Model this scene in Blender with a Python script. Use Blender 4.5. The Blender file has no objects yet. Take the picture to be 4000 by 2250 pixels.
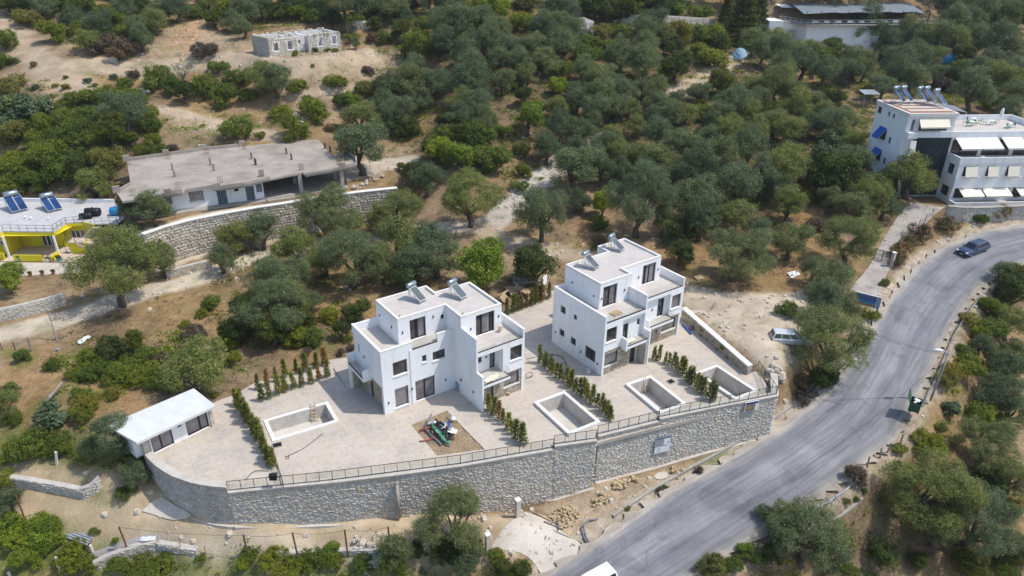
import bpy, math, random
import numpy as np
from mathutils import Vector, Matrix, geometry

# ---------------------------------------------------------------- camera, sky, sun, exposure
scn = bpy.context.scene
COL = scn.collection
CAMZ, PITCH, ROLL, FPX = 43.0, math.radians(27.0), math.radians(-0.7), 2826.0
_F = np.array([0, math.cos(PITCH), -math.sin(PITCH)])
_U0 = np.array([0, math.sin(PITCH), math.cos(PITCH)])
_R0 = np.array([1.0, 0, 0])
_U = math.cos(ROLL)*_U0 + math.sin(ROLL)*_R0
_R = math.cos(ROLL)*_R0 - math.sin(ROLL)*_U0
cam = bpy.data.cameras.new('camera')
cam.sensor_width = 36.0
cam.lens = FPX/4000*36.0
cam.clip_start, cam.clip_end = 0.5, 1500
camo = bpy.data.objects.new('camera', cam)
COL.objects.link(camo)
camo.matrix_world = Matrix(((_R[0], _U[0], -_F[0], 0), (_R[1], _U[1], -_F[1], 0), (_R[2], _U[2], -_F[2], CAMZ), (0, 0, 0, 1)))
scn.camera = camo

SUN_AZ, SUN_EL = math.radians(-3.0), math.radians(60.0)
world = bpy.data.worlds.new('World')
scn.world = world
world.use_nodes = True
wn = world.node_tree.nodes
wn.clear()
sky = wn.new('ShaderNodeTexSky')
sky.sky_type = 'NISHITA'
sky.sun_disc = False
sky.sun_elevation = SUN_EL
sky.sun_rotation = math.radians(90) - SUN_AZ
sky.altitude = 100
sky.dust_density = 1.5
bg = wn.new('ShaderNodeBackground')
bg.inputs['Strength'].default_value = 0.15
wo = wn.new('ShaderNodeOutputWorld')
world.node_tree.links.new(sky.outputs[0], bg.inputs[0])
world.node_tree.links.new(bg.outputs[0], wo.inputs[0])
sun = bpy.data.lights.new('sun', 'SUN')
sun.energy = 2.7
sun.angle = math.radians(0.5)
sun.color = (1.0, 0.955, 0.89)
suno = bpy.data.objects.new('sun', sun)
COL.objects.link(suno)
_sd = Vector((math.cos(SUN_EL)*math.cos(SUN_AZ), math.cos(SUN_EL)*math.sin(SUN_AZ), math.sin(SUN_EL)))
suno.rotation_euler = _sd.to_track_quat('Z', 'Y').to_euler()
suno.location = (60, 60, 120)
scn.view_settings.view_transform = 'Standard'
scn.view_settings.look = 'None'
scn.view_settings.exposure = 0.43
scn.view_settings.gamma = 1.0
scn.view_settings.use_curve_mapping = False
scn.cycles.max_bounces = 6
scn.cycles.transparent_max_bounces = 12
scn.cycles.use_denoising = True

# ---------------------------------------------------------------- helpers
rnd = random.Random(11)
nrs = np.random.RandomState(5)

def ray(px, py):
    return _F + _R*((px-2000)/FPX) + _U*((1125-py)/FPX)

def W(px, py, z=0.0):
    """the point at height z that is seen at (px, py)"""
    d = ray(px, py)
    t = (z-CAMZ)/d[2]
    return Vector((d[0]*t, d[1]*t, z))

def lin(r, g, b):
    f = lambda c: ((c/255+0.055)/1.055)**2.4 if c/255 > 0.04045 else c/255/12.92
    return (f(r), f(g), f(b))

MATS = {}
class NT:
    def __init__(s, name):
        s.m = bpy.data.materials.new(name)
        s.m.use_nodes = True
        s.t = s.m.node_tree
        s.n = s.t.nodes
        s.bsdf = s.n['Principled BSDF']
        MATS[name] = s.m
    def new(s, ty, **kw):
        n = s.n.new(ty)
        for k, v in kw.items():
            setattr(n, k, v)
        return n
    def link(s, a, b):
        s.t.links.new(a, b)
    def noise(s, scale, detail=4, rough=0.6, coord='Object', stretch=None):
        tc = s.new('ShaderNodeTexCoord')
        nz = s.new('ShaderNodeTexNoise')
        nz.inputs['Scale'].default_value = scale
        nz.inputs['Detail'].default_value = detail
        nz.inputs['Roughness'].default_value = rough
        if coord == 'World':
            g = s.new('ShaderNodeNewGeometry')
            src = g.outputs['Position']
        else:
            src = tc.outputs[coord]
        if stretch:
            mp = s.new('ShaderNodeMapping')
            mp.inputs['Scale'].default_value = stretch
            s.link(src, mp.inputs[0])
            src = mp.outputs[0]
        s.link(src, nz.inputs['Vector'])
        return nz.outputs['Fac']
    def ramp(s, fac, stops):
        r = s.new('ShaderNodeValToRGB')
        els = r.color_ramp.elements
        while len(els) < len(stops):
            els.new(0.5)
        for e, (p, c) in zip(els, stops):
            e.position = p
            e.color = (*c, 1)
        s.link(fac, r.inputs[0])
        return r.outputs[0]
    def mix(s, a, b, fac, mode='MIX'):
        m = s.new('ShaderNodeMix', data_type='RGBA', blend_type=mode)
        for sock, v in ((m.inputs[0], fac), (m.inputs[6], a), (m.inputs[7], b)):
            if hasattr(v, 'is_output'):
                s.link(v, sock)
            elif isinstance(v, (int, float)):
                sock.default_value = v
            else:
                sock.default_value = (*v, 1)
        return m.outputs[2]
    def bump(s, h, strength, dist=0.05):
        b = s.new('ShaderNodeBump')
        b.inputs['Strength'].default_value = strength
        b.inputs['Distance'].default_value = dist
        s.link(h, b.inputs['Height'])
        s.link(b.outputs[0], s.bsdf.inputs['Normal'])
    def base(s, c):
        i = s.bsdf.inputs['Base Color']
        if hasattr(c, 'is_output'):
            s.link(c, i)
        else:
            i.default_value = (*c, 1)
    def rough(s, r, spec=0.3):
        s.bsdf.inputs['Roughness'].default_value = r
        s.bsdf.inputs['Specular IOR Level'].default_value = spec

def mat_plain(name, c, rough=0.7, var=0.12, scale=3.0, metal=0.0, spec=0.3, coord='World', bump=0.0, bscale=20):
    t = NT(name)
    f = t.noise(scale, 5, 0.65, coord)
    a = tuple(max(0, x*(1-var)) for x in c)
    b = tuple(min(1, x*(1+var)) for x in c)
    t.base(t.ramp(f, [(0.3, a), (0.7, b)]))
    t.rough(rough, spec)
    t.bsdf.inputs['Metallic'].default_value = metal
    if bump:
        t.bump(t.noise(bscale, 3, 0.6, coord), bump, 0.03)
    return t.m

def mat_stain(name, c, stain, amt=(0.45, 0.75), scale=0.6, rough=0.85, fine=9.0, spec=0.2, bump=0.15):
    """a surface of colour c with worn or dirty patches of colour stain"""
    t = NT(name)
    big = t.noise(scale, 8, 0.68, 'World')
    sm = t.noise(fine, 5, 0.7, 'World')
    col = t.ramp(big, [(amt[0], c), (amt[1], stain)])
    col = t.mix(col, t.ramp(sm, [(0.3, (0.75, 0.75, 0.75)), (0.7, (1.12, 1.12, 1.12))]), 1.0, 'MULTIPLY')
    t.base(col)
    t.rough(rough, spec)
    t.bump(sm, bump, 0.03)
    return t.m

class MB:
    """collects faces and links them as ONE mesh object"""
    def __init__(s):
        s.v, s.f = [], []
    def quad(s, *p):
        i = len(s.v)
        s.v += [tuple(q) for q in p]
        s.f.append(tuple(range(i, i+len(p))))
    def box(s, x0, x1, y0, y1, z0, z1):
        if x0 > x1: x0, x1 = x1, x0
        if y0 > y1: y0, y1 = y1, y0
        i = len(s.v)
        s.v += [(x0, y0, z0), (x1, y0, z0), (x1, y1, z0), (x0, y1, z0), (x0, y0, z1), (x1, y0, z1), (x1, y1, z1), (x0, y1, z1)]
        for q in ((0, 3, 2, 1), (4, 5, 6, 7), (0, 1, 5, 4), (1, 2, 6, 5), (2, 3, 7, 6), (3, 0, 4, 7)):
            s.f.append(tuple(i+k for k in q))
    def bar(s, p, q, w, h=None, up=(0, 0, 1)):
        """square bar from p to q"""
        h = h or w
        p, q = Vector(p), Vector(q)
        d = (q-p).normalized()
        upv = Vector(up)
        if abs(d.dot(upv)) > 0.98:
            upv = Vector((1, 0, 0))
        a = d.cross(upv).normalized()
        b = a.cross(d).normalized()
        i = len(s.v)
        for c in (p, q):
            for x, y in ((-1, -1), (1, -1), (1, 1), (-1, 1)):
                s.v.append(tuple(c+a*(x*w/2)+b*(y*h/2)))
        for k in ((3, 2, 1, 0), (4, 5, 6, 7), (0, 1, 5, 4), (1, 2, 6, 5), (2, 3, 7, 6), (3, 0, 4, 7)):
            s.f.append(tuple(i+j for j in k))
    def tube(s, pts, r, n=6, caps=True):
        pts = [Vector(p) for p in pts]
        rs = r if isinstance(r, (list, tuple)) else [r]*len(pts)
        rings = []
        ref = Vector((0.31, 0.17, 0.93)).normalized()
        for k, p in enumerate(pts):
            d = (pts[min(k+1, len(pts)-1)]-pts[max(k-1, 0)])
            d = d.normalized() if d.length > 1e-9 else Vector((0, 0, 1))
            rf = ref if abs(d.dot(ref)) < 0.9 else Vector((1, 0, 0))
            a = d.cross(rf).normalized()
            b = d.cross(a).normalized()
            i = len(s.v)
            for j in range(n):
                t = 2*math.pi*j/n
                s.v.append(tuple(p+a*(rs[k]*math.cos(t))+b*(rs[k]*math.sin(t))))
            rings.append(i)
        for a, b in zip(rings[:-1], rings[1:]):
            for j in range(n):
                s.f.append((a+j, b+j, b+(j+1) % n, a+(j+1) % n))
        if caps:
            s.f.append(tuple(rings[0]+j for j in range(n)))
            s.f.append(tuple(rings[-1]+j for j in reversed(range(n))))
    def prism(s, poly, z0, z1, bottom=False):
        n = len(poly)
        i = len(s.v)
        s.v += [(p[0], p[1], z0) for p in poly]+[(p[0], p[1], z1) for p in poly]
        for k in range(n):
            s.f.append((i+k, i+(k+1) % n, i+n+(k+1) % n, i+n+k))
        s.f.append(tuple(i+n+k for k in range(n)))
        if bottom:
            s.f.append(tuple(i+k for k in reversed(range(n))))
    def walls(s, poly, z0, z1, op={}, depth=0.3, top=True, back=True, skip=()):
        """walls round poly (counterclockwise); op[edge] = [(a0, a1, b0, b1)] openings, a along the edge's main axis"""
        n = len(poly)
        for k in range(n):
            if k in skip:
                continue
            p, q = Vector((*poly[k][:2], 0)), Vector((*poly[(k+1) % n][:2], 0))
            d = q-p
            L = d.length
            e = d/L
            nrm = Vector((e.y, -e.x, 0))
            ax = 0 if abs(e.x) > abs(e.y) else 1
            ops = []
            for a0, a1, b0, b1 in op.get(k, []):
                c0, c1 = sorted((abs((a0-p[ax])/e[ax]), abs((a1-p[ax])/e[ax])))
                ops.append((c0, c1, b0, b1))
            xs = sorted({0.0, L, *[o[0] for o in ops], *[o[1] for o in ops]})
            zs = sorted({z0, z1, *[o[2] for o in ops], *[o[3] for o in ops]})
            P = lambda a, z, dd=0.0: tuple(p+e*a-nrm*dd+Vector((0, 0, z)))
            for x0, x1 in zip(xs[:-1], xs[1:]):
                for y0, y1 in zip(zs[:-1], zs[1:]):
                    mx, my = (x0+x1)/2, (y0+y1)/2
                    if any(o[0] < mx < o[1] and o[2] < my < o[3] for o in ops):
                        continue
                    s.quad(P(x0, y0), P(x1, y0), P(x1, y1), P(x0, y1))
            for a0, a1, b0, b1 in ops:
                s.quad(P(a0, b0), P(a1, b0), P(a1, b0, depth), P(a0, b0, depth))
                s.quad(P(a0, b1), P(a0, b1, depth), P(a1, b1, depth), P(a1, b1))
                s.quad(P(a0, b0), P(a0, b0, depth), P(a0, b1, depth), P(a0, b1))
                s.quad(P(a1, b0), P(a1, b1), P(a1, b1, depth), P(a1, b0, depth))
                if back: s.quad(P(a0, b0, depth+.35), P(a1, b0, depth+.35), P(a1, b1, depth+.35), P(a0, b1, depth+.35))
        if top:
            s.quad(*[(q[0], q[1], z1) for q in poly])
    def mesh(s, name, smooth=False):
        me = bpy.data.meshes.new(name)
        me.from_pydata([tuple(map(float, v)) for v in s.v], [], s.f)
        if smooth:
            me.polygons.foreach_set('use_smooth', [True]*len(me.polygons))
        me.update()
        return me
    def split(s, name, mat, parent=None):
        """every separate piece as an object of its own"""
        par = {}
        def find(a):
            while par.setdefault(a, a) != a:
                a = par[a]
            return a
        key = [tuple(round(c, 3) for c in v) for v in s.v]
        for f in s.f:
            for i in f[1:]:
                par[find(key[f[0]])] = find(key[i])
        groups = {}
        for f in s.f:
            groups.setdefault(find(key[f[0]]), []).append(f)
        for fs in groups.values():
            m, ix = MB(), {}
            for f in fs:
                q = []
                for i in f:
                    if i not in ix:
                        ix[i] = len(m.v); m.v.append(s.v[i])
                    q.append(ix[i])
                m.f.append(tuple(q))
            m.build(name, mat, parent)
    def build(s, name, mat, parent=None, smooth=False, loc=None, rotz=0.0):
        me = s.mesh(name, smooth)
        if mat:
            me.materials.append(MATS[mat])
        return link(name, me, parent, loc, rotz)

def link(name, me, parent=None, loc=None, rotz=0.0):
    o = bpy.data.objects.new(name, me)
    COL.objects.link(o)
    if parent:
        o.parent = parent
    if loc is not None:
        o.location = loc
    if rotz:
        o.rotation_euler = (0, 0, rotz)
    return o

LABELS = set()
def tag(o, label, cat, group=None):
    o['label'] = label
    o['category'] = cat
    if group:
        o['group'] = group
    return o

def thing(name, label, cat, loc=(0, 0, 0), rotz=0.0, group=None):
    o = bpy.data.objects.new(name, None)
    o.empty_display_size = 0.3
    COL.objects.link(o)
    o.location = loc
    o.rotation_euler = (0, 0, rotz)
    return tag(o, label, cat, group)

def kind(o, k):
    o['kind'] = k
    return o

def children_of():
    d = {}
    for o in COL.objects:
        if o.parent:
            d.setdefault(o.parent.name, []).append(o)
    return d

def dup(root, loc, rotz=0.0, label=None, scale=None):
    r = root.copy()
    COL.objects.link(r)
    r.location = loc
    r.rotation_euler = (0, 0, rotz)
    if scale:
        r.scale = (scale,)*3
    if label:
        r['label'] = label
    for ch in root.children:
        c = ch.copy(); COL.objects.link(c); c.parent = r
        for g in ch.children:
            k = g.copy(); COL.objects.link(k); k.parent = c
    return r

def box_part(name, mat, parent, *b):
    m = MB(); m.box(*b)
    return m.build(name, mat, parent)

def smooth_path(pts, step):
    """resample a polyline (tuples of any length) at about step metres, rounded by Catmull-Rom"""
    P = [np.array(p, float) for p in pts]
    out = []
    for i in range(len(P)-1):
        p0, p1, p2, p3 = P[max(i-1, 0)], P[i], P[i+1], P[min(i+2, len(P)-1)]
        n = max(1, int(np.linalg.norm((p2-p1)[:2])/step))
        for k in range(n):
            t = k/n
            out.append(0.5*((2*p1)+(-p0+p2)*t+(2*p0-5*p1+4*p2-p3)*t*t+(-p0+3*p1-3*p2+p3)*t**3))
    out.append(P[-1])
    return out

# ---------------------------------------------------------------- materials
t = NT('white_plaster')
_st = t.noise(1.0, 6, 0.7, 'World', (1.6, 1.6, 0.22))
_bl = t.noise(0.5, 5, 0.6, 'World')
_c = t.mix(t.ramp(_bl, [(0.35, (0.80, 0.81, 0.82)), (0.7, (0.84, 0.845, 0.85))]), t.ramp(_st, [(0.50, (1, 1, 1)), (0.62, (0.92, 0.915, 0.90)), (0.75, (0.78, 0.765, 0.74))]), 0.95, 'MULTIPLY')
t.base(_c); t.rough(0.85, 0.2); t.bump(t.noise(30, 3, 0.6, 'World'), 0.12, 0.03)
mat_stain('grey_plaster', (0.70, 0.70, 0.69), (0.50, 0.49, 0.47), (0.5, 0.85), 0.7)
mat_plain('white_coping', (0.72, 0.70, 0.66), 0.8, 0.08, 1.2)
mat_stain('coping_concrete', (0.56, 0.52, 0.46), (0.42, 0.38, 0.33), (0.4, 0.75), 0.8)
mat_plain('roof_tile_floor', (0.50, 0.46, 0.42), 0.8, 0.10, 0.7)
mat_stain('pool_plaster', (0.60, 0.57, 0.52), (0.48, 0.44, 0.39), (0.45, 0.75), 0.8)
t = NT('paving')
_a, _b, _d = t.noise(0.32, 8, 0.7, 'World'), t.noise(2.4, 6, 0.75, 'World'), t.noise(1.1, 6, 0.7, 'World')
_c = t.ramp(_a, [(0.32, (0.50, 0.46, 0.41)), (0.48, (0.50, 0.435, 0.36)), (0.60, (0.43, 0.39, 0.345)), (0.75, (0.37, 0.315, 0.26))])
_c = t.mix(_c, t.ramp(_b, [(0.28, (0.66, 0.64, 0.63)), (0.46, (1, 1, 1)), (0.75, (1.14, 1.13, 1.12))]), 0.9, 'MULTIPLY')
_c = t.mix(_c, t.ramp(_d, [(0.60, (1, 1, 1)), (0.72, (0.80, 0.78, 0.76))]), 0.8, 'MULTIPLY')
_br = t.new('ShaderNodeTexBrick'); _br.inputs['Scale'].default_value = 0.28; _br.inputs['Mortar Size'].default_value = 0.006; _br.offset = 0.0
_br.inputs['Color1'].default_value = (1, 1, 1, 1); _br.inputs['Color2'].default_value = (0.94, 0.94, 0.95, 1); _br.inputs['Mortar'].default_value = (0.72, 0.70, 0.68, 1)
_g = t.new('ShaderNodeNewGeometry'); _mp = t.new('ShaderNodeMapping'); _mp.inputs['Rotation'].default_value = (0, 0, math.radians(-33)); t.link(_g.outputs['Position'], _mp.inputs[0]); t.link(_mp.outputs[0], _br.inputs['Vector'])
_c = t.mix(_c, _br.outputs['Color'], 0.45, 'MULTIPLY')
t.base(_c); t.rough(0.85, 0.2); t.bump(_b, 0.3, 0.03)
mat_stain('concrete', (0.42, 0.39, 0.35), (0.30, 0.27, 0.24), (0.4, 0.7), 0.5)
mat_stain('pale_concrete', (0.58, 0.53, 0.46), (0.44, 0.38, 0.31), (0.45, 0.75), 0.35)
mat_stain('raw_concrete', (0.40, 0.355, 0.31), (0.26, 0.225, 0.19), (0.42, 0.66), 0.22)
mat_plain('dark_frame', (0.018, 0.019, 0.022), 0.45, 0.1)
mat_plain('black_metal', (0.03, 0.028, 0.027), 0.5, 0.15)
mat_plain('grey_metal', (0.35, 0.37, 0.40), 0.4, 0.1, 4, 0.6)
mat_plain('galvanised', (0.52, 0.55, 0.58), 0.35, 0.1, 4, 0.55)
mat_plain('tank_steel', (0.34, 0.40, 0.44), 0.33, 0.05, 2, 0.75)
mat_plain('rust', (0.17, 0.075, 0.04), 0.9, 0.35, 9)
mat_plain('mortar', (0.46, 0.435, 0.39), 0.95, 0.2, 2)
mat_plain('bark', (0.11, 0.088, 0.07), 0.95, 0.35, 5)
mat_plain('dry_wood', (0.28, 0.25, 0.225), 0.95, 0.25, 5)
mat_plain('timber', (0.50, 0.37, 0.23), 0.85, 0.2, 5)
mat_plain('cream_fabric', (0.80, 0.74, 0.60), 0.9, 0.06, 2)
mat_plain('film', (0.62, 0.65, 0.66), 0.5, 0.12, 3)
mat_plain('white_fabric', (0.80, 0.79, 0.76), 0.9, 0.06, 2)
mat_plain('blue_fabric', (0.02, 0.10, 0.42), 0.85, 0.15, 2)
mat_plain('yellow_plaster', (0.66, 0.58, 0.028), 0.85, 0.10, 0.9)
mat_plain('blue_plastic', (0.02, 0.22, 0.50), 0.45, 0.15, 3)
mat_plain('black_plastic', (0.012, 0.013, 0.015), 0.5, 0.3, 3)
mat_plain('terracotta', (0.33, 0.13, 0.07), 0.85, 0.2, 5)
mat_plain('red_brick', (0.24, 0.075, 0.045), 0.9, 0.3, 5)
mat_plain('pale_stone_tile', (0.55, 0.45, 0.37), 0.7, 0.12, 4)
mat_plain('hut_roof', (0.60, 0.61, 0.60), 0.8, 0.1, 0.8)
mat_plain('pale_roof', (0.47, 0.46, 0.45), 0.8, 0.1, 0.8)
mat_plain('grey_canopy', (0.17, 0.195, 0.215), 0.9, 0.22, 0.6)
mat_plain('dark_netting', (0.022, 0.035, 0.037), 0.9, 0.3, 0.8)
mat_plain('tyre_rubber', (0.02, 0.02, 0.021), 0.85, 0.2)
mat_plain('rim_metal', (0.40, 0.41, 0.43), 0.35, 0.1, 5, 0.7)
mat_plain('bin_green', (0.03, 0.085, 0.05), 0.5, 0.2, 3)
mat_plain('pale_blue_paint', (0.22, 0.35, 0.46), 0.6, 0.15, 3)
mat_plain('white_plastic', (0.75, 0.76, 0.76), 0.5, 0.06)
mat_plain('green_plastic', (0.09, 0.28, 0.17), 0.5, 0.15)
mat_plain('red_plastic', (0.32, 0.03, 0.04), 0.5, 0.2)
mat_plain('grey_pipe', (0.16, 0.17, 0.20), 0.5, 0.25, 3)
mat_plain('soil', (0.27, 0.20, 0.125), 0.95, 0.35, 4, bump=0.5, bscale=9)
mat_plain('pale_rock', (0.50, 0.45, 0.38), 0.95, 0.25, 3, bump=0.3, bscale=6)
mat_plain('yellow_rock', (0.46, 0.36, 0.22), 0.95, 0.25, 4, bump=0.3, bscale=6)
mat_plain('grey_rock', (0.27, 0.255, 0.24), 0.95, 0.4, 1.6, bump=0.6, bscale=4)
mat_plain('orange_plastic', (0.65, 0.16, 0.04), 0.5, 0.15)
mat_plain('tail_red', (0.25, 0.01, 0.012), 0.3, 0.1)
mat_plain('lamp_white', (0.75, 0.76, 0.78), 0.2, 0.03)
mat_plain('pool_water', (0.015, 0.30, 0.55), 0.12, 0.15, 1.5)
mat_plain('sign_navy', (0.035, 0.045, 0.19), 0.6, 0.1)
mat_plain('sign_grey', (0.30, 0.33, 0.34), 0.6, 0.25, 6)

def paint(name, c):
    t = NT(name)
    t.base(c)
    t.rough(0.32, 0.5)
    t.bsdf.inputs['Coat Weight'].default_value = 0.5
    t.bsdf.inputs['Coat Roughness'].default_value = 0.08
    f = t.noise(3, 3, 0.5, 'Object')
    t.base(t.mix(c, tuple(min(1, x*1.12+0.012) for x in c), f))
paint('navy_paint', (0.014, 0.034, 0.092))
paint('silver_paint', (0.50, 0.52, 0.54))
paint('white_paint', (0.80, 0.81, 0.82))

def dark_glass(name, c, rough=0.06, spec=0.7):
    t = NT(name)
    f = t.noise(0.7, 3, 0.5, 'World')
    t.base(t.ramp(f, [(0.3, tuple(x*0.6 for x in c)), (0.7, tuple(x*1.4 for x in c))]))
    t.rough(rough, spec)
dark_glass('window_glass', (0.05, 0.048, 0.052))
dark_glass('curtained_glass', (0.20, 0.185, 0.19), 0.08, 0.6)
dark_glass('car_glass', (0.015, 0.018, 0.024))
dark_glass('solar_glass', (0.012, 0.045, 0.14), 0.15, 0.6)
dark_glass('grey_solar_glass', (0.085, 0.105, 0.11), 0.35, 0.3)

t = NT('clear_glass')
tr = t.new('ShaderNodeBsdfTransparent'); tr.inputs[0].default_value = (0.92, 0.95, 0.94, 1)
gl = t.new('ShaderNodeBsdfGlossy'); gl.inputs['Roughness'].default_value = 0.03
mx = t.new('ShaderNodeMixShader'); mx.inputs[0].default_value = 0.14
t.link(tr.outputs[0], mx.inputs[1]); t.link(gl.outputs[0], mx.inputs[2])
t.link(mx.outputs[0], t.n['Material Output'].inputs[0])

def stone_mat(name, stops, by_object):
    t = NT(name)
    if by_object:
        oi = t.new('ShaderNodeObjectInfo'); f = oi.outputs['Random']
    else:
        at = t.new('ShaderNodeAttribute'); at.attribute_name = 'tone'; f = at.outputs['Fac']
    c = t.ramp(f, stops)
    n = t.noise(2.2, 5, 0.7, 'World')
    c = t.mix(c, t.ramp(n, [(0.3, (0.74, 0.72, 0.68)), (0.7, (1.18, 1.15, 1.08))]), 1.0, 'MULTIPLY')
    t.base(c)
    t.rough(0.92, 0.15)
    t.bump(t.noise(14, 4, 0.7, 'World'), 0.5, 0.03)
_grey = [(0.0, (0.44, 0.425, 0.40)), (0.35, (0.55, 0.53, 0.50)), (0.6, (0.61, 0.585, 0.545)), (0.8, (0.52, 0.50, 0.47)), (0.9, (0.53, 0.45, 0.335)), (1.0, (0.64, 0.61, 0.56))]
_pale = [(0.0, (0.36, 0.34, 0.30)), (0.5, (0.52, 0.48, 0.41)), (0.8, (0.58, 0.53, 0.45)), (1.0, (0.47, 0.39, 0.28))]
_buff = [(0.0, (0.30, 0.255, 0.20)), (0.5, (0.40, 0.35, 0.28)), (1.0, (0.48, 0.42, 0.34))]
for _n, _s in (('grey', _grey), ('pale', _pale), ('buff', _buff)):
    stone_mat(_n+'_stone', _s, True)
    stone_mat(_n+'_stone_joined', _s, False)

def leaf_mat(name, dark, light, transl=0.42, hue=0.05):
    t = NT(name)
    at = t.new('ShaderNodeAttribute'); at.attribute_name = 'tone'
    oi = t.new('ShaderNodeObjectInfo')
    c = t.ramp(at.outputs['Fac'], [(0.0, dark), (0.75, light), (1.0, tuple(min(1, x*1.45+0.01) for x in light))])
    c = t.mix(c, t.ramp(oi.outputs['Random'], [(0.0, (0.66, 0.74, 0.72)), (0.3, (0.9, 0.97, 0.98)), (0.65, (1.08, 1.06, 0.90)), (1.0, (1.40, 1.28, 0.70))]), 1.0, 'MULTIPLY')
    t.base(c)
    t.rough(0.62, 0.25)
    tl = t.new('ShaderNodeBsdfTranslucent')
    t.link(c, tl.inputs[0])
    m = t.new('ShaderNodeMixShader'); m.inputs[0].default_value = transl
    t.link(t.bsdf.outputs[0], m.inputs[1]); t.link(tl.outputs[0], m.inputs[2])
    t.link(m.outputs[0], t.n['Material Output'].inputs[0])
leaf_mat('olive_leaf', (0.080, 0.104, 0.046), (0.215, 0.258, 0.126))
leaf_mat('green_leaf', (0.068, 0.098, 0.016), (0.210, 0.255, 0.042))
leaf_mat('dark_leaf', (0.042, 0.062, 0.018), (0.115, 0.145, 0.036))
leaf_mat('yellow_leaf', (0.11, 0.11, 0.024), (0.26, 0.25, 0.065))
leaf_mat('lime_leaf', (0.10, 0.15, 0.014), (0.26, 0.33, 0.045))
leaf_mat('brown_leaf', (0.070, 0.050, 0.036), (0.150, 0.110, 0.080), 0.1)
leaf_mat('rust_leaf', (0.12, 0.062, 0.028), (0.27, 0.155, 0.070), 0.1)
leaf_mat('blue_leaf', (0.085, 0.12, 0.060), (0.18, 0.225, 0.115))
leaf_mat('hedge_leaf', (0.09, 0.11, 0.024), (0.25, 0.265, 0.075))
leaf_mat('flower_pink', (0.30, 0.10, 0.12), (0.50, 0.24, 0.25), 0.2)
leaf_mat('dry_grass', (0.20, 0.125, 0.055), (0.42, 0.29, 0.14), 0.15)
leaf_mat('green_grass', (0.055, 0.085, 0.015), (0.13, 0.17, 0.035), 0.2)
# ---------------------------------------------------------------- the hillside
def vnoise(x, y, scale, seed):
    """value noise, 0..1"""
    r = np.random.RandomState(seed).rand(256, 256)
    u, v = x/scale, y/scale
    i, j = np.floor(u).astype(int), np.floor(v).astype(int)
    a, b = u-i, v-j
    a, b = a*a*(3-2*a), b*b*(3-2*b)
    g = lambda p, q: r[p % 256, q % 256]
    return (g(i, j)*(1-a)+g(i+1, j)*a)*(1-b)+(g(i, j+1)*(1-a)+g(i+1, j+1)*a)*b

def fbm(x, y, scale, seed, n=4):
    s, w, t = 0, 0.5, 0
    for k in range(n):
        s = s+w*vnoise(x, y, scale/2**k, seed+k); t += w; w *= 0.55
    return s/t

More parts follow.
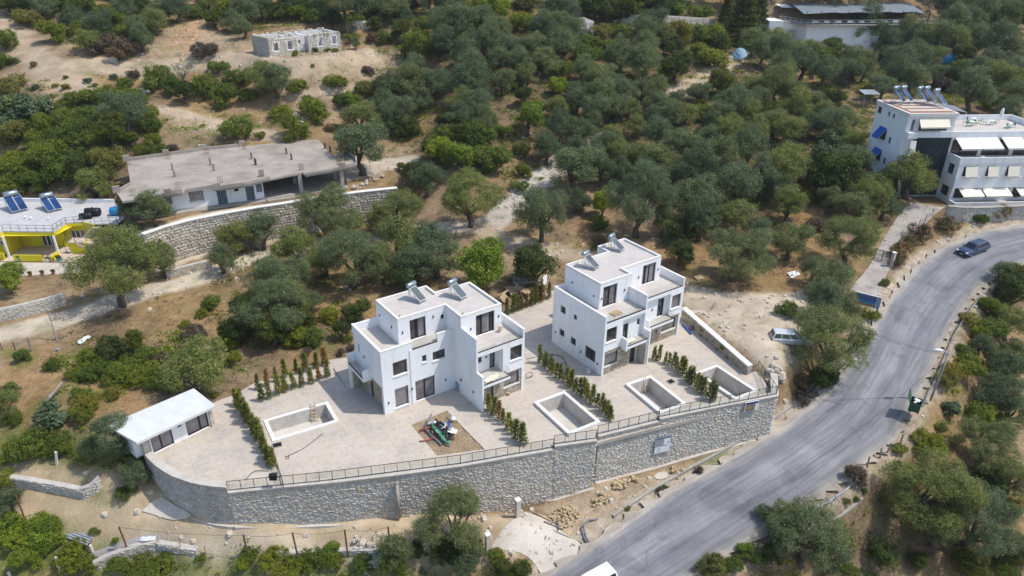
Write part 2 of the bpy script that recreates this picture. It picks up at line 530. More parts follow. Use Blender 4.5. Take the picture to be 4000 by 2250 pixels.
# levels read off the photograph: pixel and height above the villa terrace
LEVELS = [(0,1890,-3.2),(100,1925,-3.5),(300,1985,-3.8),(560,2050,-4.0),(830,2046,-3.95),(1100,2060,-4.2),(1300,2045,-4.15),(1500,2100,-4.7),
 (1700,2030,-4.6),(1950,2000,-5.0),(1950,2150,-5.3),(2050,1985,-5.2),(2330,1908,-5.6),(2250,2100,-5.7),(2600,1830,-5.0),(2990,1702,-4.2),
 (620,1960,-3.2),(580,1890,-2.4),(420,1800,-1.3),(300,1830,-2.4),(100,1810,-2.3),(200,1860,-2.6),(0,1700,-1.5),(150,1600,-0.3),(300,1500,0.2),(0,1500,-0.4),(420,1640,-0.3),
 (600,1500,0.0),(500,1400,0.1),(250,1370,-0.1),(60,1330,0.1),(100,1285,0.3),(300,1240,0.4),(700,1110,0.7),(850,1060,0.9),(1000,1005,1.0),(900,1200,0.4),
 (850,1500,-0.1),(1000,1490,0.0),(1150,1440,0.1),(1290,1390,0.1),(1100,1300,0.3),(1300,1250,0.4),(1330,1120,0.7),(1500,1090,0.9),(1750,1060,1.1),(1900,1150,0.5),
 (2000,1190,0.2),(2150,1140,0.3),(1650,950,1.8),(1850,890,2.4),(2050,980,1.8),(2200,1000,1.5),(2300,1090,0.8),(2450,1060,0.9),(2700,1090,1.3),(2760,1150,1.05),(2620,1000,1.9),
 (2900,1120,1.3),(3000,1160,1.5),(2900,1270,1.1),(3050,1320,1.2),(2960,1400,0.9),(3080,1430,1.0),(3200,1250,1.4),(3290,1130,1.3),(3380,1110,1.1),
 (3050,1480,-0.2),(3150,1480,-1.2),(3080,1620,-3.0),
 (3430,1060,1.3),(3470,1000,2.0),(3530,900,3.3),(3600,815,4.4),(3660,800,4.6),(3300,1000,2.2),(3100,1000,2.2),(3000,920,3.0),(3250,850,4.0),(3400,850,3.6),
 (3650,900,3.2),(3800,870,4.0),
 (10,1160,0.8),(250,1120,0.8),(260,1060,0.5),(0,1050,0.5),(400,1000,0.8),(560,1030,0.9),(640,1000,1.0),(800,975,1.0),(1000,946,1.0),(1200,905,1.1),(1400,860,1.3),(1560,800,2.2),
 (1500,700,5.4),(1580,640,6.2),(1600,570,7.0),(400,760,4.6),(250,720,5.2),(100,720,4.8),(430,640,8.2),(0,600,8.0),(700,560,9.3),(1000,540,9.6),(1250,520,9.8),
 (300,450,12.6),(100,450,12.0),(0,300,16.0),(500,400,13.5),(500,330,15.2),(700,470,12.0),(1000,430,12.3),(1200,400,13.0),(1350,400,12.5),(900,350,14.5),(1000,260,18.2),(1150,230,19.8),
 (1300,210,20.0),(1450,210,18.6),(1500,280,16.0),(700,235,18.4),(850,225,18.9),(300,250,18.2),(150,220,19.0),(0,90,23.0),(100,100,22.3),(450,170,20.5),(600,180,20.2),(760,90,23.2),(900,130,21.5),(700,30,25.0),(300,20,25.5),
 (1150,100,22.6),(1300,60,24.2),(1500,30,25.2),(1650,200,19.2),(1800,300,15.8),(1800,500,10.5),(1800,650,7.0),(1950,820,3.3),(2060,750,4.2),(2140,680,5.4),(2230,600,7.0),(2000,560,8.4),
 (2400,500,9.4),(2300,250,17.0),(2500,120,21.0),(2500,30,24.0),(2650,350,13.2),(2750,300,14.3),(2850,225,16.6),(2700,600,7.6),(2500,750,4.6),(2900,750,5.0),(2950,600,7.6),
 (3000,400,12.0),(3300,600,8.6),(3200,700,6.6),(3370,500,10.2),(3600,300,12.2),(3950,250,14.4),(3150,172,15.5),(3350,172,15.2),(3250,235,13.4),(3700,150,17.8),(3000,60,21.4),(3900,60,21.5),(2850,60,21.5),(3600,5,24.4),(3300,5,25.0),
 (3560,1780,-5.5),(3700,1650,-5.5),(3900,1650,-7.5),(3850,1400,-3.8),(3950,1250,-3.0),(3980,1100,-0.5),(3500,1950,-7.5),(3300,2050,-8.0),(3600,2150,-10.5),(3100,2150,-7.8),(2900,2250,-8.0),(4000,1950,-10.5),(3900,2240,-12.5),
 (600,2180,-6.4),(900,2200,-6.6),(1300,2200,-6.8),(1650,2230,-7.0),(200,2100,-5.4),(60,2200,-6.5),(400,2140,-5.8),(1900,2240,-7.0),(700,2140,-5.2),(1100,2170,-5.6),(1550,2150,-5.4)]
ROAD_L = [(2030,2300,-7.0),(2290,2125,-6),(2600,1915,-5.2),(2900,1745,-4.3),(3170,1560,-3),(3300,1420,-1.6),(3400,1270,-.3),(3480,1150,.8),(3620,1000,2),(3800,910,3),(4000,870,3.8),(4200,855,4.5)]
ROAD_R = [(2600,2330,-7.3),(2720,2250,-6.9),(3150,1990,-5.5),(3480,1740,-4.1),(3570,1600,-3),(3650,1440,-1.7),(3735,1260,-.2),(3860,1110,1.2),(4010,1030,2),(4100,1015,2.5),(4200,1010,3.0)]
road_l = smooth_path([tuple(W(*p)) for p in ROAD_L], 0.6)
road_r = smooth_path([tuple(W(*p)) for p in ROAD_R], 0.6)
def resample(P, n):
    P = np.array(P)
    d = np.r_[0, np.cumsum(np.linalg.norm(np.diff(P[:, :2], axis=0), axis=1))]
    t = np.linspace(0, d[-1], n)
    return np.stack([np.interp(t, d, P[:, k]) for k in range(3)], 1)
NR = 150
road_l, road_r = resample(road_l, NR), resample(road_r, NR)

# foot of the big wall: heights seen straight below its top edge
WALL_TOP = [(885,1927,-.28),(1090,1906,-.22),(1300,1886,-.14),(1550,1857,-.04),(1800,1822,0.04),(2000,1787,.08),(2165,1758,.08),(2332,1722,.45)]
WALL_FOOT = [(895,2050),(1090,2052),(1300,2043),(1550,2032),(1800,2018),(2000,2000),(2165,1950),(2330,1905)]
foot_xy = []
for tp_, (fx_, fy_) in zip(WALL_TOP, WALL_FOOT):
    w_ = W(*tp_); d_ = ray(fx_, fy_); k_ = w_.y/d_[1]
    foot_xy.append((w_.x, w_.y-.35, CAMZ+d_[2]*k_))
LEVELS = [p for p in LEVELS if p not in ((830,2046,-3.95),(1300,2045,-4.15),(2330,1908,-5.6),(1100,2060,-4.2))]
ctrl = [tuple(W(*p)) for p in LEVELS]+foot_xy
ctrl += [tuple(p) for p in road_l[::9]]+[tuple(p) for p in road_r[::9]]
ctrl += [(-170, 330, 62), (0, 330, 62), (190, 330, 52), (-170, 15, -12), (0, 20, -13), (100, 15, -22), (190, 15, -30), (-170, 170, 26), (190, 170, 17), (120, 130, 10), (130, 80, -3), (-100, 100, 4), (-90, 60, -3), (-60, 35, -8)]
cp = np.array(ctrl)

def tps_fit(P, smooth=0.6):
    n = len(P)
    xy = P[:, :2]/50
    d = np.linalg.norm(xy[:, None]-xy[None], axis=2)
    K = np.where(d > 0, d*d*np.log(d+1e-12), 0)+np.eye(n)*smooth*1e-3
    A = np.zeros((n+3, n+3))
    A[:n, :n] = K; A[:n, n] = 1; A[:n, n+1:] = xy; A[n, :n] = 1; A[n+1:, :n] = xy.T
    w = np.linalg.solve(A, np.r_[P[:, 2], 0, 0, 0])
    return xy, w
def tps_eval(fit, x, y):
    xy, w = fit
    out = np.full(x.shape, w[-3])+w[-2]*x/50+w[-1]*y/50
    for (a, b), c in zip(xy, w[:-3]):
        d2 = (x/50-a)**2+(y/50-b)**2
        out += c*0.5*d2*np.log(d2+1e-18)
    return out

def axis(lo, c0, c1, hi, step):
    core = np.arange(c0, c1+1e-6, step)
    def grow(a, b):
        out, s, p = [], step, a
        while abs(p-b) > 1e-6:
            s *= 1.25
            p = p+math.copysign(min(s, abs(b-p)), b-p)
            out.append(p)
        return out
    return np.r_[np.array(grow(c0, lo))[::-1], core, np.array(grow(c1, hi))]
GX = axis(-170, -84, 104, 190, 0.6)
GY = axis(15, 38, 172, 330, 0.6)
X, Y = np.meshgrid(GX, GY)
Z = tps_eval(tps_fit(cp), X, Y)
Z += (fbm(X, Y, 9, 3)-0.5)*0.55+(fbm(X, Y, 2.2, 13, 3)-0.5)*0.26

def seg_dist(px, py, P, Q):
    dx, dy = Q[0]-P[0], Q[1]-P[1]
    t = np.clip(((px-P[0])*dx+(py-P[1])*dy)/(dx*dx+dy*dy+1e-12), 0, 1)
    return np.hypot(px-P[0]-t*dx, py-P[1]-t*dy), t
def poly_sd(px, py, poly):
    """signed distance to a polygon, negative inside"""
    d = np.full(px.shape, 1e9)
    ins = np.zeros(px.shape, bool)
    n = len(poly)
    for i in range(n):
        a, b = poly[i], poly[(i+1) % n]
        d = np.minimum(d, seg_dist(px, py, a, b)[0])
        c = ((a[1] > py) != (b[1] > py)) & (px < (b[0]-a[0])*(py-a[1])/(b[1]-a[1]+1e-12)+a[0])
        ins ^= c
    return np.where(ins, -d, d)
def line_sd(px, py, pts, vals=False):
    d = np.full(px.shape, 1e9); z = np.zeros(px.shape)
    for a, b in zip(pts[:-1], pts[1:]):
        e, t = seg_dist(px, py, a, b)
        z = np.where(e < d, a[2]+(b[2]-a[2])*t, z) if vals else z
        d = np.minimum(d, e)
    return (d, z) if vals else d

# road bed
road_mid = (road_l+road_r)/2
road_poly = [tuple(p[:2]) for p in road_l]+[tuple(p[:2]) for p in road_r[::-1]]
rs_ = poly_sd(X, Y, road_poly[::2])
_dl, _zl = line_sd(X, Y, road_l[::3], True)
_dr, _zr = line_sd(X, Y, road_r[::3], True)
rz = (_zl*_dr+_zr*_dl)/(_dl+_dr)
rz = np.where(rs_ > 0, np.where(_dl < _dr, _zl, _zr), rz)
Z = np.where(rs_ < 0.6, np.minimum(Z, rz-0.25), Z)
k = np.clip((rs_-0.6)/3.0, 0, 1)
Z = np.where(rs_ >= 0.6, Z*k+(np.minimum(Z, rz+0.25)*0.5+(rz-0.1)*0.5)*(1-k), Z)

# pads: the villa terrace, the yard of the unfinished house, the yellow house
TERR = [W(555,1760), W(600,1818), W(660,1862), W(740,1893), W(820,1907,-.2), W(885,1913,-.3), W(1300,1886,-.18), W(1800,1820), W(2165,1760), W(2330,1730), W(2580,1666), W(3040,1562), W(2952,1447), W(2917,1464), W(2660,1243),
        Vector((27.5, 78.5, 0)), Vector((16, 79.5, 0)), W(2172,1130), W(1985,1208), Vector((-3.0, 73.5, 0)), Vector((-13.5, 68.5, 0)), W(1290,1405), W(985,1500), Vector((-27.6, 60.2, 0)), Vector((-35.4, 53.6, 0)), W(430,1725)]
terr = [tuple(p[:2]) for p in TERR]
terr_z = [p[2] for p in TERR]
UYARD = [W(560,918,6), W(740,863,6), W(1000,815,6), W(1250,775,6), W(1550,738,6), W(1480,660,6), Vector((-22, 112, 6)), Vector((-29, 117, 6)), Vector((-60, 113, 6)), Vector((-56, 95, 6)), W(470,905,6)]
uyard = [tuple(p[:2]) for p in UYARD]
YPAD = [(-80, 84.6), (-64.98, 84.9), (-57.5, 86.2), (-54.0, 92.0), (-53.2, 98.5), (-58.5, 105), (-80, 105)]
def pad(Z, poly, level, inset, band_max):
    s = poly_sd(X, Y, poly)
    Z = np.where(s < -inset, level, Z)
    return np.where((s >= -inset) & (s < 0.05), np.minimum(Z, band_max), Z), s
Z, ts = pad(Z, terr, -2.4, 0.75, -0.45)
Z, us = pad(Z, uyard, 6.0, 0.75, 6.0)
Z, ys = pad(Z, YPAD, 0.45, 0.3, 0.45)
RUB = W(1054, 222, 19.6); RUA = math.radians(43)
_ru, _rv = Vector((math.cos(RUA), math.sin(RUA), 0)), Vector((-math.sin(RUA), math.cos(RUA), 0))
RPAD = [tuple((RUB+_ru*a+_rv*b)[:2]) for a, b in ((-3,-8),(19,-8),(19,9),(-3,9))]
_s = poly_sd(X, Y, RPAD)
Z = np.where(_s < 0, np.minimum(Z, 19.55), np.where(_s < 3, np.minimum(Z, 19.55+_s*.5), Z))
# hotel forecourt and house plot, restaurant plinth
HPAD = [(66.9, 103.5), (82, 104.8), (96, 106.5), (96, 122), (59.5, 118), (59.0, 108.6)]
Z, hs = pad(Z, HPAD, 4.7, 0.3, 4.7)
ZG = Z

def H(x, y):
    i = int(np.clip(np.searchsorted(GX, x)-1, 0, len(GX)-2))
    j = int(np.clip(np.searchsorted(GY, y)-1, 0, len(GY)-2))
    u = (x-GX[i])/(GX[i+1]-GX[i]); v = (y-GY[j])/(GY[j+1]-GY[j])
    return float((ZG[j, i]*(1-u)+ZG[j, i+1]*u)*(1-v)+(ZG[j+1, i]*(1-u)+ZG[j+1, i+1]*u)*v)

def G(px, py, lift=0.0):
    """the ground point seen at (px, py)"""
    d = ray(px, py)
    t, last = 38.0, None
    while t < 330:
        e = CAMZ+d[2]*t-H(d[0]*t, d[1]*t)-lift
        if e <= 0:
            a, b = t-1.0, t
            for _ in range(18):
                m = (a+b)/2
                if CAMZ+d[2]*m-H(d[0]*m, d[1]*m)-lift > 0: a = m
                else: b = m
            t = b
            break
        t += 1.0
    return Vector((d[0]*t, d[1]*t, CAMZ+d[2]*t))

def depth_of(p):
    return float(np.dot(np.array(p)-np.array((0, 0, CAMZ)), _F))

# base colour of the ground by what lies there (earth, dry grass, leaf litter, gravel, green weeds)
C_EARTH, C_DRY, C_LITTER = np.array((0.29, 0.215, 0.135)), np.array((0.29, 0.20, 0.10)), np.array((0.15, 0.11, 0.07))
C_GRAVEL, C_PALE, C_GREEN, C_DUST = np.array((0.42, 0.335, 0.235)), np.array((0.52, 0.45, 0.35)), np.array((0.095, 0.125, 0.028)), np.array((0.34, 0.265, 0.175))
C_GREYG = np.array((0.36, 0.33, 0.28))
n1, n2 = fbm(X, Y, 11, 41), fbm(X, Y, 3.2, 51)
m = np.clip((n1-0.42)*5, 0, 1)[..., None]
CG = C_DRY*(1-m)+C_EARTH*m
m = np.clip((fbm(X, Y, 7, 61)-0.5)*6, 0, 1)[..., None]*0.6
CG = CG*(1-m)+C_LITTER*m
jit = (fbm(X, Y, 2.5, 71, 3)-0.5)*2
SMOOTH = np.zeros(X.shape)
def lay(mask, c, amount=1.0, smooth=0.0):
    global CG, SMOOTH
    mk = np.clip(mask, 0, 1)*amount
    SMOOTH = SMOOTH*(1-mk)+smooth*mk
    mk = mk[..., None]
    CG = CG*(1-mk)+np.array(c)*mk
def zone(pts, c, soft=1.2, wob=1.5, amount=1.0, smooth=0.0):
    P = [tuple(G(*p)[:2]) for p in pts]
    s = poly_sd(X, Y, P)+jit*wob
    lay(0.5-s/soft, c, amount, smooth)
def strip(pts, width, c, soft=0.8, wob=0.5, amount=1.0, smooth=0.65):
    P = [tuple(G(*p)) for p in pts]
    P = smooth_path(P, 3.0)
    s = line_sd(X, Y, P)-width/2+jit*wob
    lay(0.5-s/soft, c, amount, smooth)
# dark litter under the groves
for z in ([(1500,40),(2050,150),(2500,60),(2900,130),(2950,330),(3380,480),(3250,800),(2950,900),(2500,880),(2300,700),(2000,640),(1700,420),(1480,330)],
          [(3500,330),(4000,200),(4000,480),(3650,420)], [(3150,1850),(3600,1700),(3900,1750),(4000,2250),(3000,2250)],
          [(330,1150),(520,1180),(560,1400),(900,1480),(500,1500),(340,1330)], [(900,1120),(1330,1150),(1380,1290),(1200,1340),(950,1330)]):
    zone(z, C_LITTER, 4, 3, 0.75)
# orange dry grass
for z in ([(2260,860),(2330,880),(2420,960),(2350,1000),(2230,960)], [(3130,700),(3250,800),(3230,960),(3130,1080),(3020,1090),(3080,900)], [(2500,950),(2760,960),(2720,1100),(2560,1040)],
          [(3050,1460),(3180,1500),(3190,1570),(3080,1640),(3030,1560)], [(1240,1130),(1480,1190),(1440,1260),(1250,1230)], [(3450,1700),(3560,1680),(3450,1880),(3330,1900)], [(0,1330),(230,1380),(220,1620),(100,1640),(0,1560)], [(380,1480),(640,1580),(420,1660),(330,1600)]):
    zone(z, np.array((0.31,0.20,0.10)), 2, 1.5, 0.9)
# bare diggings on the upper left
zone([(760,70),(830,120),(1000,170),(1340,210),(1540,190),(1575,240),(1490,320),(1390,350),(1150,385),(1030,330),(880,250),(760,215),(420,225),(560,160)], C_DUST, 2.5, 1.2)
zone([(720,70),(790,60),(800,140),(740,200),(640,190)], np.array((0.40,0.255,0.15)), 2, 1.0, 0.8)
zone([(0,300),(120,240),(320,290),(420,340),(300,430),(150,440)], np.array((0.38,0.28,0.185)), 3, 1.5, 0.9)
zone([(590,400),(800,450),(1100,520),(900,545),(640,500)], C_DUST, 3, 1.5, 0.8)
zone([(1250,480),(1480,500),(1560,560),(1300,530)], C_EARTH, 3, 1.5, 0.8)
strip([(-40,10),(60,140),(180,260),(300,330),(400,400)], 5.5, C_GRAVEL)
strip([(230,265),(420,258),(640,262),(820,235),(1000,222),(1150,240),(1450,215)], 5.0, C_GRAVEL*0.95)
strip([(590,425),(800,470),(930,510),(1080,535)], 3.0, C_GRAVEL)
strip([(1130,372),(1300,360),(1400,340)], 1.6, C_GRAVEL)
# tracks between the houses
strip([(-60,1325),(120,1280),(300,1230),(430,1180),(690,1110),(850,1060),(1000,1000),(1200,960),(1450,925),(1600,905),(1800,890),(1930,870)], 3.6, C_PALE)
strip([(600,1010),(780,985),(920,955),(1050,940)], 3.2, C_PALE)
strip([(1930,870),(2010,800),(2060,745),(2140,680),(2230,600),(2330,540)], 4.2, np.array((0.46,0.42,0.36)))
strip([(1880,890),(1990,940),(2120,975),(2260,1000),(2330,1060)], 4.0, C_GRAVEL)
strip([(2560,420),(2640,360),(2720,320),(2800,275),(2900,215)], 4.4, C_GRAVEL)
strip([(1350,690),(1480,640),(1590,630)], 4.5, C_PALE*0.95)
zone([(2680,1110),(2800,1140),(2960,1145),(3120,1150),(3300,1120),(3330,1180),(3180,1300),(3110,1420),(3060,1460),(2990,1480),(2660,1180)], np.array((0.52,0.44,0.335)), 1.0, 0.6, 1.0, 0.7)
zone([(1990,1240),(1985,1195),(2170,1130),(2180,1180)], C_GREYG, 1.5, 0.5)
zone([(-60,1872),(150,1908),(380,1968),(560,2012),(700,2022),(830,2050),(1300,2047),(1700,2032),(2040,2005),(2040,2040),(1960,2130),(1500,2135),(1000,2140),(620,2125),(400,2075),(150,1985),(-60,1945)], np.array((0.47,0.375,0.255)), 1.0, 0.5)
# lower track, verge and building rubble in front of the big wall
strip([(-60,1890),(150,1935),(350,1995),(560,2060),(800,2085),(1200,2085),(1600,2075),(1960,2060)], 6.0, np.array((0.49,0.385,0.26)))
strip([(-60,1915),(150,1960),(350,2020),(560,2080),(800,2105),(1200,2105),(1600,2095),(1960,2075)], 1.2, np.array((0.36,0.26,0.14)), 0.6, 0.4, 0.8)
strip([(560,2090),(800,2130),(1200,2135),(1600,2125),(1900,2110)], 1.6, C_PALE*0.9)
zone([(2060,1985),(2330,1912),(2600,1835),(2990,1705),(3050,1640),(2900,1745),(2600,1915),(2290,2125),(2200,2080)], np.array((0.40,0.315,0.225)), 1.5, 0.8)
zone([(2060,2060),(2240,2010),(2260,2090),(2180,2080)], np.array((0.46,0.37,0.25)), 1, 0.8)
# strip of dust along the road edges
rl = line_sd(X, Y, road_l[::3])+jit*0.5
lay(0.5-(rl-1.2)/1.0, np.array((0.46,0.40,0.32)), 0.85)
rr = line_sd(X, Y, road_r[::3])+jit*0.5
lay(0.5-(rr-1.3)/1.0, np.array((0.40,0.34,0.27)), 0.75)
zone([(3420,1200),(3500,1110),(3640,960),(3800,880),(4000,830),(4000,880),(3640,1010),(3490,1170)], np.array((0.44,0.36,0.27)), 1.5, 0.6)
# green weeds
for z in ([(0,1360),(110,1370),(100,1420),(0,1420)], [(120,1560),(250,1510),(240,1590),(100,1620)], [(400,2190),(800,2140),(1000,2160),(1400,2180),(1900,2220),(1900,2290),(300,2290)], [(0,2080),(240,2060),(380,2180),(250,2290),(0,2290)], [(2680,1800),(2800,1770),(2820,1785),(2690,1825)], [(180,1980),(300,1925),(460,1960),(420,2000)], [(330,1380),(640,1370),(640,1500),(360,1480)], [(0,1690),(280,1690),(480,1800),(300,1830),(0,1800)]):
    zone(z, C_GREEN*1.2, 2, 2.0, 0.85)
lay((fbm(X, Y, 2.0, 91)-0.64)*12, C_GREEN*1.3, 0.35)
zone([(-60,1880),(150,1915),(380,1975),(560,2015),(700,2025),(830,2050),(1300,2047),(1700,2032),(2040,2005),(2040,2040),(1960,2130),(1500,2128),(1000,2132),(620,2115),(400,2065),(150,1985),(-60,1945)], np.array((0.54,0.44,0.31)), 0.8, 0.4, 1.0, 0.6)
strip([(-60,1915),(150,1955),(350,2015),(560,2070),(800,2098),(1200,2098),(1600,2088),(1960,2072)], 1.3, np.array((0.40,0.31,0.19)), 0.6, 0.5, 0.7)
strip([(560,2100),(800,2122),(1200,2124),(1600,2115),(1900,2105)], 1.0, C_PALE, 0.6, 0.5, 0.7)
CG *= (0.82+0.36*fbm(X, Y, 1.6, 81, 2))[..., None]

ny, nx = X.shape
verts = np.stack([X, Y, Z], 2).reshape(-1, 3)
idx = np.arange(nx*ny).reshape(ny, nx)
quads = np.stack([idx[:-1, :-1], idx[:-1, 1:], idx[1:, 1:], idx[1:, :-1]], 2).reshape(-1, 4)

def np_mesh(name, v, f, col=None, tone=None, mat=None, smooth=False):
    """mesh from arrays; f is (n, k); tone is one value per face, col one colour per vertex"""
    me = bpy.data.meshes.new(name)
    v = np.asarray(v, np.float32); f = np.asarray(f, np.int32)
    me.vertices.add(len(v)); me.vertices.foreach_set('co', v.ravel())
    k = f.shape[1]
    me.loops.add(f.size); me.loops.foreach_set('vertex_index', f.ravel())
    me.polygons.add(len(f))
    me.polygons.foreach_set('loop_start', np.arange(0, f.size, k, dtype=np.int32))
    if smooth:
        me.polygons.foreach_set('use_smooth', np.ones(len(f), bool))
    if tone is not None:
        a = me.attributes.new('tone', 'FLOAT', 'FACE')
        a.data.foreach_set('value', np.asarray(tone, np.float32))
    if col is not None:
        a = me.attributes.new('ground', 'FLOAT_COLOR', 'POINT')
        a.data.foreach_set('color', np.c_[col, 1-SMOOTH.ravel()].astype(np.float32).ravel())
    me.update(calc_edges=True)
    if mat:
        me.materials.append(MATS[mat])
    return me

t = NT('ground')
at = t.new('ShaderNodeAttribute'); at.attribute_name = 'ground'
a, b, c3 = t.noise(1.1, 8, 0.75, 'World'), t.noise(7.0, 5, 0.75, 'World'), t.noise(0.25, 4, 0.6, 'World')
c = t.mix(at.outputs['Color'], t.ramp(a, [(0.28, (0.55, 0.53, 0.50)), (0.5, (0.97, 0.97, 0.97)), (0.75, (1.35, 1.33, 1.28))]), at.outputs['Alpha'], 'MULTIPLY')
c = t.mix(c, t.ramp(b, [(0.3, (0.62, 0.60, 0.57)), (0.52, (1, 1, 1)), (0.75, (1.4, 1.38, 1.34))]), at.outputs['Alpha'], 'MULTIPLY')
c = t.mix(c, t.ramp(c3, [(0.35, (0.88, 0.86, 0.84)), (0.65, (1.1, 1.1, 1.1))]), 1.0, 'MULTIPLY')
vo = t.new('ShaderNodeTexVoronoi'); vo.inputs['Scale'].default_value = 2.6
g_ = t.new('ShaderNodeNewGeometry'); t.link(g_.outputs['Position'], vo.inputs['Vector'])
spk = t.ramp(vo.outputs['Distance'], [(0.10, (1, 1, 1)), (0.17, (0, 0, 0))])
c = t.mix(c, (0.52, 0.47, 0.39), t.mix((0, 0, 0), spk, 0.5))
t.base(c)
t.rough(0.97, 0.1)
t.bump(t.mix(a, b, 0.5), 0.9, 0.16)
me = np_mesh('hillside', verts, quads, col=CG.reshape(-1, 3), mat='ground', smooth=True)
kind(link('hillside', me), 'structure')
# ---------------------------------------------------------------- road, terrace, pools, retaining walls
def strip_mesh(name, A, B, across, mat, lift=0.0):
    A, B = np.array(A), np.array(B)
    n = len(A)
    u = np.linspace(0, 1, across)
    P = A[:, None, :]*(1-u)[None, :, None]+B[:, None, :]*u[None, :, None]
    P[..., 2] += lift
    id_ = np.arange(n*across).reshape(n, across)
    f = np.stack([id_[:-1, :-1], id_[:-1, 1:], id_[1:, 1:], id_[1:, :-1]], 2).reshape(-1, 4)[:, ::-1]
    me = np_mesh(name, P.reshape(-1, 3), f, mat=mat, smooth=True)
    d = np.r_[0, np.cumsum(np.linalg.norm(np.diff((A+B)/2, axis=0), axis=1))]
    for nm, val in (('cross', np.tile(u, n)), ('along', np.repeat(d, across))):
        at = me.attributes.new(nm, 'FLOAT', 'POINT'); at.data.foreach_set('value', val.astype(np.float32))
    return link(name, me)

t = NT('asphalt')
cr = t.new('ShaderNodeAttribute'); cr.attribute_name = 'cross'
al = t.new('ShaderNodeAttribute'); al.attribute_name = 'along'
wob = t.noise(0.35, 4, 0.6, 'World')
mm = t.new('ShaderNodeMath', operation='MULTIPLY_ADD'); t.link(wob, mm.inputs[0]); mm.inputs[1].default_value = 0.16; t.link(cr.outputs['Fac'], mm.inputs[2])
sub = t.new('ShaderNodeMath', operation='SUBTRACT'); t.link(mm.outputs[0], sub.inputs[0]); sub.inputs[1].default_value = 0.08
tracks = t.ramp(sub.outputs[0], [(0.0, (0.40, 0.35, 0.28)), (0.07, (0.36, 0.33, 0.29)), (0.13, (0.225, 0.225, 0.235)), (0.25, (0.165, 0.17, 0.185)), (0.36, (0.22, 0.22, 0.23)), (0.5, (0.235, 0.235, 0.245)), (0.62, (0.165, 0.17, 0.185)), (0.74, (0.21, 0.212, 0.222)), (0.86, (0.20, 0.20, 0.205)), (0.94, (0.31, 0.28, 0.235)), (1.0, (0.34, 0.29, 0.225))])
cmb = t.new('ShaderNodeCombineXYZ')
m1 = t.new('ShaderNodeMath', operation='MULTIPLY'); t.link(cr.outputs['Fac'], m1.inputs[0]); m1.inputs[1].default_value = 26
m2 = t.new('ShaderNodeMath', operation='MULTIPLY'); t.link(al.outputs['Fac'], m2.inputs[0]); m2.inputs[1].default_value = 0.16
t.link(m1.outputs[0], cmb.inputs[0]); t.link(m2.outputs[0], cmb.inputs[1])
sn = t.new('ShaderNodeTexNoise'); sn.inputs['Scale'].default_value = 1.0; sn.inputs['Detail'].default_value = 4; t.link(cmb.outputs[0], sn.inputs['Vector'])
c = t.mix(tracks, t.ramp(sn.outputs['Fac'], [(0.3, (0.78, 0.78, 0.79)), (0.7, (1.2, 1.2, 1.19))]), 1.0, 'MULTIPLY')
c = t.mix(c, t.ramp(t.noise(0.22, 5, 0.6, 'World'), [(0.35, (0.82, 0.82, 0.83)), (0.7, (1.2, 1.19, 1.17))]), 1.0, 'MULTIPLY')
c = t.mix(c, t.ramp(t.noise(9, 4, 0.8, 'World'), [(0.3, (0.85, 0.85, 0.85)), (0.7, (1.13, 1.13, 1.13))]), 1.0, 'MULTIPLY')
wv = t.new('ShaderNodeTexVoronoi'); wv.feature = 'DISTANCE_TO_EDGE'; wv.inputs['Scale'].default_value = 0.22
g2 = t.new('ShaderNodeNewGeometry'); wn_ = t.new('ShaderNodeTexNoise'); wn_.inputs['Scale'].default_value = 0.7; wn_.inputs['Detail'].default_value = 6
vm = t.new('ShaderNodeVectorMath', operation='MULTIPLY_ADD'); vm.inputs[1].default_value = (4, 4, 0); t.link(g2.outputs['Position'], wn_.inputs['Vector']); t.link(wn_.outputs['Color'], vm.inputs[0]); t.link(g2.outputs['Position'], vm.inputs[2]); t.link(vm.outputs[0], wv.inputs['Vector'])
crk = t.ramp(wv.outputs['Distance'], [(0.0, (0.62, 0.62, 0.63)), (0.012, (1, 1, 1))])
c = t.mix(c, crk, t.ramp(t.noise(0.12, 2, 0.5, 'World'), [(0.42, (0, 0, 0)), (0.55, (.8, .8, .8))]), 'MULTIPLY')
pt = t.ramp(t.noise(0.16, 3, 0.45, 'World'), [(0.60, (1, 1, 1)), (0.615, (0.80, 0.80, 0.81))])
c = t.mix(c, pt, 0.8, 'MULTIPLY')
t.base(c); t.rough(0.85, 0.25); t.bump(t.noise(30, 3, 0.7, 'World'), 0.25, 0.02)
_rd = strip_mesh('road', road_l, road_r, 25, 'asphalt', 0.0)
_n = len(road_l)
for i in range(_n):
    for j, w_ in ((0, 1.0), (24, 1.0), (1, .5), (23, .5)):
        v = _rd.data.vertices[i*25+j]
        e_ = Vector(road_r[i]-road_l[i]).normalized()
        v.co += e_*w_*(.32*math.sin(i*1.7+j)+.22*math.sin(i*4.1+j*2)+.15*rnd.uniform(-1, 1))
kind(_rd, 'structure')

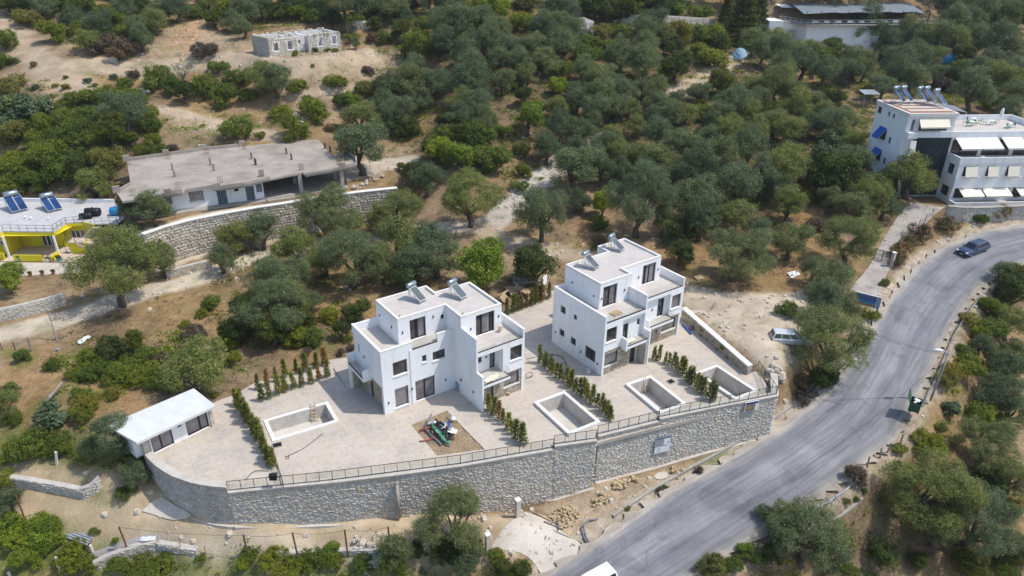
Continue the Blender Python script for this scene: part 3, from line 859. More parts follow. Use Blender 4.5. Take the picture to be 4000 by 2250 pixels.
def drape(name, left, right, mat, lift=0.06, step=0.5, across=9):
    a, b = smooth_path([tuple(G(*p)) for p in left], 0.4), smooth_path([tuple(G(*p)) for p in right], 0.4)
    n = max(8, int(max(len(a), len(b))))
    a, b = resample(a, n), resample(b, n)
    o = strip_mesh(name, a, b, across, mat)
    for v in o.data.vertices:
        v.co.z = H(v.co.x, v.co.y)+lift
    return kind(o, 'structure')
drape('driveway', [(3315,1130),(3395,1040),(3455,930),(3505,850),(3560,790)], [(3430,1180),(3468,1065),(3560,950),(3630,860),(3690,810)], 'concrete')
drape('concrete_apron', [(1905,2165),(2060,2175),(2150,2290)], [(2050,2000),(2270,2128),(2340,2160)], 'pale_concrete', 0.05)
drape('concrete_path', [(330,2170),(440,2130),(620,2085)], [(400,2180),(520,2150),(640,2110)], 'concrete', 0.07)
drape('concrete_ramp', [(555,2000),(600,1960),(630,1945)], [(680,2035),(730,2030),(750,2015)], 'pale_concrete', 0.12)
drape('concrete_strip', [(1000,1560),(1150,1505),(1290,1450),(1340,1430)], [(1003,1590),(1150,1530),(1290,1472),(1345,1450)], 'pale_concrete', 0.10)

def rect_of(corners, z):
    P = [np.array(W(*c, z))[:2] for c in corners]
    c = sum(P)/4
    e = (P[1]-P[0])-(P[3]-P[2]); L1 = np.linalg.norm(e)/2; e /= np.linalg.norm(e)
    n = np.array((-e[1], e[0]))
    L2 = (abs((P[2]-P[1])@n)+abs((P[3]-P[0])@n))/2
    if n@(P[2]-P[1]) < 0: n = -n; 
    return c, e, n, L1, L2
def rect_pts(c, e, n, a, b):
    q = [c-e*a/2-n*b/2, c+e*a/2-n*b/2, c+e*a/2+n*b/2, c-e*a/2+n*b/2]
    ar = sum(q[i][0]*q[(i+1) % 4][1]-q[(i+1) % 4][0]*q[i][1] for i in range(4))
    return [tuple(p) for p in (q if ar > 0 else q[::-1])]
POOLS = [([(1022,1641),(1283,1568),(1321,1643),(1071,1724)], 0.10, 'empty white pool below the left villa, longest of the four, holding a wooden ladder'),
         ([(2080,1575),(2198,1526),(2355,1647),(2228,1692)], 0.32, 'empty plastered pool between two hedge rows, hedge shadow lying on its floor'),
         ([(2439,1501),(2542,1464),(2684,1579),(2583,1612)], 0.32, 'empty plastered pool below the right villa with a short ladder inside'),
         ([(2723,1452),(2802,1423),(2958,1526),(2870,1565)], 0.32, 'empty plastered pool beside the stone boundary wall at the terrace end')]
holes = []
pool_rects = []
for corners, top, label in POOLS:
    c, e, n, a, b = rect_of(corners, top)
    pool_rects.append((c, e, n, a, b))
    root = thing('swimming_pool', label, 'swimming pool', (c[0], c[1], 0), math.atan2(e[1], e[0]), 'empty pools on the villa terrace')
    w = 0.34
    m = MB()
    for x0, x1, y0, y1 in ((-a/2, a/2, -b/2, -b/2+w), (-a/2, a/2, b/2-w, b/2), (-a/2, -a/2+w, -b/2+w, b/2-w), (a/2-w, a/2, -b/2+w, b/2-w)):
        m.box(x0, x1, y0, y1, -0.25, top)
    m.build('coping', 'white_coping', root)
    A, B, D = a/2-w-0.002, b/2-w-0.002, -1.35
    m = MB()
    zt = top-0.06
    m.quad((-A, -B, D), (A, -B, D), (A, B, D), (-A, B, D))
    m.quad((-A, -B, zt), (-A, -B, D), (-A, B, D), (-A, B, zt)); m.quad((A, -B, zt), (A, B, zt), (A, B, D), (A, -B, D))
    m.quad((-A, -B, zt), (A, -B, zt), (A, -B, D), (-A, -B, D)); m.quad((-A, B, zt), (-A, B, D), (A, B, D), (A, B, zt))
    m.build('basin', 'pool_plaster', root)
    holes.append(rect_pts(c, e, n, a-0.1, b-0.1))
PLANT = [tuple(W(*p)[:2]) for p in ((1607,1660),(1745,1604),(1893,1755),(1706,1780))]
holes.append(PLANT)
loops = [[Vector((x, y, z)) for (x, y), z in zip(terr, terr_z)]]+[[Vector((x, y, 0)) for x, y in reversed(h)] for h in holes]
flat = [p for l in loops for p in l]
me = bpy.data.meshes.new('terrace_paving')
tris = geometry.tessellate_polygon([[Vector((p.x, p.y, 0)) for p in l] for l in loops])
vs = [tuple(p) for p in flat]
fs = []
for a, b, c in tris:
    A, B, C = flat[a], flat[b], flat[c]
    fs.append((a, b, c) if (B-A).cross(C-A).z > 0 else (a, c, b))
k0 = len(vs)
for l in loops:
    s0 = len(vs)
    n = len(l)
    vs += [tuple(p) for p in l]+[(p.x, p.y, p.z-0.35) for p in l]
    for i in range(n):
        j = (i+1) % n
        fs.append((s0+i, s0+n+i, s0+n+j, s0+j))
me.from_pydata(vs, [], fs)
me.materials.append(MATS['paving'])
kind(link('terrace_paving', me), 'structure')
m = MB()
pl = [Vector((*p, 0)) for p in PLANT]
N = 14
for i in range(N):
    for j in range(N):
        f = lambda u, v: (pl[0]*(1-u)+pl[1]*u)*(1-v)+(pl[3]*(1-u)+pl[2]*u)*v
        q = [f(i/N, j/N), f((i+1)/N, j/N), f((i+1)/N, (j+1)/N), f(i/N, (j+1)/N)]
        m.quad(*[(p.x, p.y, -0.05+0.08*math.sin(p.x*3.1)*math.cos(p.y*2.3)-0.02) for p in reversed(q)])
kind(m.build('planting_bed', 'soil', smooth=True), 'structure')

# ---- stone walls
def stone_proto(seed, hexa=False):
    r = random.Random(seed)
    if hexa:
        n = r.choice((5, 6, 6, 7))
        ring = []
        for i in range(n):
            t = 2*math.pi*(i+r.uniform(-.22, .22))/n
            q = max(abs(math.cos(t)), abs(math.sin(t)))
            ring.append((math.cos(t)*(0.40+0.12/q*0.9), math.sin(t)*(0.40+0.12/q*0.9)))
    else:
        ring = [(-.5+r.uniform(0, .10), -.5+r.uniform(0, .14)), (r.uniform(-.1, .1), -.5+r.uniform(-.03, .06)), (.5-r.uniform(0, .10), -.5+r.uniform(0, .14)),
                (.5-r.uniform(0, .10), .5-r.uniform(0, .16)), (r.uniform(-.1, .1), .5-r.uniform(-.03, .08)), (-.5+r.uniform(0, .10), .5-r.uniform(0, .16))]
    n = len(ring)
    v = [(x, 0.0, z) for x, z in ring]+[(x*0.97, 0.62+r.uniform(-.1, .1), z*0.95) for x, z in ring]+[(x*0.74, 1.0+r.uniform(-.2, .2), z*0.66) for x, z in ring]
    f = []
    for a in (0, n):
        for i in range(n):
            j = (i+1) % n
            f.append((a+i, a+j, a+n+j, a+n+i))
    f.append(tuple(range(2*n, 3*n)))
    return v, f
PROTO = [stone_proto(i) for i in range(12)]
PROTO_HEX = [stone_proto(100+i, True) for i in range(12)]

def arc_path(pts):
    P = np.array([p[:2] for p in pts], float)
    d = np.r_[0, np.cumsum(np.linalg.norm(np.diff(P, axis=0), axis=1))]
    vals = np.array([p[2:] for p in pts], float)
    def at(s):
        i = int(np.clip(np.searchsorted(d, s)-1, 0, len(d)-2))
        t = (s-d[i])/(d[i+1]-d[i])
        q = P[i]*(1-t)+P[i+1]*t
        e = (P[i+1]-P[i])/(d[i+1]-d[i])
        return q, e, vals[i]*(1-t)+vals[i+1]*t
    return d[-1], at

def stone_wall(name, label, sections, course=0.18, length=(0.22, 0.54), mat='grey', thick=0.6, depth=0.05, hexa=False, singles=300, coping=None, footing=None, cap_h=0.12, group=None, cat='stone wall', both=False, seed=1):
    """sections: lists of (x, y, top, foot) along the outer face, outward to the right of travel"""
    r = random.Random(seed)
    x0, y0, _, z0 = sections[0][0]
    root = thing(name, label, cat, (x0, y0, z0), 0, group)
    base = Vector((x0, y0, z0))
    protos = PROTO_HEX if hexa else PROTO
    core, cap, foot = MB(), MB(), MB()
    stones = []
    for sec in sections:
        L, at = arc_path(sec)
        n = max(1, int(L/1.0))
        ring = []
        for i in range(n+1):
            q, e, (zt, zb) = at(min(L-1e-6, L*i/n))
            ring.append((q, np.array((e[1], -e[0])), zt, zb))
        for A, B in zip(ring[:-1], ring[1:]):
            o = lambda R_, off, z: (R_[0][0]+R_[1][0]*off, R_[0][1]+R_[1][1]*off, z)
            core.quad(o(A, 0, A[3]-.5), o(B, 0, B[3]-.5), o(B, 0, B[2]), o(A, 0, A[2]))
            core.quad(o(A, -thick, A[2]), o(B, -thick, B[2]), o(B, -thick, B[3]-.5), o(A, -thick, A[3]-.5))
            core.quad(o(A, 0, A[2]), o(B, 0, B[2]), o(B, -thick, B[2]), o(A, -thick, A[2]))
            if coping:
                a, b, c2 = 0.06+depth, -thick-0.05, cap_h
                cap.quad(o(A, a, A[2]+c2), o(B, a, B[2]+c2), o(B, b, B[2]+c2), o(A, b, A[2]+c2))
                cap.quad(o(A, a, A[2]-.02), o(B, a, B[2]-.02), o(B, a, B[2]+c2), o(A, a, A[2]+c2))
                cap.quad(o(A, b, A[2]+c2), o(B, b, B[2]+c2), o(B, b, B[2]-.02), o(A, b, A[2]-.02))
                cap.quad(o(B, a, B[2]-.02), o(A, a, A[2]-.02), o(A, b, A[2]-.02), o(B, b, B[2]-.02))
            if footing:
                foot.quad(o(A, .32, A[3]+footing), o(B, .32, B[3]+footing), o(B, 0.02, B[3]+footing), o(A, 0.02, A[3]+footing))
                foot.quad(o(A, .32, A[3]-.4), o(B, .32, B[3]-.4), o(B, .32, B[3]+footing), o(A, .32, A[3]+footing))
        for A, sgn in ((ring[0], -1), (ring[-1], 1)):
            o = lambda off, z: (A[0][0]+A[1][0]*off, A[0][1]+A[1][1]*off, z)
            core.quad(o(0, A[3]-.5), o(-thick, A[3]-.5), o(-thick, A[2]), o(0, A[2]))
            if coping:
                cap.quad(o(.06+depth, A[2]-.02), o(-thick-.05, A[2]-.02), o(-thick-.05, A[2]+cap_h), o(.06+depth, A[2]+cap_h))
        zmin = min(p[3] for p in sec); zmax = max(p[2] for p in sec)
        zz = zmin-0.1
        while zz < zmax:
            h = course*r.uniform(0.78, 1.25)
            s = -r.uniform(0, length[1])
            while s < L:
                ln = r.uniform(*length)*(1.35 if r.random() < 0.12 else 1)
                mid = min(max(s+ln/2, 0.02), L-0.02)
                q, e, (zt, zb) = at(mid)
                hz = h*r.uniform(0.86, 1.02)
                zc = zz+h/2+r.uniform(-.03, .03)*(2 if hexa else 1)
                if s+ln*0.3 > 0 and s+ln*0.7 < L and zc+hz*0.3 < zt and zc > zb-0.05:
                    if zc+hz/2 > zt-0.01: hz = 2*(zt-0.01-zc)
                    nrm = (e[1], -e[0])
                    stones.append((q[0], q[1], zc, math.atan2(e[1], e[0]), ln-0.022, depth*r.uniform(.5, 1.5), hz-0.02, nrm))
                s += ln
            zz += h
    score = [st[4]*st[6]/(np.dot(np.array(st[:3])-np.array((0, 0, CAMZ)), _F)**2) for st in stones]
    order = np.argsort(score)[::-1]
    core.build(name+'_core', 'mortar', root).location = -base
    if coping: cap.build('coping', coping, root).location = -base
    if footing: foot.build('footing', 'pale_concrete', root).location = -base
    mes = []
    for v, f in protos:
        me = bpy.data.meshes.new('stone'); me.from_pydata([(a, -b, c) for a, b, c in v], [], f); me.materials.append(MATS[mat+'_stone']); mes.append(me)
    order = [k for k in order if stones[k][6] > 0.05]
    pick = order[:singles]
    for kk in pick:
        x, y, z, az, l, d, h, nrm = stones[kk]
        o = link('stone', r.choice(mes), root, Vector((x, y, z))-base, az)
        o.scale = (l, d, h)
    V, F, T = [], [], []
    off = 0
    byn = {}
    for kk in order[singles:]:
        x, y, z, az, l, d, h, nrm = stones[kk]
        v, f = r.choice(protos)
        a = np.array(v)*np.array((l, -d, h))
        c_, s_ = math.cos(az), math.sin(az)
        V.append(np.stack([x+a[:, 0]*c_-a[:, 1]*s_, y+a[:, 0]*s_+a[:, 1]*c_, z+a[:, 2]], 1)-np.array(base))
        tn = r.random()
        for q in f:
            F.append(tuple(off+i for i in q)); T.append(tn)
        off += len(v)
    if V:
        me = bpy.data.meshes.new('stonework')
        me.from_pydata(np.concatenate(V).tolist(), [], F)
        a = me.attributes.new('tone', 'FLOAT', 'FACE'); a.data.foreach_set('value', np.array(T, np.float32))
        me.materials.append(MATS[mat+'_stone_joined'])
        kind(link('stonework', me, root), 'stuff')
    return root

def wp(px, py, top, foot=None, dx=0, dy=0):
    p = W(px, py, top)
    x, y = p.x+dx, p.y+dy
    return (x, y, top, H(x, y-0.45)-0.05 if foot is None else foot)
curve = [(555,1758),(585,1795),(622,1828),(670,1858),(740,1884),(810,1899),(885,1905)]
sec1 = [wp(x, y, 0.32) for x, y in curve]
def after(sec, pts, top, foot=None):
    return [wp(x, y, top, foot) for x, y in pts]
sec1[-1] = (*sec1[-1][:3], foot_xy[0][2]-.12); sec1[-2] = (*sec1[-2][:3], foot_xy[0][2]-.08); sec1[-3] = (*sec1[-3][:3], foot_xy[0][2]+.05)
sec2 = [(sec1[-1][0]+0.02, sec1[-1][1]-0.02, -0.28, foot_xy[0][2]-.12)]+[wp(q[0], q[1], q[2], f[2]-.12) for q, f in zip(WALL_TOP[1:7], foot_xy[1:7])]
sec3 = [(sec2[-1][0]+0.02, sec2[-1][1], 0.45, sec2[-1][3])]+after(0, [(2332,1722)], 0.45)
sec4 = after(0, [(2338,1706),(2455,1677),(2575,1648)], 0.45)
sec5 = [(sec4[-1][0]+0.02, sec4[-1][1], 0.75, sec4[-1][3])]+after(0, [(2700,1612),(2850,1582),(3037,1548)], 0.75)
ex = np.array(sec5[-1][:2]); bk = np.array(W(3010,1500,0))[:2]
sec6 = [(ex[0], ex[1], 0.75, sec5[-1][3]), (bk[0]+0.9, bk[1]+1.2, 0.4, -0.4)]
stone_wall('retaining_wall', 'long tall grey stone retaining wall holding up the villa terrace, curved at its left end', [sec1, sec2, sec3, sec4, sec5, sec6], coping='coping_concrete', footing=0.14, cat='retaining wall', thick=0.55)
u0, u1 = W(2660,1243), W(2917,1464)
stone_wall('boundary_wall', 'low buff stone wall with pale coping between terrace and sandy parking ground', [[(u0.x, u0.y, 1.35, -0.1), (u1.x, u1.y, 1.05, -0.1)]], mat='buff', course=0.2, length=(.25, .55), singles=120, coping='white_coping', thick=0.5, depth=0.05, seed=3)
upts = [(560,917),(640,889),(740,862),(870,836),(1000,813),(1130,793),(1250,773),(1400,752),(1552,736)]
upw = [wp(x, y, 6.15, None) for x, y in upts]
upw = [(x, y, z, min(f, 5.5)) for x, y, z, f in upw]
stone_wall('rubble_wall', 'tall pale rubble retaining wall below the unfinished concrete house', [upw], course=0.40, length=(.30, .62), mat='pale', hexa=True, depth=0.10, coping='white_coping', cap_h=0.10, cat='retaining wall', thick=0.6, seed=5)
ua = W(468,888,5.4)
stone_wall('rubble_wall', 'short grey rubble wall stub beside the yellow house, joining the tall rubble wall', [[(ua.x, ua.y, 5.2, 1.2), (upw[0][0]-0.15, upw[0][1]+0.1, 5.9, 1.0)]], course=0.33, length=(.3, .6), mat='grey', hexa=True, singles=60, thick=0.6, depth=0.1, cat='retaining wall', seed=6)

def ground_wall(name, label, pts, top, **kw):
    sec = []
    for p in pts:
        g = G(p[0], p[1])
        sec.append((g.x, g.y, g.z+(p[2] if len(p) > 2 else top), g.z-0.15))
    return stone_wall(name, label, [sec], **kw)
ground_wall('field_wall', 'grey stone garden wall under the lawn of the yellow house, beside the track', [(-30,1262),(80,1240),(180,1215),(262,1190)], 1.5, course=.25, length=(.3, .7), singles=110, cat='stone wall', seed=7, thick=.5, mat='grey')
ground_wall('field_wall', 'low stone wall between the white track and the lower gravel track', [(655,1090),(760,1062),(830,1045)], 1.1, course=.22, singles=60, seed=8, thick=.5, mat='pale')
ground_wall('field_wall', 'low dry-stone wall along the uphill edge of the lower dirt track', [(10,1895),(120,1910),(230,1930),(330,1950),(370,1930),(400,1900)], 1.0, course=.22, length=(.25, .6), singles=80, seed=9, thick=.5, mat='grey')
ground_wall('field_wall', 'tumbledown dry-stone wall below the dirt track in the vegetable garden', [(370,2235),(450,2195),(540,2165),(615,2150)], 0.9, course=.22, length=(.25, .6), singles=60, seed=10, thick=.5, mat='pale')
ground_wall('field_wall', 'dark low wall below the dirt track behind the rusty posts', [(617,2150),(690,2162),(770,2178)], 0.8, course=.22, singles=40, seed=11, thick=.5, mat='grey')
ground_wall('field_wall', 'pale block wall behind the rusty posts over the green garden', [(1080,2180),(1200,2178),(1330,2172),(1480,2168)], 0.55, course=.25, length=(.4, .8), singles=40, seed=12, thick=.5, mat='pale')
ground_wall('roadside_wall', 'grey stone wall below the hotel terrace at the outer bend', [(3690,862),(3760,868),(3850,866),(3930,862),(4040,858)], 2.2, course=.26, length=(.35, .8), singles=150, seed=13, thick=.6, mat='grey', coping='concrete', cap_h=.08)
ground_wall('dry_stone_heap', 'crumbling white dry-stone wall among bushes right of the ruin', [(1355,120),(1400,112),(1440,118)], 1.6, course=.4, length=(.4, .9), singles=40, seed=14, thick=1.2, mat='pale', hexa=True, depth=.25)
ground_wall('field_wall', 'dark stone terrace wall beneath the vine pergola at the top', [(2430,95),(2560,98),(2700,105),(2790,110)], 2.2, course=.4, length=(.4, .9), singles=60, seed=15, thick=.6, mat='grey')

# ---- glass and steel railings on the retaining wall
def railing(name, label, P, Q, h=1.0, spacing=1.12, group=None):
    P, Q = Vector(P), Vector(Q)
    d = Q-P
    L = d.length
    n = max(1, round(L/spacing))
    az = math.atan2(d.y, d.x)
    root = thing(name, label, 'railing', P, 0, group)
    m = MB(); m.box(-.022, .022, -.022, .022, 0, h)
    pm = m.mesh('post'); pm.materials.append(MATS['black_metal'])
    sl = d.z/L
    m = MB()
    w = L/n
    m.quad((0.03, 0, 0.10), (w-0.03, 0, 0.10+sl*w), (w-0.03, 0, h-.05+sl*w), (0.03, 0, h-.05))
    gm = m.mesh('glass_pane'); gm.materials.append(MATS['clear_glass'])
    for i in range(n+1):
        link('post', pm, root, d*(i/n), az)
        if i < n:
            link('glass_pane', gm, root, d*(i/n), az)
    for nm, z in (('top_rail', h), ('bottom_rail', 0.08)):
        m = MB(); m.bar(Vector((0, 0, z)), d+Vector((0, 0, z)), .04)
        m.build(nm, 'black_metal', root)
    return root
def rail_on(sec, label, inset=0.2):
    P, Q = Vector((sec[0][0], sec[0][1], sec[0][2]+.12)), Vector((sec[1][0], sec[1][1], sec[1][2]+.12))
    nrm = Vector((-(Q-P).y, (Q-P).x, 0)).normalized()*inset
    return railing('terrace_railing', label, P+nrm, Q+nrm, group='railings along the retaining wall')
rail_on([sec2[0], sec2[2]], 'black glass railing on the wall top below the left end yard and long pool')
rail_on([sec2[2], sec2[4]], 'black glass railing on the wall top in front of the planting square')
rail_on([sec2[4], sec2[6]], 'black glass railing on the wall top left of the raised coping step')
rail_on([sec3[0], sec3[1]], 'short black glass railing on the raised step of the wall')
rail_on([sec4[0], sec4[2]], 'black glass railing on the wall top in front of the ladder pool')
rail_on([sec5[0], sec5[3]], 'black glass railing on the highest coping above the picture board')
rp = W(2948,1440,0.1)
railing('terrace_railing', 'black glass railing at the terrace end beside the boundary wall', Vector((sec5[3][0]-.1, sec5[3][1]+.3, .75)), Vector((rp.x+.3, rp.y, .1)), group='railings along the retaining wall')
ra, rb = W(1070,1785), W(1108,1905)
railing('terrace_railing', 'short black railing dividing the left end yard from the long pool yard', ra, rb, 1.0, 1.0, 'railings along the retaining wall')
# concrete drain shaft on the big wall
q, e, _ = arc_path(sec2)[1](19.6)
fx, fy = W(1548,1900,-0.9)[:2]
t0 = tag(MB().build('drain_shaft', 'concrete'), 'upright grey concrete drain shaft standing against the tall retaining wall', 'drain')
m = MB(); m.tube([(0, 0, -3.8), (0, 0, 0)], 0.16, 10); m.tube([(0, 0, 0), (0, 0.35, 0.1)], 0.16, 10)
t0.data = m.mesh('drain_shaft', True); t0.data.materials.append(MATS['concrete'])
best = min(((Vector((*arc_path(sec2)[1](s)[0], 0))-Vector((fx, fy, 0))).length, s) for s in np.arange(0.5, 40, 0.25))[1]
q, e, v_ = arc_path(sec2)[1](best)
t0.location = (q[0]+e[1]*0.25, q[1]-e[0]*0.25, -0.9)
# ---------------------------------------------------------------- buildings
def frame_pane(parent, P, e, n, w, h, mull=(), glass='window_glass', fw=0.06, name='window', sill=None, frame='dark_frame', grid=0, open_=None):
    """a window or glazed door: P lower left corner on the wall's recessed plane, e along, n outward"""
    e, n, P = Vector(e), Vector(n), Vector(P)
    up = Vector((0, 0, 1))
    m = MB()
    c = lambda a, z, d=0: P+e*a+up*z+n*d
    m.bar(c(fw/2, 0), c(fw/2, h), fw, fw, n); m.bar(c(w-fw/2, 0), c(w-fw/2, h), fw, fw, n)
    m.bar(c(0, fw/2), c(w, fw/2), fw, fw, n); m.bar(c(0, h-fw/2), c(w, h-fw/2), fw, fw, n)
    for k in mull:
        m.bar(c(k*w, 0), c(k*w, h), fw*1.5, fw, n)
    for k in range(1, grid):
        m.bar(c(0, h*k/grid), c(w, h*k/grid), fw*.5, fw*.5, n); m.bar(c(w*k/grid, 0), c(w*k/grid, h), fw*.5, fw*.5, n)
    o = m.build(name, frame, parent)
    edges = [0]+list(mull)+[1]
    for i, (a, b) in enumerate(zip(edges[:-1], edges[1:])):
        g = MB()
        g.quad(c(a*w+.02, .02, -.015), c(b*w-.02, .02, -.015), c(b*w-.02, h-.02, -.015), c(a*w+.02, h-.02, -.015))
        g.build('pane', (glass if isinstance(glass, str) else glass[i % len(glass)]), o)
    if sill:
        s = MB()
        p0, p1 = c(-.06, -.07, .12), c(w+.06, -.07, .12)
        s.bar(p0, p1, .30, .08)
        s.build('sill', sill, o)
    return o

def wall_windows(parent, plane, spans, depth=0.19, **kw):
    """windows in openings of a wall lying at v = plane (front) or u = plane (left)"""
    ax, val = plane
    for sp in spans:
        a0, a1, b0, b1 = sp[:4]
        k = dict(kw); k.update(sp[4] if len(sp) > 4 else {})
        if ax == 'v':
            frame_pane(parent, (a0, val+depth, b0), (1, 0, 0), (0, -1, 0), a1-a0, b1-b0, **k)
        else:
            frame_pane(parent, (val+depth, a1, b0), (0, -1, 0), (-1, 0, 0), a1-a0, b1-b0, **k)

def wall_lamp(parent, x, y, z):
    box_part('wall_lamp', 'black_metal', parent, x-.05, x+.05, y-.05, y+.05, z-.12, z+.12)

def glass_rail(parent, P, Q, h=0.95, base=True):
    P, Q = Vector(P), Vector(Q)
    n = max(1, round((Q-P).length/1.3))
    if base:
        m = MB(); m.bar(P+Vector((0, 0, .04)), Q+Vector((0, 0, .04)), .07, .12)
        m.build('rail_channel', 'black_metal', parent)
    for i in range(n):
        a, b = P.lerp(Q, i/n+.004), P.lerp(Q, (i+1)/n-.004)
        m = MB(); m.quad(a+Vector((0, 0, .1)), b+Vector((0, 0, .1)), b+Vector((0, 0, h)), a+Vector((0, 0, h)))
        m.build('glass_panel', 'clear_glass', parent)

def rim(m, poly, w, z0, z1):
    """a parapet of width w just inside the outline poly (counterclockwise, right angles)"""
    n = len(poly)
    inner = []
    for i in range(n):
        p0, p1, p2 = Vector(poly[i-1]), Vector(poly[i]), Vector(poly[(i+1) % n])
        e1, e2 = (p1-p0).normalized(), (p2-p1).normalized()
        n1, n2 = Vector((-e1.y, e1.x)), Vector((-e2.y, e2.x))
        b = (n1+n2)
        inner.append(p1+b*(w/max(0.2, (1+n1.dot(n2)))))
    for i in range(n):
        j = (i+1) % n
        a, b, c, d = poly[i], poly[j], inner[j], inner[i]
        m.quad((*a, z1), (*b, z1), (*c, z1), (*d, z1))
        m.quad((*a, z0), (*b, z0), (*b, z1), (*a, z1))
        m.quad((*d, z1), (*c, z1), (*c, z0), (*d, z0))

AZV = math.radians(35.5)
o1 = W(1300+495/2.415, 1050+1378/2.415)
V1 = thing('villa', 'white cubic villa pair on the left, with a porch balcony at its shaded left side', 'villa', o1, AZV, 'white villas on the terrace')
m = MB()
m.walls([(0,0),(3.1,0),(3.1,.35),(0,.35)], 0, 2.95, {0: [(1.18,2.64,.30,2.48)]}, top=False)
m.walls([(0,0),(3.1,0),(3.1,6.2),(0,6.2)], 2.95, 6.15, {0: [(1.17,2.68,3.98,5.5)], 3: [(4.9,5.3,4.5,5.5)]})
m.walls([(3.1,.12),(8,.12),(8,6.2),(3.1,6.2)], 0, 6.15, {0: [(3.48,5.66,.06,2.45),(4.37,4.87,4.36,5.12),(5.55,6.95,4.08,5.1)]})
m.box(2.98, 3.22, -.07, .118, 0, 6.3)
m.walls([(8,-2.8),(13.7,-2.8),(13.7,4.6),(8,4.6)], 0, 6.15, {0: [(8.75,9.4,4.15,4.95),(10.3,11.0,3.02,5.15)]})
m.walls([(11.1,-4),(13.7,-4),(13.7,-2.8),(11.1,-2.8)], 2.72, 6.15, {0: [(11.97,13.4,3.95,5.5)]})
m.box(8.2, 11.1, -4, -2.8, 5.72, 6.15)
m.box(8.0, 8.2, -4, -2.8, 0, 7.75); m.box(8.0, 8.2, -5, -4, 0, 4.05); m.box(8.0, 8.2, -2.8, -1.31, 6.15, 7.75)
m.box(8.2, 11.3, -5, -2.8, 2.70, 3.0)
m.quad((11.1,-4,2.72),(11.1,-2.8,2.72),(13.7,-2.8,2.72),(13.7,-4,2.72))
m.box(13.4, 13.7, -4, -3.7, 0, 2.72)
UL = [(2.75,1.65),(8,1.65),(8,6.4),(2.75,6.4)]
m.walls(UL, 6.15, 8.75, {0: [(4.02,5.76,6.2,8.45),(7.45,7.85,7.5,8.0)]}, top=False)
m.walls([(8,-1.3),(12.75,-1.3),(12.75,4.6),(8,4.6)], 6.15, 8.75, {0: [(9.72,11.9,6.2,8.55)]}, top=False)
m.walls([(8,4.6),(8.55,4.6),(8.55,6.4),(8,6.4)], 6.15, 8.75, top=False)
m.box(-.9, 0, 2.6, 6.2, 2.70, 3.0); m.box(-.9, 0, 2.48, 2.6, 2.70, 4.0); m.box(-.9, 0, 6.08, 6.2, 3.0, 4.1); m.box(-.9, -.65, 5.92, 6.18, 0, 2.70)
m.build('wall', 'white_plaster', V1)
m = MB()
m.box(0, .2, 0, 6.4, 6.15, 7.1); m.box(.2, 3.3, 0, .2, 6.15, 7.1); m.box(.2, 2.75, 6.2, 6.4, 6.15, 7.1); m.box(6.15, 8.0, .12, .32, 6.15, 6.95); m.box(13.5, 13.7, -4, 4.6, 6.15, 7.1); m.box(12.75, 13.5, 4.4, 4.6, 6.15, 7.1)
m.split('parapet', 'white_plaster', V1)
m = MB()
m.box(-.03, .23, -.03, 6.43, 7.1, 7.14); m.box(.23, 3.33, -.03, .23, 7.1, 7.14); m.box(6.12, 8.0, .09, .35, 6.95, 7.0); m.box(13.47, 13.73, -4.03, 4.6, 7.1, 7.14); m.box(7.97, 8.23, -4.03, -1.32, 7.75, 7.79); m.box(7.97, 8.23, -5.03, -4.04, 4.05, 4.09)
m.split('coping', 'white_coping', V1)
RP = [(2.75,1.65),(8,1.65),(8,-1.3),(12.75,-1.3),(12.75,4.6),(8.55,4.6),(8.55,6.4),(2.75,6.4)]
m = MB(); rim(m, RP, .22, 8.75, 9.02); m.split('roof_parapet', 'white_coping', V1)
m = MB()
for q in ([(2.76,1.66),(8,1.66),(8,6.39),(2.76,6.39)], [(8,-1.29),(12.74,-1.29),(12.74,4.59),(8,4.59)], [(8,4.59),(8.54,4.59),(8.54,6.39),(8,6.39)]):
    m.quad(*[(x, y, 8.78) for x, y in q])
m.build('roof', 'roof_tile_floor', V1)
m = MB()
m.quad((.2,.2,6.17),(8,.3,6.17),(8,1.65,6.17),(.2,1.65,6.17)); m.quad((.2,1.65,6.17),(2.75,1.65,6.17),(2.75,6.2,6.17),(.2,6.2,6.17)); m.quad((8.2,-4,6.17),(13.5,-4,6.17),(13.5,-1.3,6.17),(8.2,-1.3,6.17)); m.quad((12.75,-1.3,6.17),(13.5,-1.3,6.17),(13.5,4.4,6.17),(12.75,4.4,6.17))
m.quad((8.2,-4.99,3.02),(11.3,-4.99,3.02),(11.3,-2.8,3.02),(8.2,-2.8,3.02)); m.quad((-.89,2.6,3.02),(0,2.6,3.02),(0,6.08,3.02),(-.89,6.08,3.02))
m.split('terrace_floor', 'roof_tile_floor', V1)
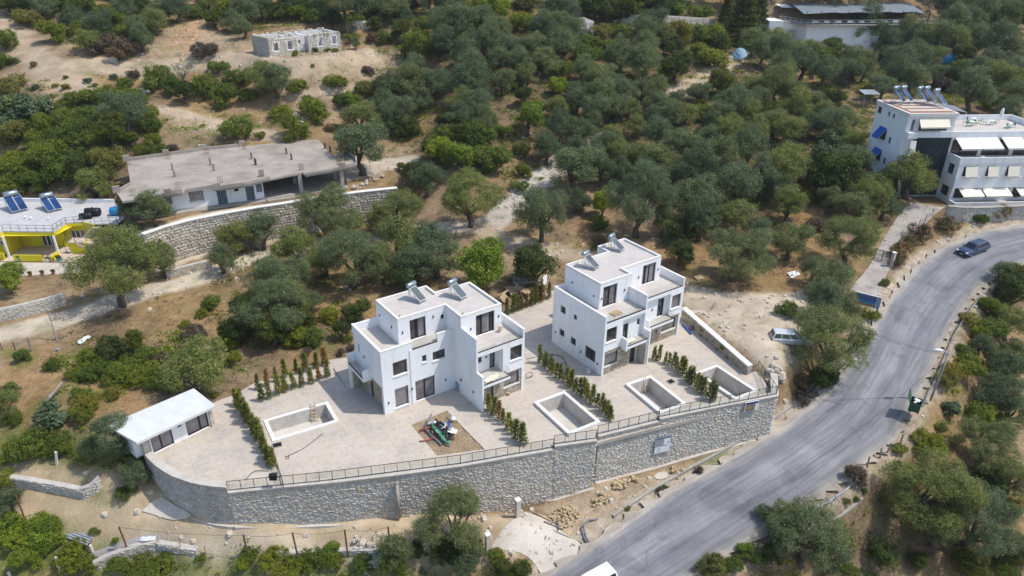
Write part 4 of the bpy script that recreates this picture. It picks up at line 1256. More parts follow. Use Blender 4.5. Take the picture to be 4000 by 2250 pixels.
def cladding(parent, polys, seed):
    """stone faced ground floor walls: core and stones"""
    r = random.Random(seed)
    m, st, T = MB(), MB(), []
    for P, Q, z0, z1, holes_ in polys:
        P, Q = Vector((*P, 0)), Vector((*Q, 0))
        L = (Q-P).length; e = (Q-P)/L; n = Vector((e.y, -e.x, 0))
        m.walls([tuple(P[:2]), tuple(Q[:2]), tuple((Q-n*.3)[:2]), tuple((P-n*.3)[:2])], z0, z1, {0: [h for h in holes_]}, top=True)
        z = z0+.02
        while z < z1-.08:
            h = r.uniform(.13, .24); a = 0.02
            while a < L-.06:
                l = min(r.uniform(.2, .55), L-a-.01)
                b = P+e*(a+l/2)
                ax = 0 if abs(e.x) > abs(e.y) else 1
                hit = any(min(h_[0], h_[1])-l/2 < b[ax] < max(h_[0], h_[1])+l/2 and h_[2]-h < z+h/2 < h_[3]+h/2 for h_ in holes_)
                if not hit and l > .08:
                    v, f = r.choice(PROTO); o = len(st.v)
                    for q in v:
                        st.v.append(tuple(b+e*(q[0]*(l-.02))+n*(q[1]*.045)+Vector((0, 0, z+h/2+q[2]*(h-.02)))))
                    t_ = r.random()
                    for q in f:
                        st.f.append(tuple(o+k for k in q)); T.append(t_)
                a += l
            z += h
    m.build('stone_wall', 'mortar', parent)
    me = st.mesh('stonework'); a_ = me.attributes.new('tone', 'FLOAT', 'FACE'); a_.data.foreach_set('value', np.array(T, np.float32)); me.materials.append(MATS['buff_stone_joined'])
    kind(link('stonework', me, parent), 'stuff')
cladding(V1, [((.25,5.6),(.25,.36),0,2.94,[(2.9,3.7,.02,2.1)]), ((-.64,5.75),(.24,5.75),0,2.69,[]), ((8.21,-3.9),(13.39,-3.9),0,2.69,[(9.15,10.05,.02,2.2),(11.25,13.15,1.0,2.5)])], 21)
wall_windows(V1, ('v', 0), [(1.18,2.64,.30,2.48,dict(glass='curtained_glass', sill='white_coping')), (1.17,2.68,3.98,5.5,dict(sill='white_coping'))])
wall_windows(V1, ('v', .12), [(3.48,5.66,.06,2.45,dict(mull=(.5,), glass='curtained_glass', name='sliding_door', fw=.08)), (4.37,4.87,4.36,5.12,dict(sill='white_coping')), (5.55,6.95,4.08,5.1,dict(mull=(.5,), sill='white_coping'))])
wall_windows(V1, ('v', -2.8), [(8.75,9.4,4.15,4.95,{}), (10.3,11.0,3.02,5.15,dict(name='balcony_door', glass='curtained_glass', fw=.09))])
wall_windows(V1, ('v', -4), [(11.97,13.4,3.95,5.5,dict(sill='white_coping'))])
wall_windows(V1, ('v', -3.9), [(9.15,10.05,.02,2.2,dict(name='entrance_door', glass='curtained_glass', fw=.09)), (11.25,13.15,1.0,2.5,dict(glass='curtained_glass', sill='white_coping'))])
wall_windows(V1, ('v', 1.65), [(4.02,5.76,6.2,8.45,dict(mull=(.42,.5), name='sliding_door', glass=('window_glass','curtained_glass','curtained_glass'), fw=.09)), (7.45,7.85,7.5,8.0,{})])
wall_windows(V1, ('v', -1.3), [(9.72,11.9,6.2,8.55,dict(mull=(.33,.8), name='sliding_door', glass=('window_glass','curtained_glass'), fw=.09))])
wall_windows(V1, ('u', 0), [(4.9,5.3,4.5,5.5,{})])
wall_windows(V1, ('u', .25), [(2.9,3.7,.02,2.1,dict(name='side_door'))])
glass_rail(V1, (3.3,.15,6.15), (6.12,.15,6.15)); glass_rail(V1, (8.25,-3.93,6.15), (13.45,-3.93,6.15)); glass_rail(V1, (8.25,-4.95,3.0), (11.25,-4.95,3.0)); glass_rail(V1, (11.25,-4.95,3.0), (11.25,-4.05,3.0)); glass_rail(V1, (-.86,6.05,3.0), (-.86,2.62,3.0))
for p in ((.45,-.03,1.25),(3.0,-.1,1.9),(6.9,.09,1.4),(7.9,-1.2,1.7),(7.97,-3.4,1.5),(3.2,1.62,7.4),(6.6,1.62,8.1),(9.1,-1.33,7.3),(12.4,-1.33,7.7),(2.72,3.0,7.5),(2.72,5.6,7.6),(9.9,-2.83,4.6),(-.03,3.9,4.6)):
    wall_lamp(V1, *p)
box_part('meter_cabinet', 'pale_blue_paint', V1, 7.9, 7.99, -.7, -.1, .05, .95)
for x, y in ((3.1,1.9),(8.3,-1.1)):
    m = MB(); m.tube([(x, y, 8.78), (x, y, 9.2), (x+.15, y, 9.25)], .035); m.build('roof_vent', 'black_metal', V1)

o2 = W(2100+600/2.415, 880+1425/2.415)
V2 = thing('villa', 'white cubic villa pair on the right, five small windows in its left wall', 'villa', o2, AZV, 'white villas on the terrace')
m = MB()
m.walls([(0,0),(2.5,0),(2.5,8.5),(0,8.5)], 2.9, 6.35, {0: [(.3,1.75,4.0,5.6)], 3: [(6.34,7.23,4.5,5.37),(4.44,4.98,4.68,5.28)]})
m.walls([(0,0),(.25,0),(.25,8.5),(0,8.5)], 0, 2.9, {3: [(6.36,7.23,1.6,2.44),(4.38,5.27,1.45,2.35),(1.14,2.81,1.0,2.5)]}, top=False)
m.walls([(2.5,.35),(5.7,.35),(5.7,8.5),(2.5,8.5)], 2.9, 6.35, {0: [(4.95,5.4,4.45,5.25),(2.95,3.75,3.12,5.2)]})
m.quad((0,0,2.9),(0,8.5,2.9),(5.7,8.5,2.9),(5.7,0,2.9))
m.box(2.5, 5.7, 0, .349, 5.95, 6.35); m.box(2.7, 5.7, -.8, .349, 2.78, 3.1); m.box(2.5, 2.7, -.8, 0, 2.6, 4.0)
m.box(5.7, 5.9, -.95, 1.549, 0, 4.05); m.box(5.7, 5.9, 0, 2.69, 6.35, 7.95); m.box(5.7, 5.9, 0, 1.549, 4.05, 6.35)
m.walls([(5.9,1.55),(7.0,1.55),(7.0,10.2),(5.9,10.2)], 0, 6.35)
m.walls([(7.0,2.0),(11.2,2.0),(11.2,10.2),(7.0,10.2)], 2.9, 6.35, {0: [(9.75,10.8,3.12,5.45)]})
m.walls([(11.2,1.55),(13.3,1.55),(13.3,10.2),(11.2,10.2)], 2.9, 6.35, {0: [(11.5,12.95,3.85,5.55)]})
m.box(7.0, 11.2, 1.55, 1.99, 5.95, 6.35); m.box(7.5, 11.2, .75, 1.999, 2.78, 3.1); m.box(7.3, 7.5, .75, 1.55, 2.7, 4.0)
m.box(13.05, 13.3, 1.6, 10.2, 0, 2.9); m.quad((7,1.55,2.9),(7,10,2.9),(13.3,10,2.9),(13.3,1.55,2.9))
m.walls([(1.5,2.7),(6.0,2.7),(6.0,8.5),(1.5,8.5)], 6.35, 9.15, {0: [(1.95,3.93,6.4,8.85)]}, top=False)
m.walls([(6.0,4.25),(11.95,4.25),(11.95,10.3),(7.7,10.3),(7.7,8.5),(6.0,8.5)], 6.35, 9.15, {0: [(9.2,11.25,6.4,8.82)]}, top=False)
m.build('wall', 'white_plaster', V2)
m = MB()
m.box(0, .2, 0, 8.5, 6.35, 7.1); m.box(.2, 1.5, 8.3, 8.5, 6.35, 7.1); m.box(13.1, 13.3, 1.55, 10.2, 6.35, 7.3); m.box(11.95, 13.1, 10, 10.2, 6.35, 7.3)
m.split('parapet', 'white_plaster', V2)
m = MB()
m.box(-.03, .23, -.03, 8.53, 7.1, 7.14); m.box(13.07, 13.33, 1.52, 10.23, 7.3, 7.34); m.box(5.67, 5.93, -.03, 2.69, 7.95, 7.99); m.box(5.67, 5.93, -.98, -.03, 4.05, 4.09)
m.split('coping', 'white_coping', V2)
m = MB(); rim(m, [(1.5,2.7),(6.0,2.7),(6.0,4.25),(11.95,4.25),(11.95,10.3),(7.7,10.3),(7.7,8.5),(1.5,8.5)], .22, 9.15, 9.42); m.split('roof_parapet', 'white_coping', V2)
m = MB()
for q in ([(1.51,2.71),(6,2.71),(6,8.49),(1.51,8.49)], [(6,4.26),(11.94,4.26),(11.94,8.49),(6,8.49)], [(7.71,8.49),(11.94,8.49),(11.94,10.29),(7.71,10.29)]):
    m.quad(*[(x, y, 9.18) for x, y in q])
m.build('roof', 'roof_tile_floor', V2)
m = MB()
for x0, x1, y0, y1, z in ((.2,5.7,.02,2.7,6.37), (.2,1.5,2.7,8.3,6.37), (5.9,13.1,1.57,4.25,6.37), (11.95,13.1,4.25,10,6.37), (2.7,5.7,-.78,.34,3.12), (7.5,11.2,.77,1.99,3.12)):
    m.quad((x0,y0,z),(x1,y0,z),(x1,y1,z),(x0,y1,z))
m.split('terrace_floor', 'roof_tile_floor', V2)
cladding(V2, [((.26,.12),(5.69,.12),0,2.88,[(.4,2.3,.95,2.45),(4.1,4.9,.02,2.2)]), ((5.91,1.75),(13.04,1.75),0,2.88,[(8.3,9.1,.02,2.2),(10.5,12.8,1.0,2.5)]), ((5.69,-.9),(5.69,.1),0,2.7,[])], 22)
wall_windows(V2, ('v', 0), [(.3,1.75,4.0,5.6,dict(sill='white_coping'))])
wall_windows(V2, ('v', .12), [(.4,2.3,.95,2.45,dict(glass='curtained_glass', sill='white_coping')), (4.1,4.9,.02,2.2,dict(name='entrance_door', fw=.09))])
wall_windows(V2, ('v', .35), [(4.95,5.4,4.45,5.25,{}), (2.95,3.75,3.12,5.2,dict(name='balcony_door', fw=.09))])
wall_windows(V2, ('v', 1.75), [(8.3,9.1,.02,2.2,dict(name='entrance_door', fw=.09)), (10.5,12.8,1.0,2.5,dict(glass='curtained_glass', sill='white_coping'))])
wall_windows(V2, ('v', 2.0), [(9.75,10.8,3.12,5.45,dict(name='balcony_door', fw=.09))])
wall_windows(V2, ('v', 1.55), [(11.5,12.95,3.85,5.55,dict(sill='white_coping', glass='curtained_glass'))])
wall_windows(V2, ('v', 2.7), [(1.95,3.93,6.4,8.85,dict(mull=(.5,), name='sliding_door', glass=('window_glass','curtained_glass'), fw=.09))])
wall_windows(V2, ('v', 4.25), [(9.2,11.25,6.4,8.82,dict(mull=(.28,.55), name='sliding_door', glass=('window_glass','curtained_glass','curtained_glass'), fw=.09))])
wall_windows(V2, ('u', 0), [(6.34,7.23,4.5,5.37,dict(mull=(.5,))), (4.44,4.98,4.68,5.28,{}), (6.36,7.23,1.6,2.44,dict(mull=(.5,))), (4.38,5.27,1.45,2.35,dict(mull=(.5,))), (1.14,2.81,1.0,2.5,dict(mull=(.5,)))])
glass_rail(V2, (.2,.03,6.35), (5.68,.03,6.35)); glass_rail(V2, (5.95,1.6,6.35), (13.08,1.6,6.35)); glass_rail(V2, (2.72,-.76,3.1), (5.68,-.76,3.1)); glass_rail(V2, (7.52,.79,3.1), (11.17,.79,3.1)); glass_rail(V2, (11.17,.79,3.1), (11.17,1.9,3.1))
for p in ((-.03,.7,1.2),(-.03,3.4,1.3),(-.03,7.9,1.6),(1.47,3.6,7.6),(1.47,7.2,7.7),(1.75,2.67,7.6),(5.0,2.67,7.7),(8.6,4.22,7.6),(11.6,4.22,7.8),(8.9,1.97,4.4),(9.6,1.62,1.6)):
    wall_lamp(V2, *p)

# ---- roof solar water heaters
def solar_heater(label, loc, az, pw=1.0, pl=2.0, tl=1.15, tr=0.27, tilt=0.62, panels=1, glass='grey_solar_glass', group='solar water heaters on the flat roofs', h=0.25):
    """panel slopes down towards +x of its own frame, tank lies at the top"""
    root = thing('solar_water_heater', label, 'solar heater', loc, az, group)
    c, s = math.cos(tilt)*pl, math.sin(tilt)*pl
    for k in range(panels):
        y0 = -pw*panels/2+pw*k
        m = MB()
        a, b = Vector((0, y0+.02, h+s)), Vector((c, y0+.02, h))
        d = Vector((0, pw-.04, 0)); n = Vector((math.sin(tilt), 0, math.cos(tilt)))*.08
        P = [a, b, b+d, a+d]
        i0 = len(m.v); m.v += [tuple(p) for p in P]+[tuple(p+n) for p in P]
        for q in ((3,2,1,0),(4,5,6,7),(0,1,5,4),(1,2,6,5),(2,3,7,6),(3,0,4,7)): m.f.append(tuple(i0+j for j in q))
        fr = m.build('collector_panel', 'galvanised', root)
        m = MB(); ins = Vector((0, .05, 0)); dn = (b-a).normalized()*.05
        m.quad(a+n*1.05+ins+dn, b+n*1.05+ins-dn, b+d+n*1.05-ins-dn, a+d+n*1.05-ins+dn)
        m.build('collector_glass', glass, fr)
    m = MB()
    tp = Vector((-.12, 0, h+s+.32))
    m.tube([tp+Vector((0, -tl/2-.05, 0)), tp+Vector((0, -tl/2, 0)), tp+Vector((0, tl/2, 0)), tp+Vector((0, tl/2+.05, 0))], [tr*.86, tr, tr, tr*.86], 14)
    m.build('tank', 'tank_steel', root, True)
    m = MB()
    W2 = pw*panels/2-.1
    for y in (-W2, W2):
        m.bar((-.25, y, 0), (-.15, y, h+s+.1), .04); m.bar((.15, y, 0), (.02, y, h+s), .04); m.bar((c, y, 0), (c, y, h), .04); m.bar((-.25, y, .05), (c, y, .05), .04); m.bar((.15, y, .05), (-.15, y, h+s), .03)
    m.build('stand', 'galvanised', root)
    return root
def v_loc(V, u, v, z):
    return V.location+Vector((u*math.cos(AZV)-v*math.sin(AZV), u*math.sin(AZV)+v*math.cos(AZV), z))
solar_heater('solar heater on the left villa roof, the one nearer the left roof corner', v_loc(V1, 6.15, 4.9, 8.79), AZV-1.25, pl=1.75, pw=1.0, tl=1.0, tr=.25)
solar_heater('solar heater on the left villa roof, beside the bright green tree', v_loc(V1, 9.9, 3.2, 8.79), AZV-1.25, pl=1.75, pw=1.0, tl=1.0, tr=.25)
solar_heater('solar heater on the right villa roof, nearest the left roof edge', v_loc(V2, 3.3, 7.2, 9.19), AZV-1.25, pl=1.75, pw=1.0, tl=1.0, tr=.25)
solar_heater('solar heater on the right villa roof, at the back corner by the olive trunk', v_loc(V2, 8.9, 9.2, 9.19), AZV-1.25, pl=1.75, pw=1.0, tl=1.0, tr=.25)

# ---- the pool hut at the left end
HB = W(820, 1663)
ha = math.radians(49)
HO = Vector((-31.9, 50.7, 0))
HUT = thing('pool_hut', 'low white flat roofed hut with dark sliding doors at the left terrace end', 'hut', HO, ha)
m = MB()
m.walls([(0,0),(5.5,0),(5.5,3.0),(-1.2,3.0),(-1.2,0.6),(0,0.6)], 0, 2.36, {0: [(.1,2.0,.04,2.15),(3.3,5.4,.04,2.15),(2.55,2.95,1.5,2.0)]}, top=True)
m.build('wall', 'white_plaster', HUT)
m = MB(); m.prism([(-1.3,-.9),(5.95,-.9),(5.95,3.2),(-2.0,3.5)], 2.36, 2.6, True); m.build('roof', 'hut_roof', HUT)
m = MB(); m.box(5.5, 5.85, -.2, .5, 0, 2.355); m.box(-.6, -.01, 0.1, .59, 0, 2.355); m.split('stone_pier', 'pale_rock', HUT)
wall_windows(HUT, ('v', 0), [(.1,2.0,.04,2.15,dict(mull=(.45,), name='sliding_door', glass='curtained_glass', fw=.08)), (3.3,5.4,.04,2.15,dict(mull=(.62,), name='sliding_door', glass='curtained_glass', fw=.1)), (2.55,2.95,1.5,2.0,{})])

# ---- the unfinished concrete house
UO = Vector((-51.0, 92.2, 6.0)); UA = math.radians(26.5)
UH = thing('unfinished_house', 'unfinished flat roofed concrete house with rebar stubs, above the tall rubble wall', 'house', UO, UA)
def ul(x, y, z=0):
    d = Vector((x, y, 0))-Vector((UO.x, UO.y, 0)); c, s = math.cos(UA), math.sin(UA)
    return (d.x*c+d.y*s, -d.x*s+d.y*c)
q1 = lambda x, y: (440+x/2.348, 540+y/2.348)
q2 = lambda x, y: (1000+x/2.427, 540+y/2.427)
up = lambda p, z: ul(*W(*p, z+6.0)[:2])
RT = 3.35
roof = [up(q1(90,580), RT), up(q1(220,560), RT), up(q1(510,525), RT), up(q1(640,500), RT), up(q1(660,470), RT), up(q1(945,420), RT), up(q1(960,470), RT), up(q1(1200,435), RT), up(q2(135,385), RT), up(q2(440,325), RT), up(q2(470,350), RT), up(q2(820,290), RT), up(q2(955,255), RT), up(q2(950,205), RT), up(q2(870,150), RT), up(q2(770,180), RT), up(q2(690,130), RT), up(q2(580,0), RT), up(q1(1190,75), RT), up(q1(840,110), RT), up(q1(130,210), RT), up(q1(165,430), RT), up(q1(40,500), RT)]
m = MB()
m.prism(roof, RT-.28, RT, True)
m.build('roof_slab', 'raw_concrete', UH)
# upstand blocks along the slab edge
m = MB()
def upstand(a, b, z0=RT, h=.45, w=.22, za=None):
    A, B = Vector((*a, z0+h/2)), Vector((*b, z0+h/2))
    m.bar(A, B, w, h)
upstand(roof[21], roof[22], h=.4); upstand(roof[1], roof[2], h=.35); upstand(roof[2], roof[3], h=.6); upstand(roof[6], roof[7], h=.5); upstand(roof[7], roof[8], h=.45); upstand(roof[10], roof[11], h=.35); upstand(roof[11], roof[12], h=.5); upstand(roof[12], roof[13], h=.7); upstand(roof[13], roof[14], h=.6); upstand(roof[14], roof[15], h=.5)
upstand(roof[18], roof[19], h=.5); upstand(roof[19], roof[20], h=.5)
m.split('parapet', 'raw_concrete', UH)
for p in (roof[20], roof[19], roof[18], tuple((Vector(roof[20])+Vector(roof[19]))/2), roof[2], roof[6], roof[22], roof[11]):
    box_part('parapet_block', 'raw_concrete', UH, p[0]-.45, p[0]+.45, p[1]-.16, p[1]+.16, RT, RT+.95)
rb = MB()
for i in range(4):
    for j in range(2):
        x, y = -.3+.2*i, -.08+.16*j
        rb.bar((x, y, 0), (x+.03*math.sin(i*3), y+.03*math.cos(i*5+j), 1.0+.12*math.sin(i*7+j*3)), .04)
rbm = rb.mesh('rebar_cluster'); rbm.materials.append(MATS['rust'])
rb = MB()
for i in range(3):
    for j in range(2):
        rb.bar((-.1+.1*i, -.08+.16*j, 0), (-.1+.1*i+.02, -.08+.16*j, 1.05+.1*math.sin(i*5+j)), .055)
rbm2 = rb.mesh('rebar_cluster'); rbm2.materials.append(MATS['rust'])
for k, p in enumerate([q1(190,525), q1(600,470), q1(990,410), q1(1370,350), q1(145,245), q1(515,190), q1(865,145), q1(1210,100), q2(50,365), q2(430,300), q2(790,255), q2(225,50)]):
    link('rebar_cluster', rbm, UH, Vector((*up(p, RT), RT)))
for k, p in enumerate([q1(550,290), q1(570,355), q1(898,245), q1(930,300), q1(1275,190), q1(1310,245), q2(290,150), q2(338,205), q2(655,100), q2(705,135), q2(0,255)]):
    link('rebar_cluster', rbm2, UH, Vector((*up(p, RT), RT)))
# front: closed rooms on the left, two open bays on the right
yF = 0.95
m = MB()
m.walls([(.3,yF),(16.7,yF),(16.7,9.8),(.3,13.5)], 0, RT-.28, {0: [(1.6,4.4,1.0,2.4),(6.6,8.6,1.0,2.5),(10.3,11.6,.02,2.15),(12.7,13.3,1.7,2.3),(14.2,15.4,.02,2.2),(15.7,16.55,1.1,2.4)]}, top=False)
m.build('wall', 'white_plaster', UH)
wall_windows(UH, ('v', yF), [(1.6,4.4,1.0,2.4,dict(grid=4, glass='curtained_glass', frame='pale_blue_paint')), (6.6,8.6,1.0,2.5,dict(grid=5, glass='curtained_glass', frame='white_plastic', sill='white_coping')), (10.3,11.6,.02,2.15,dict(grid=5, glass='grey_solar_glass', frame='pale_blue_paint', name='door')), (12.7,13.3,1.7,2.3,{}), (14.2,15.4,.02,2.2,dict(grid=5, glass='grey_solar_glass', frame='pale_blue_paint', name='door')), (15.7,16.55,1.1,2.4,dict(grid=4, glass='curtained_glass', frame='pale_blue_paint'))])
m = MB()
for i in range(8):
    x0 = 10.0+i*.23
    m.quad((x0, yF-1.0, 2.45+.05*(i % 2)), (x0+.23, yF-1.0, 2.45+.05*((i+1) % 2)), (x0+.23, yF, 2.75+.05*((i+1) % 2)), (x0, yF, 2.75+.05*(i % 2)))
m.build('door_canopy', 'galvanised', UH)
m = MB()
for x in (22.0, 28.2):
    for y in (.7, 5.5, 10.0):
        m.box(x-.28, x+.28, y-.2, y+.2, 0, RT-.28)
m.split('column', 'concrete', UH)
m = MB(); m.box(16.7, 29.0, .2, 10.4, -.3, .22); m.box(16.9, 21.5, -.5, .2, -.3, .12); m.split('floor_slab', 'concrete', UH)
m = MB(); m.box(16.75, 29.0, 10.0, 10.25, .22, RT-.29); m.build('back_wall', 'red_brick', UH)
m = MB(); m.box(.0, 16.7, -.35, yF-.01, -.3, .12); m.build('front_step', 'concrete', UH)

# ---- the yellow house
YO = Vector((-62.9, 89.4, .5))
YH = thing('yellow_house', 'bright yellow flat roofed house with outside stairs at the left edge', 'house', YO, 0)
R_ = 3.45
m = MB()
m.walls([(-16,2.4),(-7.0,2.4),(-7.0,5.3),(-.9,5.3),(-.9,5.9),(2.1,5.9),(4.0,5.0),(7.2,5.3),(7.2,9.5),(2.6,13.6),(-16,13.6)], 0, R_-.35, {0: [(-8.3,-7.3,1.3,2.1)], 2: [(-4.3,-2.4,.05,2.3)], 4: [(-.3,1.7,.05,2.3)], 6: [(4.6,6.6,1.4,2.3)]}, top=False)
m.walls([(-16,1.2),(-7,1.2),(-7,2.1),(-.0,2.1),(0,5.2),(2.1,5.9),(2.1,13.6),(-16,13.6)], R_-.35, R_+.1, top=False)
m.box(-8.2, -6.9, .7, .85, 0, 1.0); m.box(-5.2, -1.3, .1, .25, 0, 1.0); m.box(-.15, 0, .1, 1.9, 0, .9)
m.quad((-16,1.2,R_-.35),(-16,13,R_-.35),(2,13,R_-.35),(0,2.1,R_-.35))
m.walls([(2.1,5.9),(2.1,5.75),(4.0,4.85),(4.0,5.0)], 0, R_+.2, top=True)
m.build('wall', 'yellow_plaster', YH)
m = MB(); m.prism([(-16,1.2),(-7,1.2),(-7,2.1),(0,2.1),(0,5.2),(2.1,5.9),(4.0,5.0),(7.2,5.3),(7.0,9.5),(2.6,13.6),(-16,13.6)], R_+.1, R_+.22); m.build('roof', 'pale_roof', YH)
m = MB(); m.box(-16, 2.6, 13.5, 13.75, R_+.22, R_+.75); m.box(-15.9,-15.7,8,13.5,R_+.22,R_+.75); m.split('roof_parapet', 'white_plaster', YH)
wall_windows(YH, ('v', 2.4), [(-8.3,-7.3,1.3,2.1,dict(frame='white_plastic', fw=.1))])
wall_windows(YH, ('v', 5.3), [(-4.3,-2.4,.05,2.3,dict(frame='white_plastic', fw=.1, mull=(.33,.66), name='terrace_door'))])
wall_windows(YH, ('v', 5.9), [(-.3,1.7,.05,2.3,dict(frame='white_plastic', fw=.1, mull=(.33,.66), name='terrace_door'))])
wall_windows(YH, ('v', 5.05), [(4.6,6.6,1.4,2.3,dict(frame='white_plastic'))])
for x, y in ((-6.9,1.6),(-.15,1.95)):
    box_part('porch_column', 'white_plaster', YH, x-.12, x+.12, y-.12, y+.12, 0, R_-.35)
m = MB(); m.box(-7, 3.2, .1, 5.2, -.2, .06); m.build('porch_floor', 'pale_stone_tile', YH)
# outside stairs: upper flight, landing, lower flight
m = MB()
for i in range(9):
    m.box(2.0+i*.22, 2.0+i*.22+1.15, 4.6-i*.0, 5.4, 1.75+i*.19-.12, 1.75+i*.19+.0)
m.box(.8, 3.0, 2.9, 4.6, 1.6, 1.75)
for i in range(9):
    m.box(2.2+i*.30, 2.5+i*.30, 2.6, 3.7, 1.6-i*.18-.14, 1.6-i*.18)
m.box(3.6, 5.9, 2.6, 4.9, 1.55, 1.75)
m.build('stairs', 'pale_stone_tile', YH)
m = MB(); m.box(.9, 5.8, 3.0, 4.5, 0, 1.59); m.build('stair_base', 'yellow_plaster', YH)
def thin_rail(parent, pts, h=.9, mat='grey_metal', step=1.1, bars=2):
    m = MB()
    for P, Q in zip(pts[:-1], pts[1:]):
        P, Q = Vector(P), Vector(Q); n = max(1, round((Q-P).length/step))
        for i in range(n+1):
            a = P.lerp(Q, i/n); m.bar(a, a+Vector((0, 0, h)), .05)
        for k in range(bars):
            z = Vector((0, 0, h*(1-k*.5))); m.bar(P+z, Q+z, .05)
    m.build('railing', mat, parent)
thin_rail(YH, [(-16,1.3,R_+.2),(-7.1,1.3,R_+.2)]); thin_rail(YH, [(-7,2.2,R_+.2),(-.1,2.2,R_+.2),(0,5.2,R_+.2),(2.0,5.8,R_+.2)]); thin_rail(YH, [(4.1,5.1,R_+.2),(7.1,5.4,R_+.2),(7.0,9.4,R_+.2)])
thin_rail(YH, [(.9,3.0,1.75),(2.2,2.65,1.75),(4.9,2.65,.1)]); thin_rail(YH, [(2.1,4.55,1.8),(3.9,4.55,3.4)]); thin_rail(YH, [(3.7,2.7,1.75),(5.8,2.7,1.75),(5.8,4.8,1.75)])
solar_heater('shiny tank solar heater on the yellow house roof, leftmost with a paler panel', Vector((-73.6, 100.3, 4.2)), -.75, pw=1.1, pl=3.0, tl=1.7, tr=.45, panels=2, glass='solar_glass', tilt=.55)
solar_heater('shiny tank solar heater on the yellow house roof, nearer the olive crown', Vector((-68.6, 100.6, 4.2)), -.75, pw=1.0, pl=2.7, tl=1.6, tr=.42, panels=2, glass='solar_glass', tilt=.5)

# ---- the roofless ruin on the slope
rg = G(980+260/3.467, 100+430/3.467)
RU = thing('ruined_house', 'roofless whitewashed stone ruin standing on the bare earth slope', 'ruin', RUB, RUA)
m = MB()
def ruin_wall(P, Q, ops, z1=3.1, t_=.5):
    P, Q = Vector(P), Vector(Q); e = (Q-P).normalized(); n = Vector((-e.y, e.x))*t_
    m.walls([tuple(P), tuple(Q), tuple(Q+n), tuple(P+n)], -.4, z1, {0: ops, 2: ops}, depth=t_/2, top=True, back=False)
ruin_wall((0,0), (5.8,0), [(1.0,2.0,.9,2.4),(3.9,4.9,.9,2.5)]); ruin_wall((5.8,1.8), (8.4,1.8), [(7.0,7.5,1.5,2.2)]); ruin_wall((8.4,.2), (15.4,.2), [(10.4,11.3,.9,2.6),(13.5,14.4,1.0,2.5)])
ruin_wall((15.4,.2), (15.4,6.8), []); ruin_wall((15.4,6.8), (0,6.8), []); ruin_wall((0,6.8), (0,0), []); ruin_wall((5.8,0), (5.8,6.8), [], 2.7); ruin_wall((9.3,1.0), (9.3,6.8), [], 2.8)
m.build('wall', 'grey_plaster', RU)
r = random.Random(4)
st, T = MB(), []
for P, Q, ops in (((0,0),(5.8,0),[(1.0,2.0,.9,2.4),(3.9,4.9,.9,2.5)]), ((8.4,.2),(15.4,.2),[(10.4,11.3,.9,2.6),(13.5,14.4,1.0,2.5)]), ((0,6.8),(0,0),[])):
    P, Q = Vector((*P, 0)), Vector((*Q, 0)); L = (Q-P).length; e = (Q-P)/L; n = Vector((e.y, -e.x, 0))
    z = -.2
    while z < 3.05:
        a = .1; h = r.uniform(.22, .36)
        while a < L-.2:
            l = r.uniform(.25, .6); b = P+e*(a+l/2)
            if not any(o[0]-.2 < b.x < o[1]+.2 and o[2]-.2 < z+h/2 < o[3]+.2 for o in ops):
                v, f = r.choice(PROTO_HEX); i0 = len(st.v)
                for q in v: st.v.append(tuple(b+e*(q[0]*(l-.05))+n*(q[1]*.07)+Vector((0, 0, z+h/2+q[2]*(h-.04)))))
                tt = r.random()
                for q in f: st.f.append(tuple(i0+k for k in q)); T.append(tt)
            a += l
        z += h
for k in range(150):
    v, f = r.choice(PROTO_HEX); i0 = len(st.v)
    e_ = r.choice(((0,15.4,.05,.5),(0,15.4,6.35,6.8),(0,.5,0,6.8),(5.3,5.8,0,6.8)))
    x, y, z = r.uniform(e_[0], e_[1]), r.uniform(e_[2], e_[3]), 3.1
    if 5.8 < x < 8.4 and y < 1: continue
    for q in v: st.v.append((x+q[0]*.5, y+q[2]*.4, z+q[1]*r.uniform(.15, .35)))
    tt = r.random()
    for q in f: st.f.append(tuple(i0+kk for kk in q)); T.append(tt)
me = st.mesh('stonework'); a_ = me.attributes.new('tone', 'FLOAT', 'FACE'); a_.data.foreach_set('value', np.array(T, np.float32)); me.materials.append(MATS['pale_stone_joined'])
kind(link('stonework', me, RU), 'stuff')
m = MB()
for k in range(60):
    x, y = r.uniform(3, 9), r.uniform(1.5, 6.6); s_ = r.uniform(.15, .45)
    m.bar((x, y, .3+r.uniform(0, 2.2)), (x+r.uniform(-1, 1)*s_*3, y+r.uniform(-1, 1)*s_*3, .3+r.uniform(0, 2.4)), s_*.5, s_*.3)
kind(m.build('fallen_roof_rubble', 'terracotta', RU), 'stuff')
for x0, x1, zz in ((.9,2.1,.86),(3.8,5.0,.86),(10.3,11.4,.86),(13.4,14.5,.96)):
    box_part('sill', 'white_coping', RU, x0, x1, -.1 if x0 < 8 else .1, .2 if x0 < 8 else .4, zz-.12, zz)
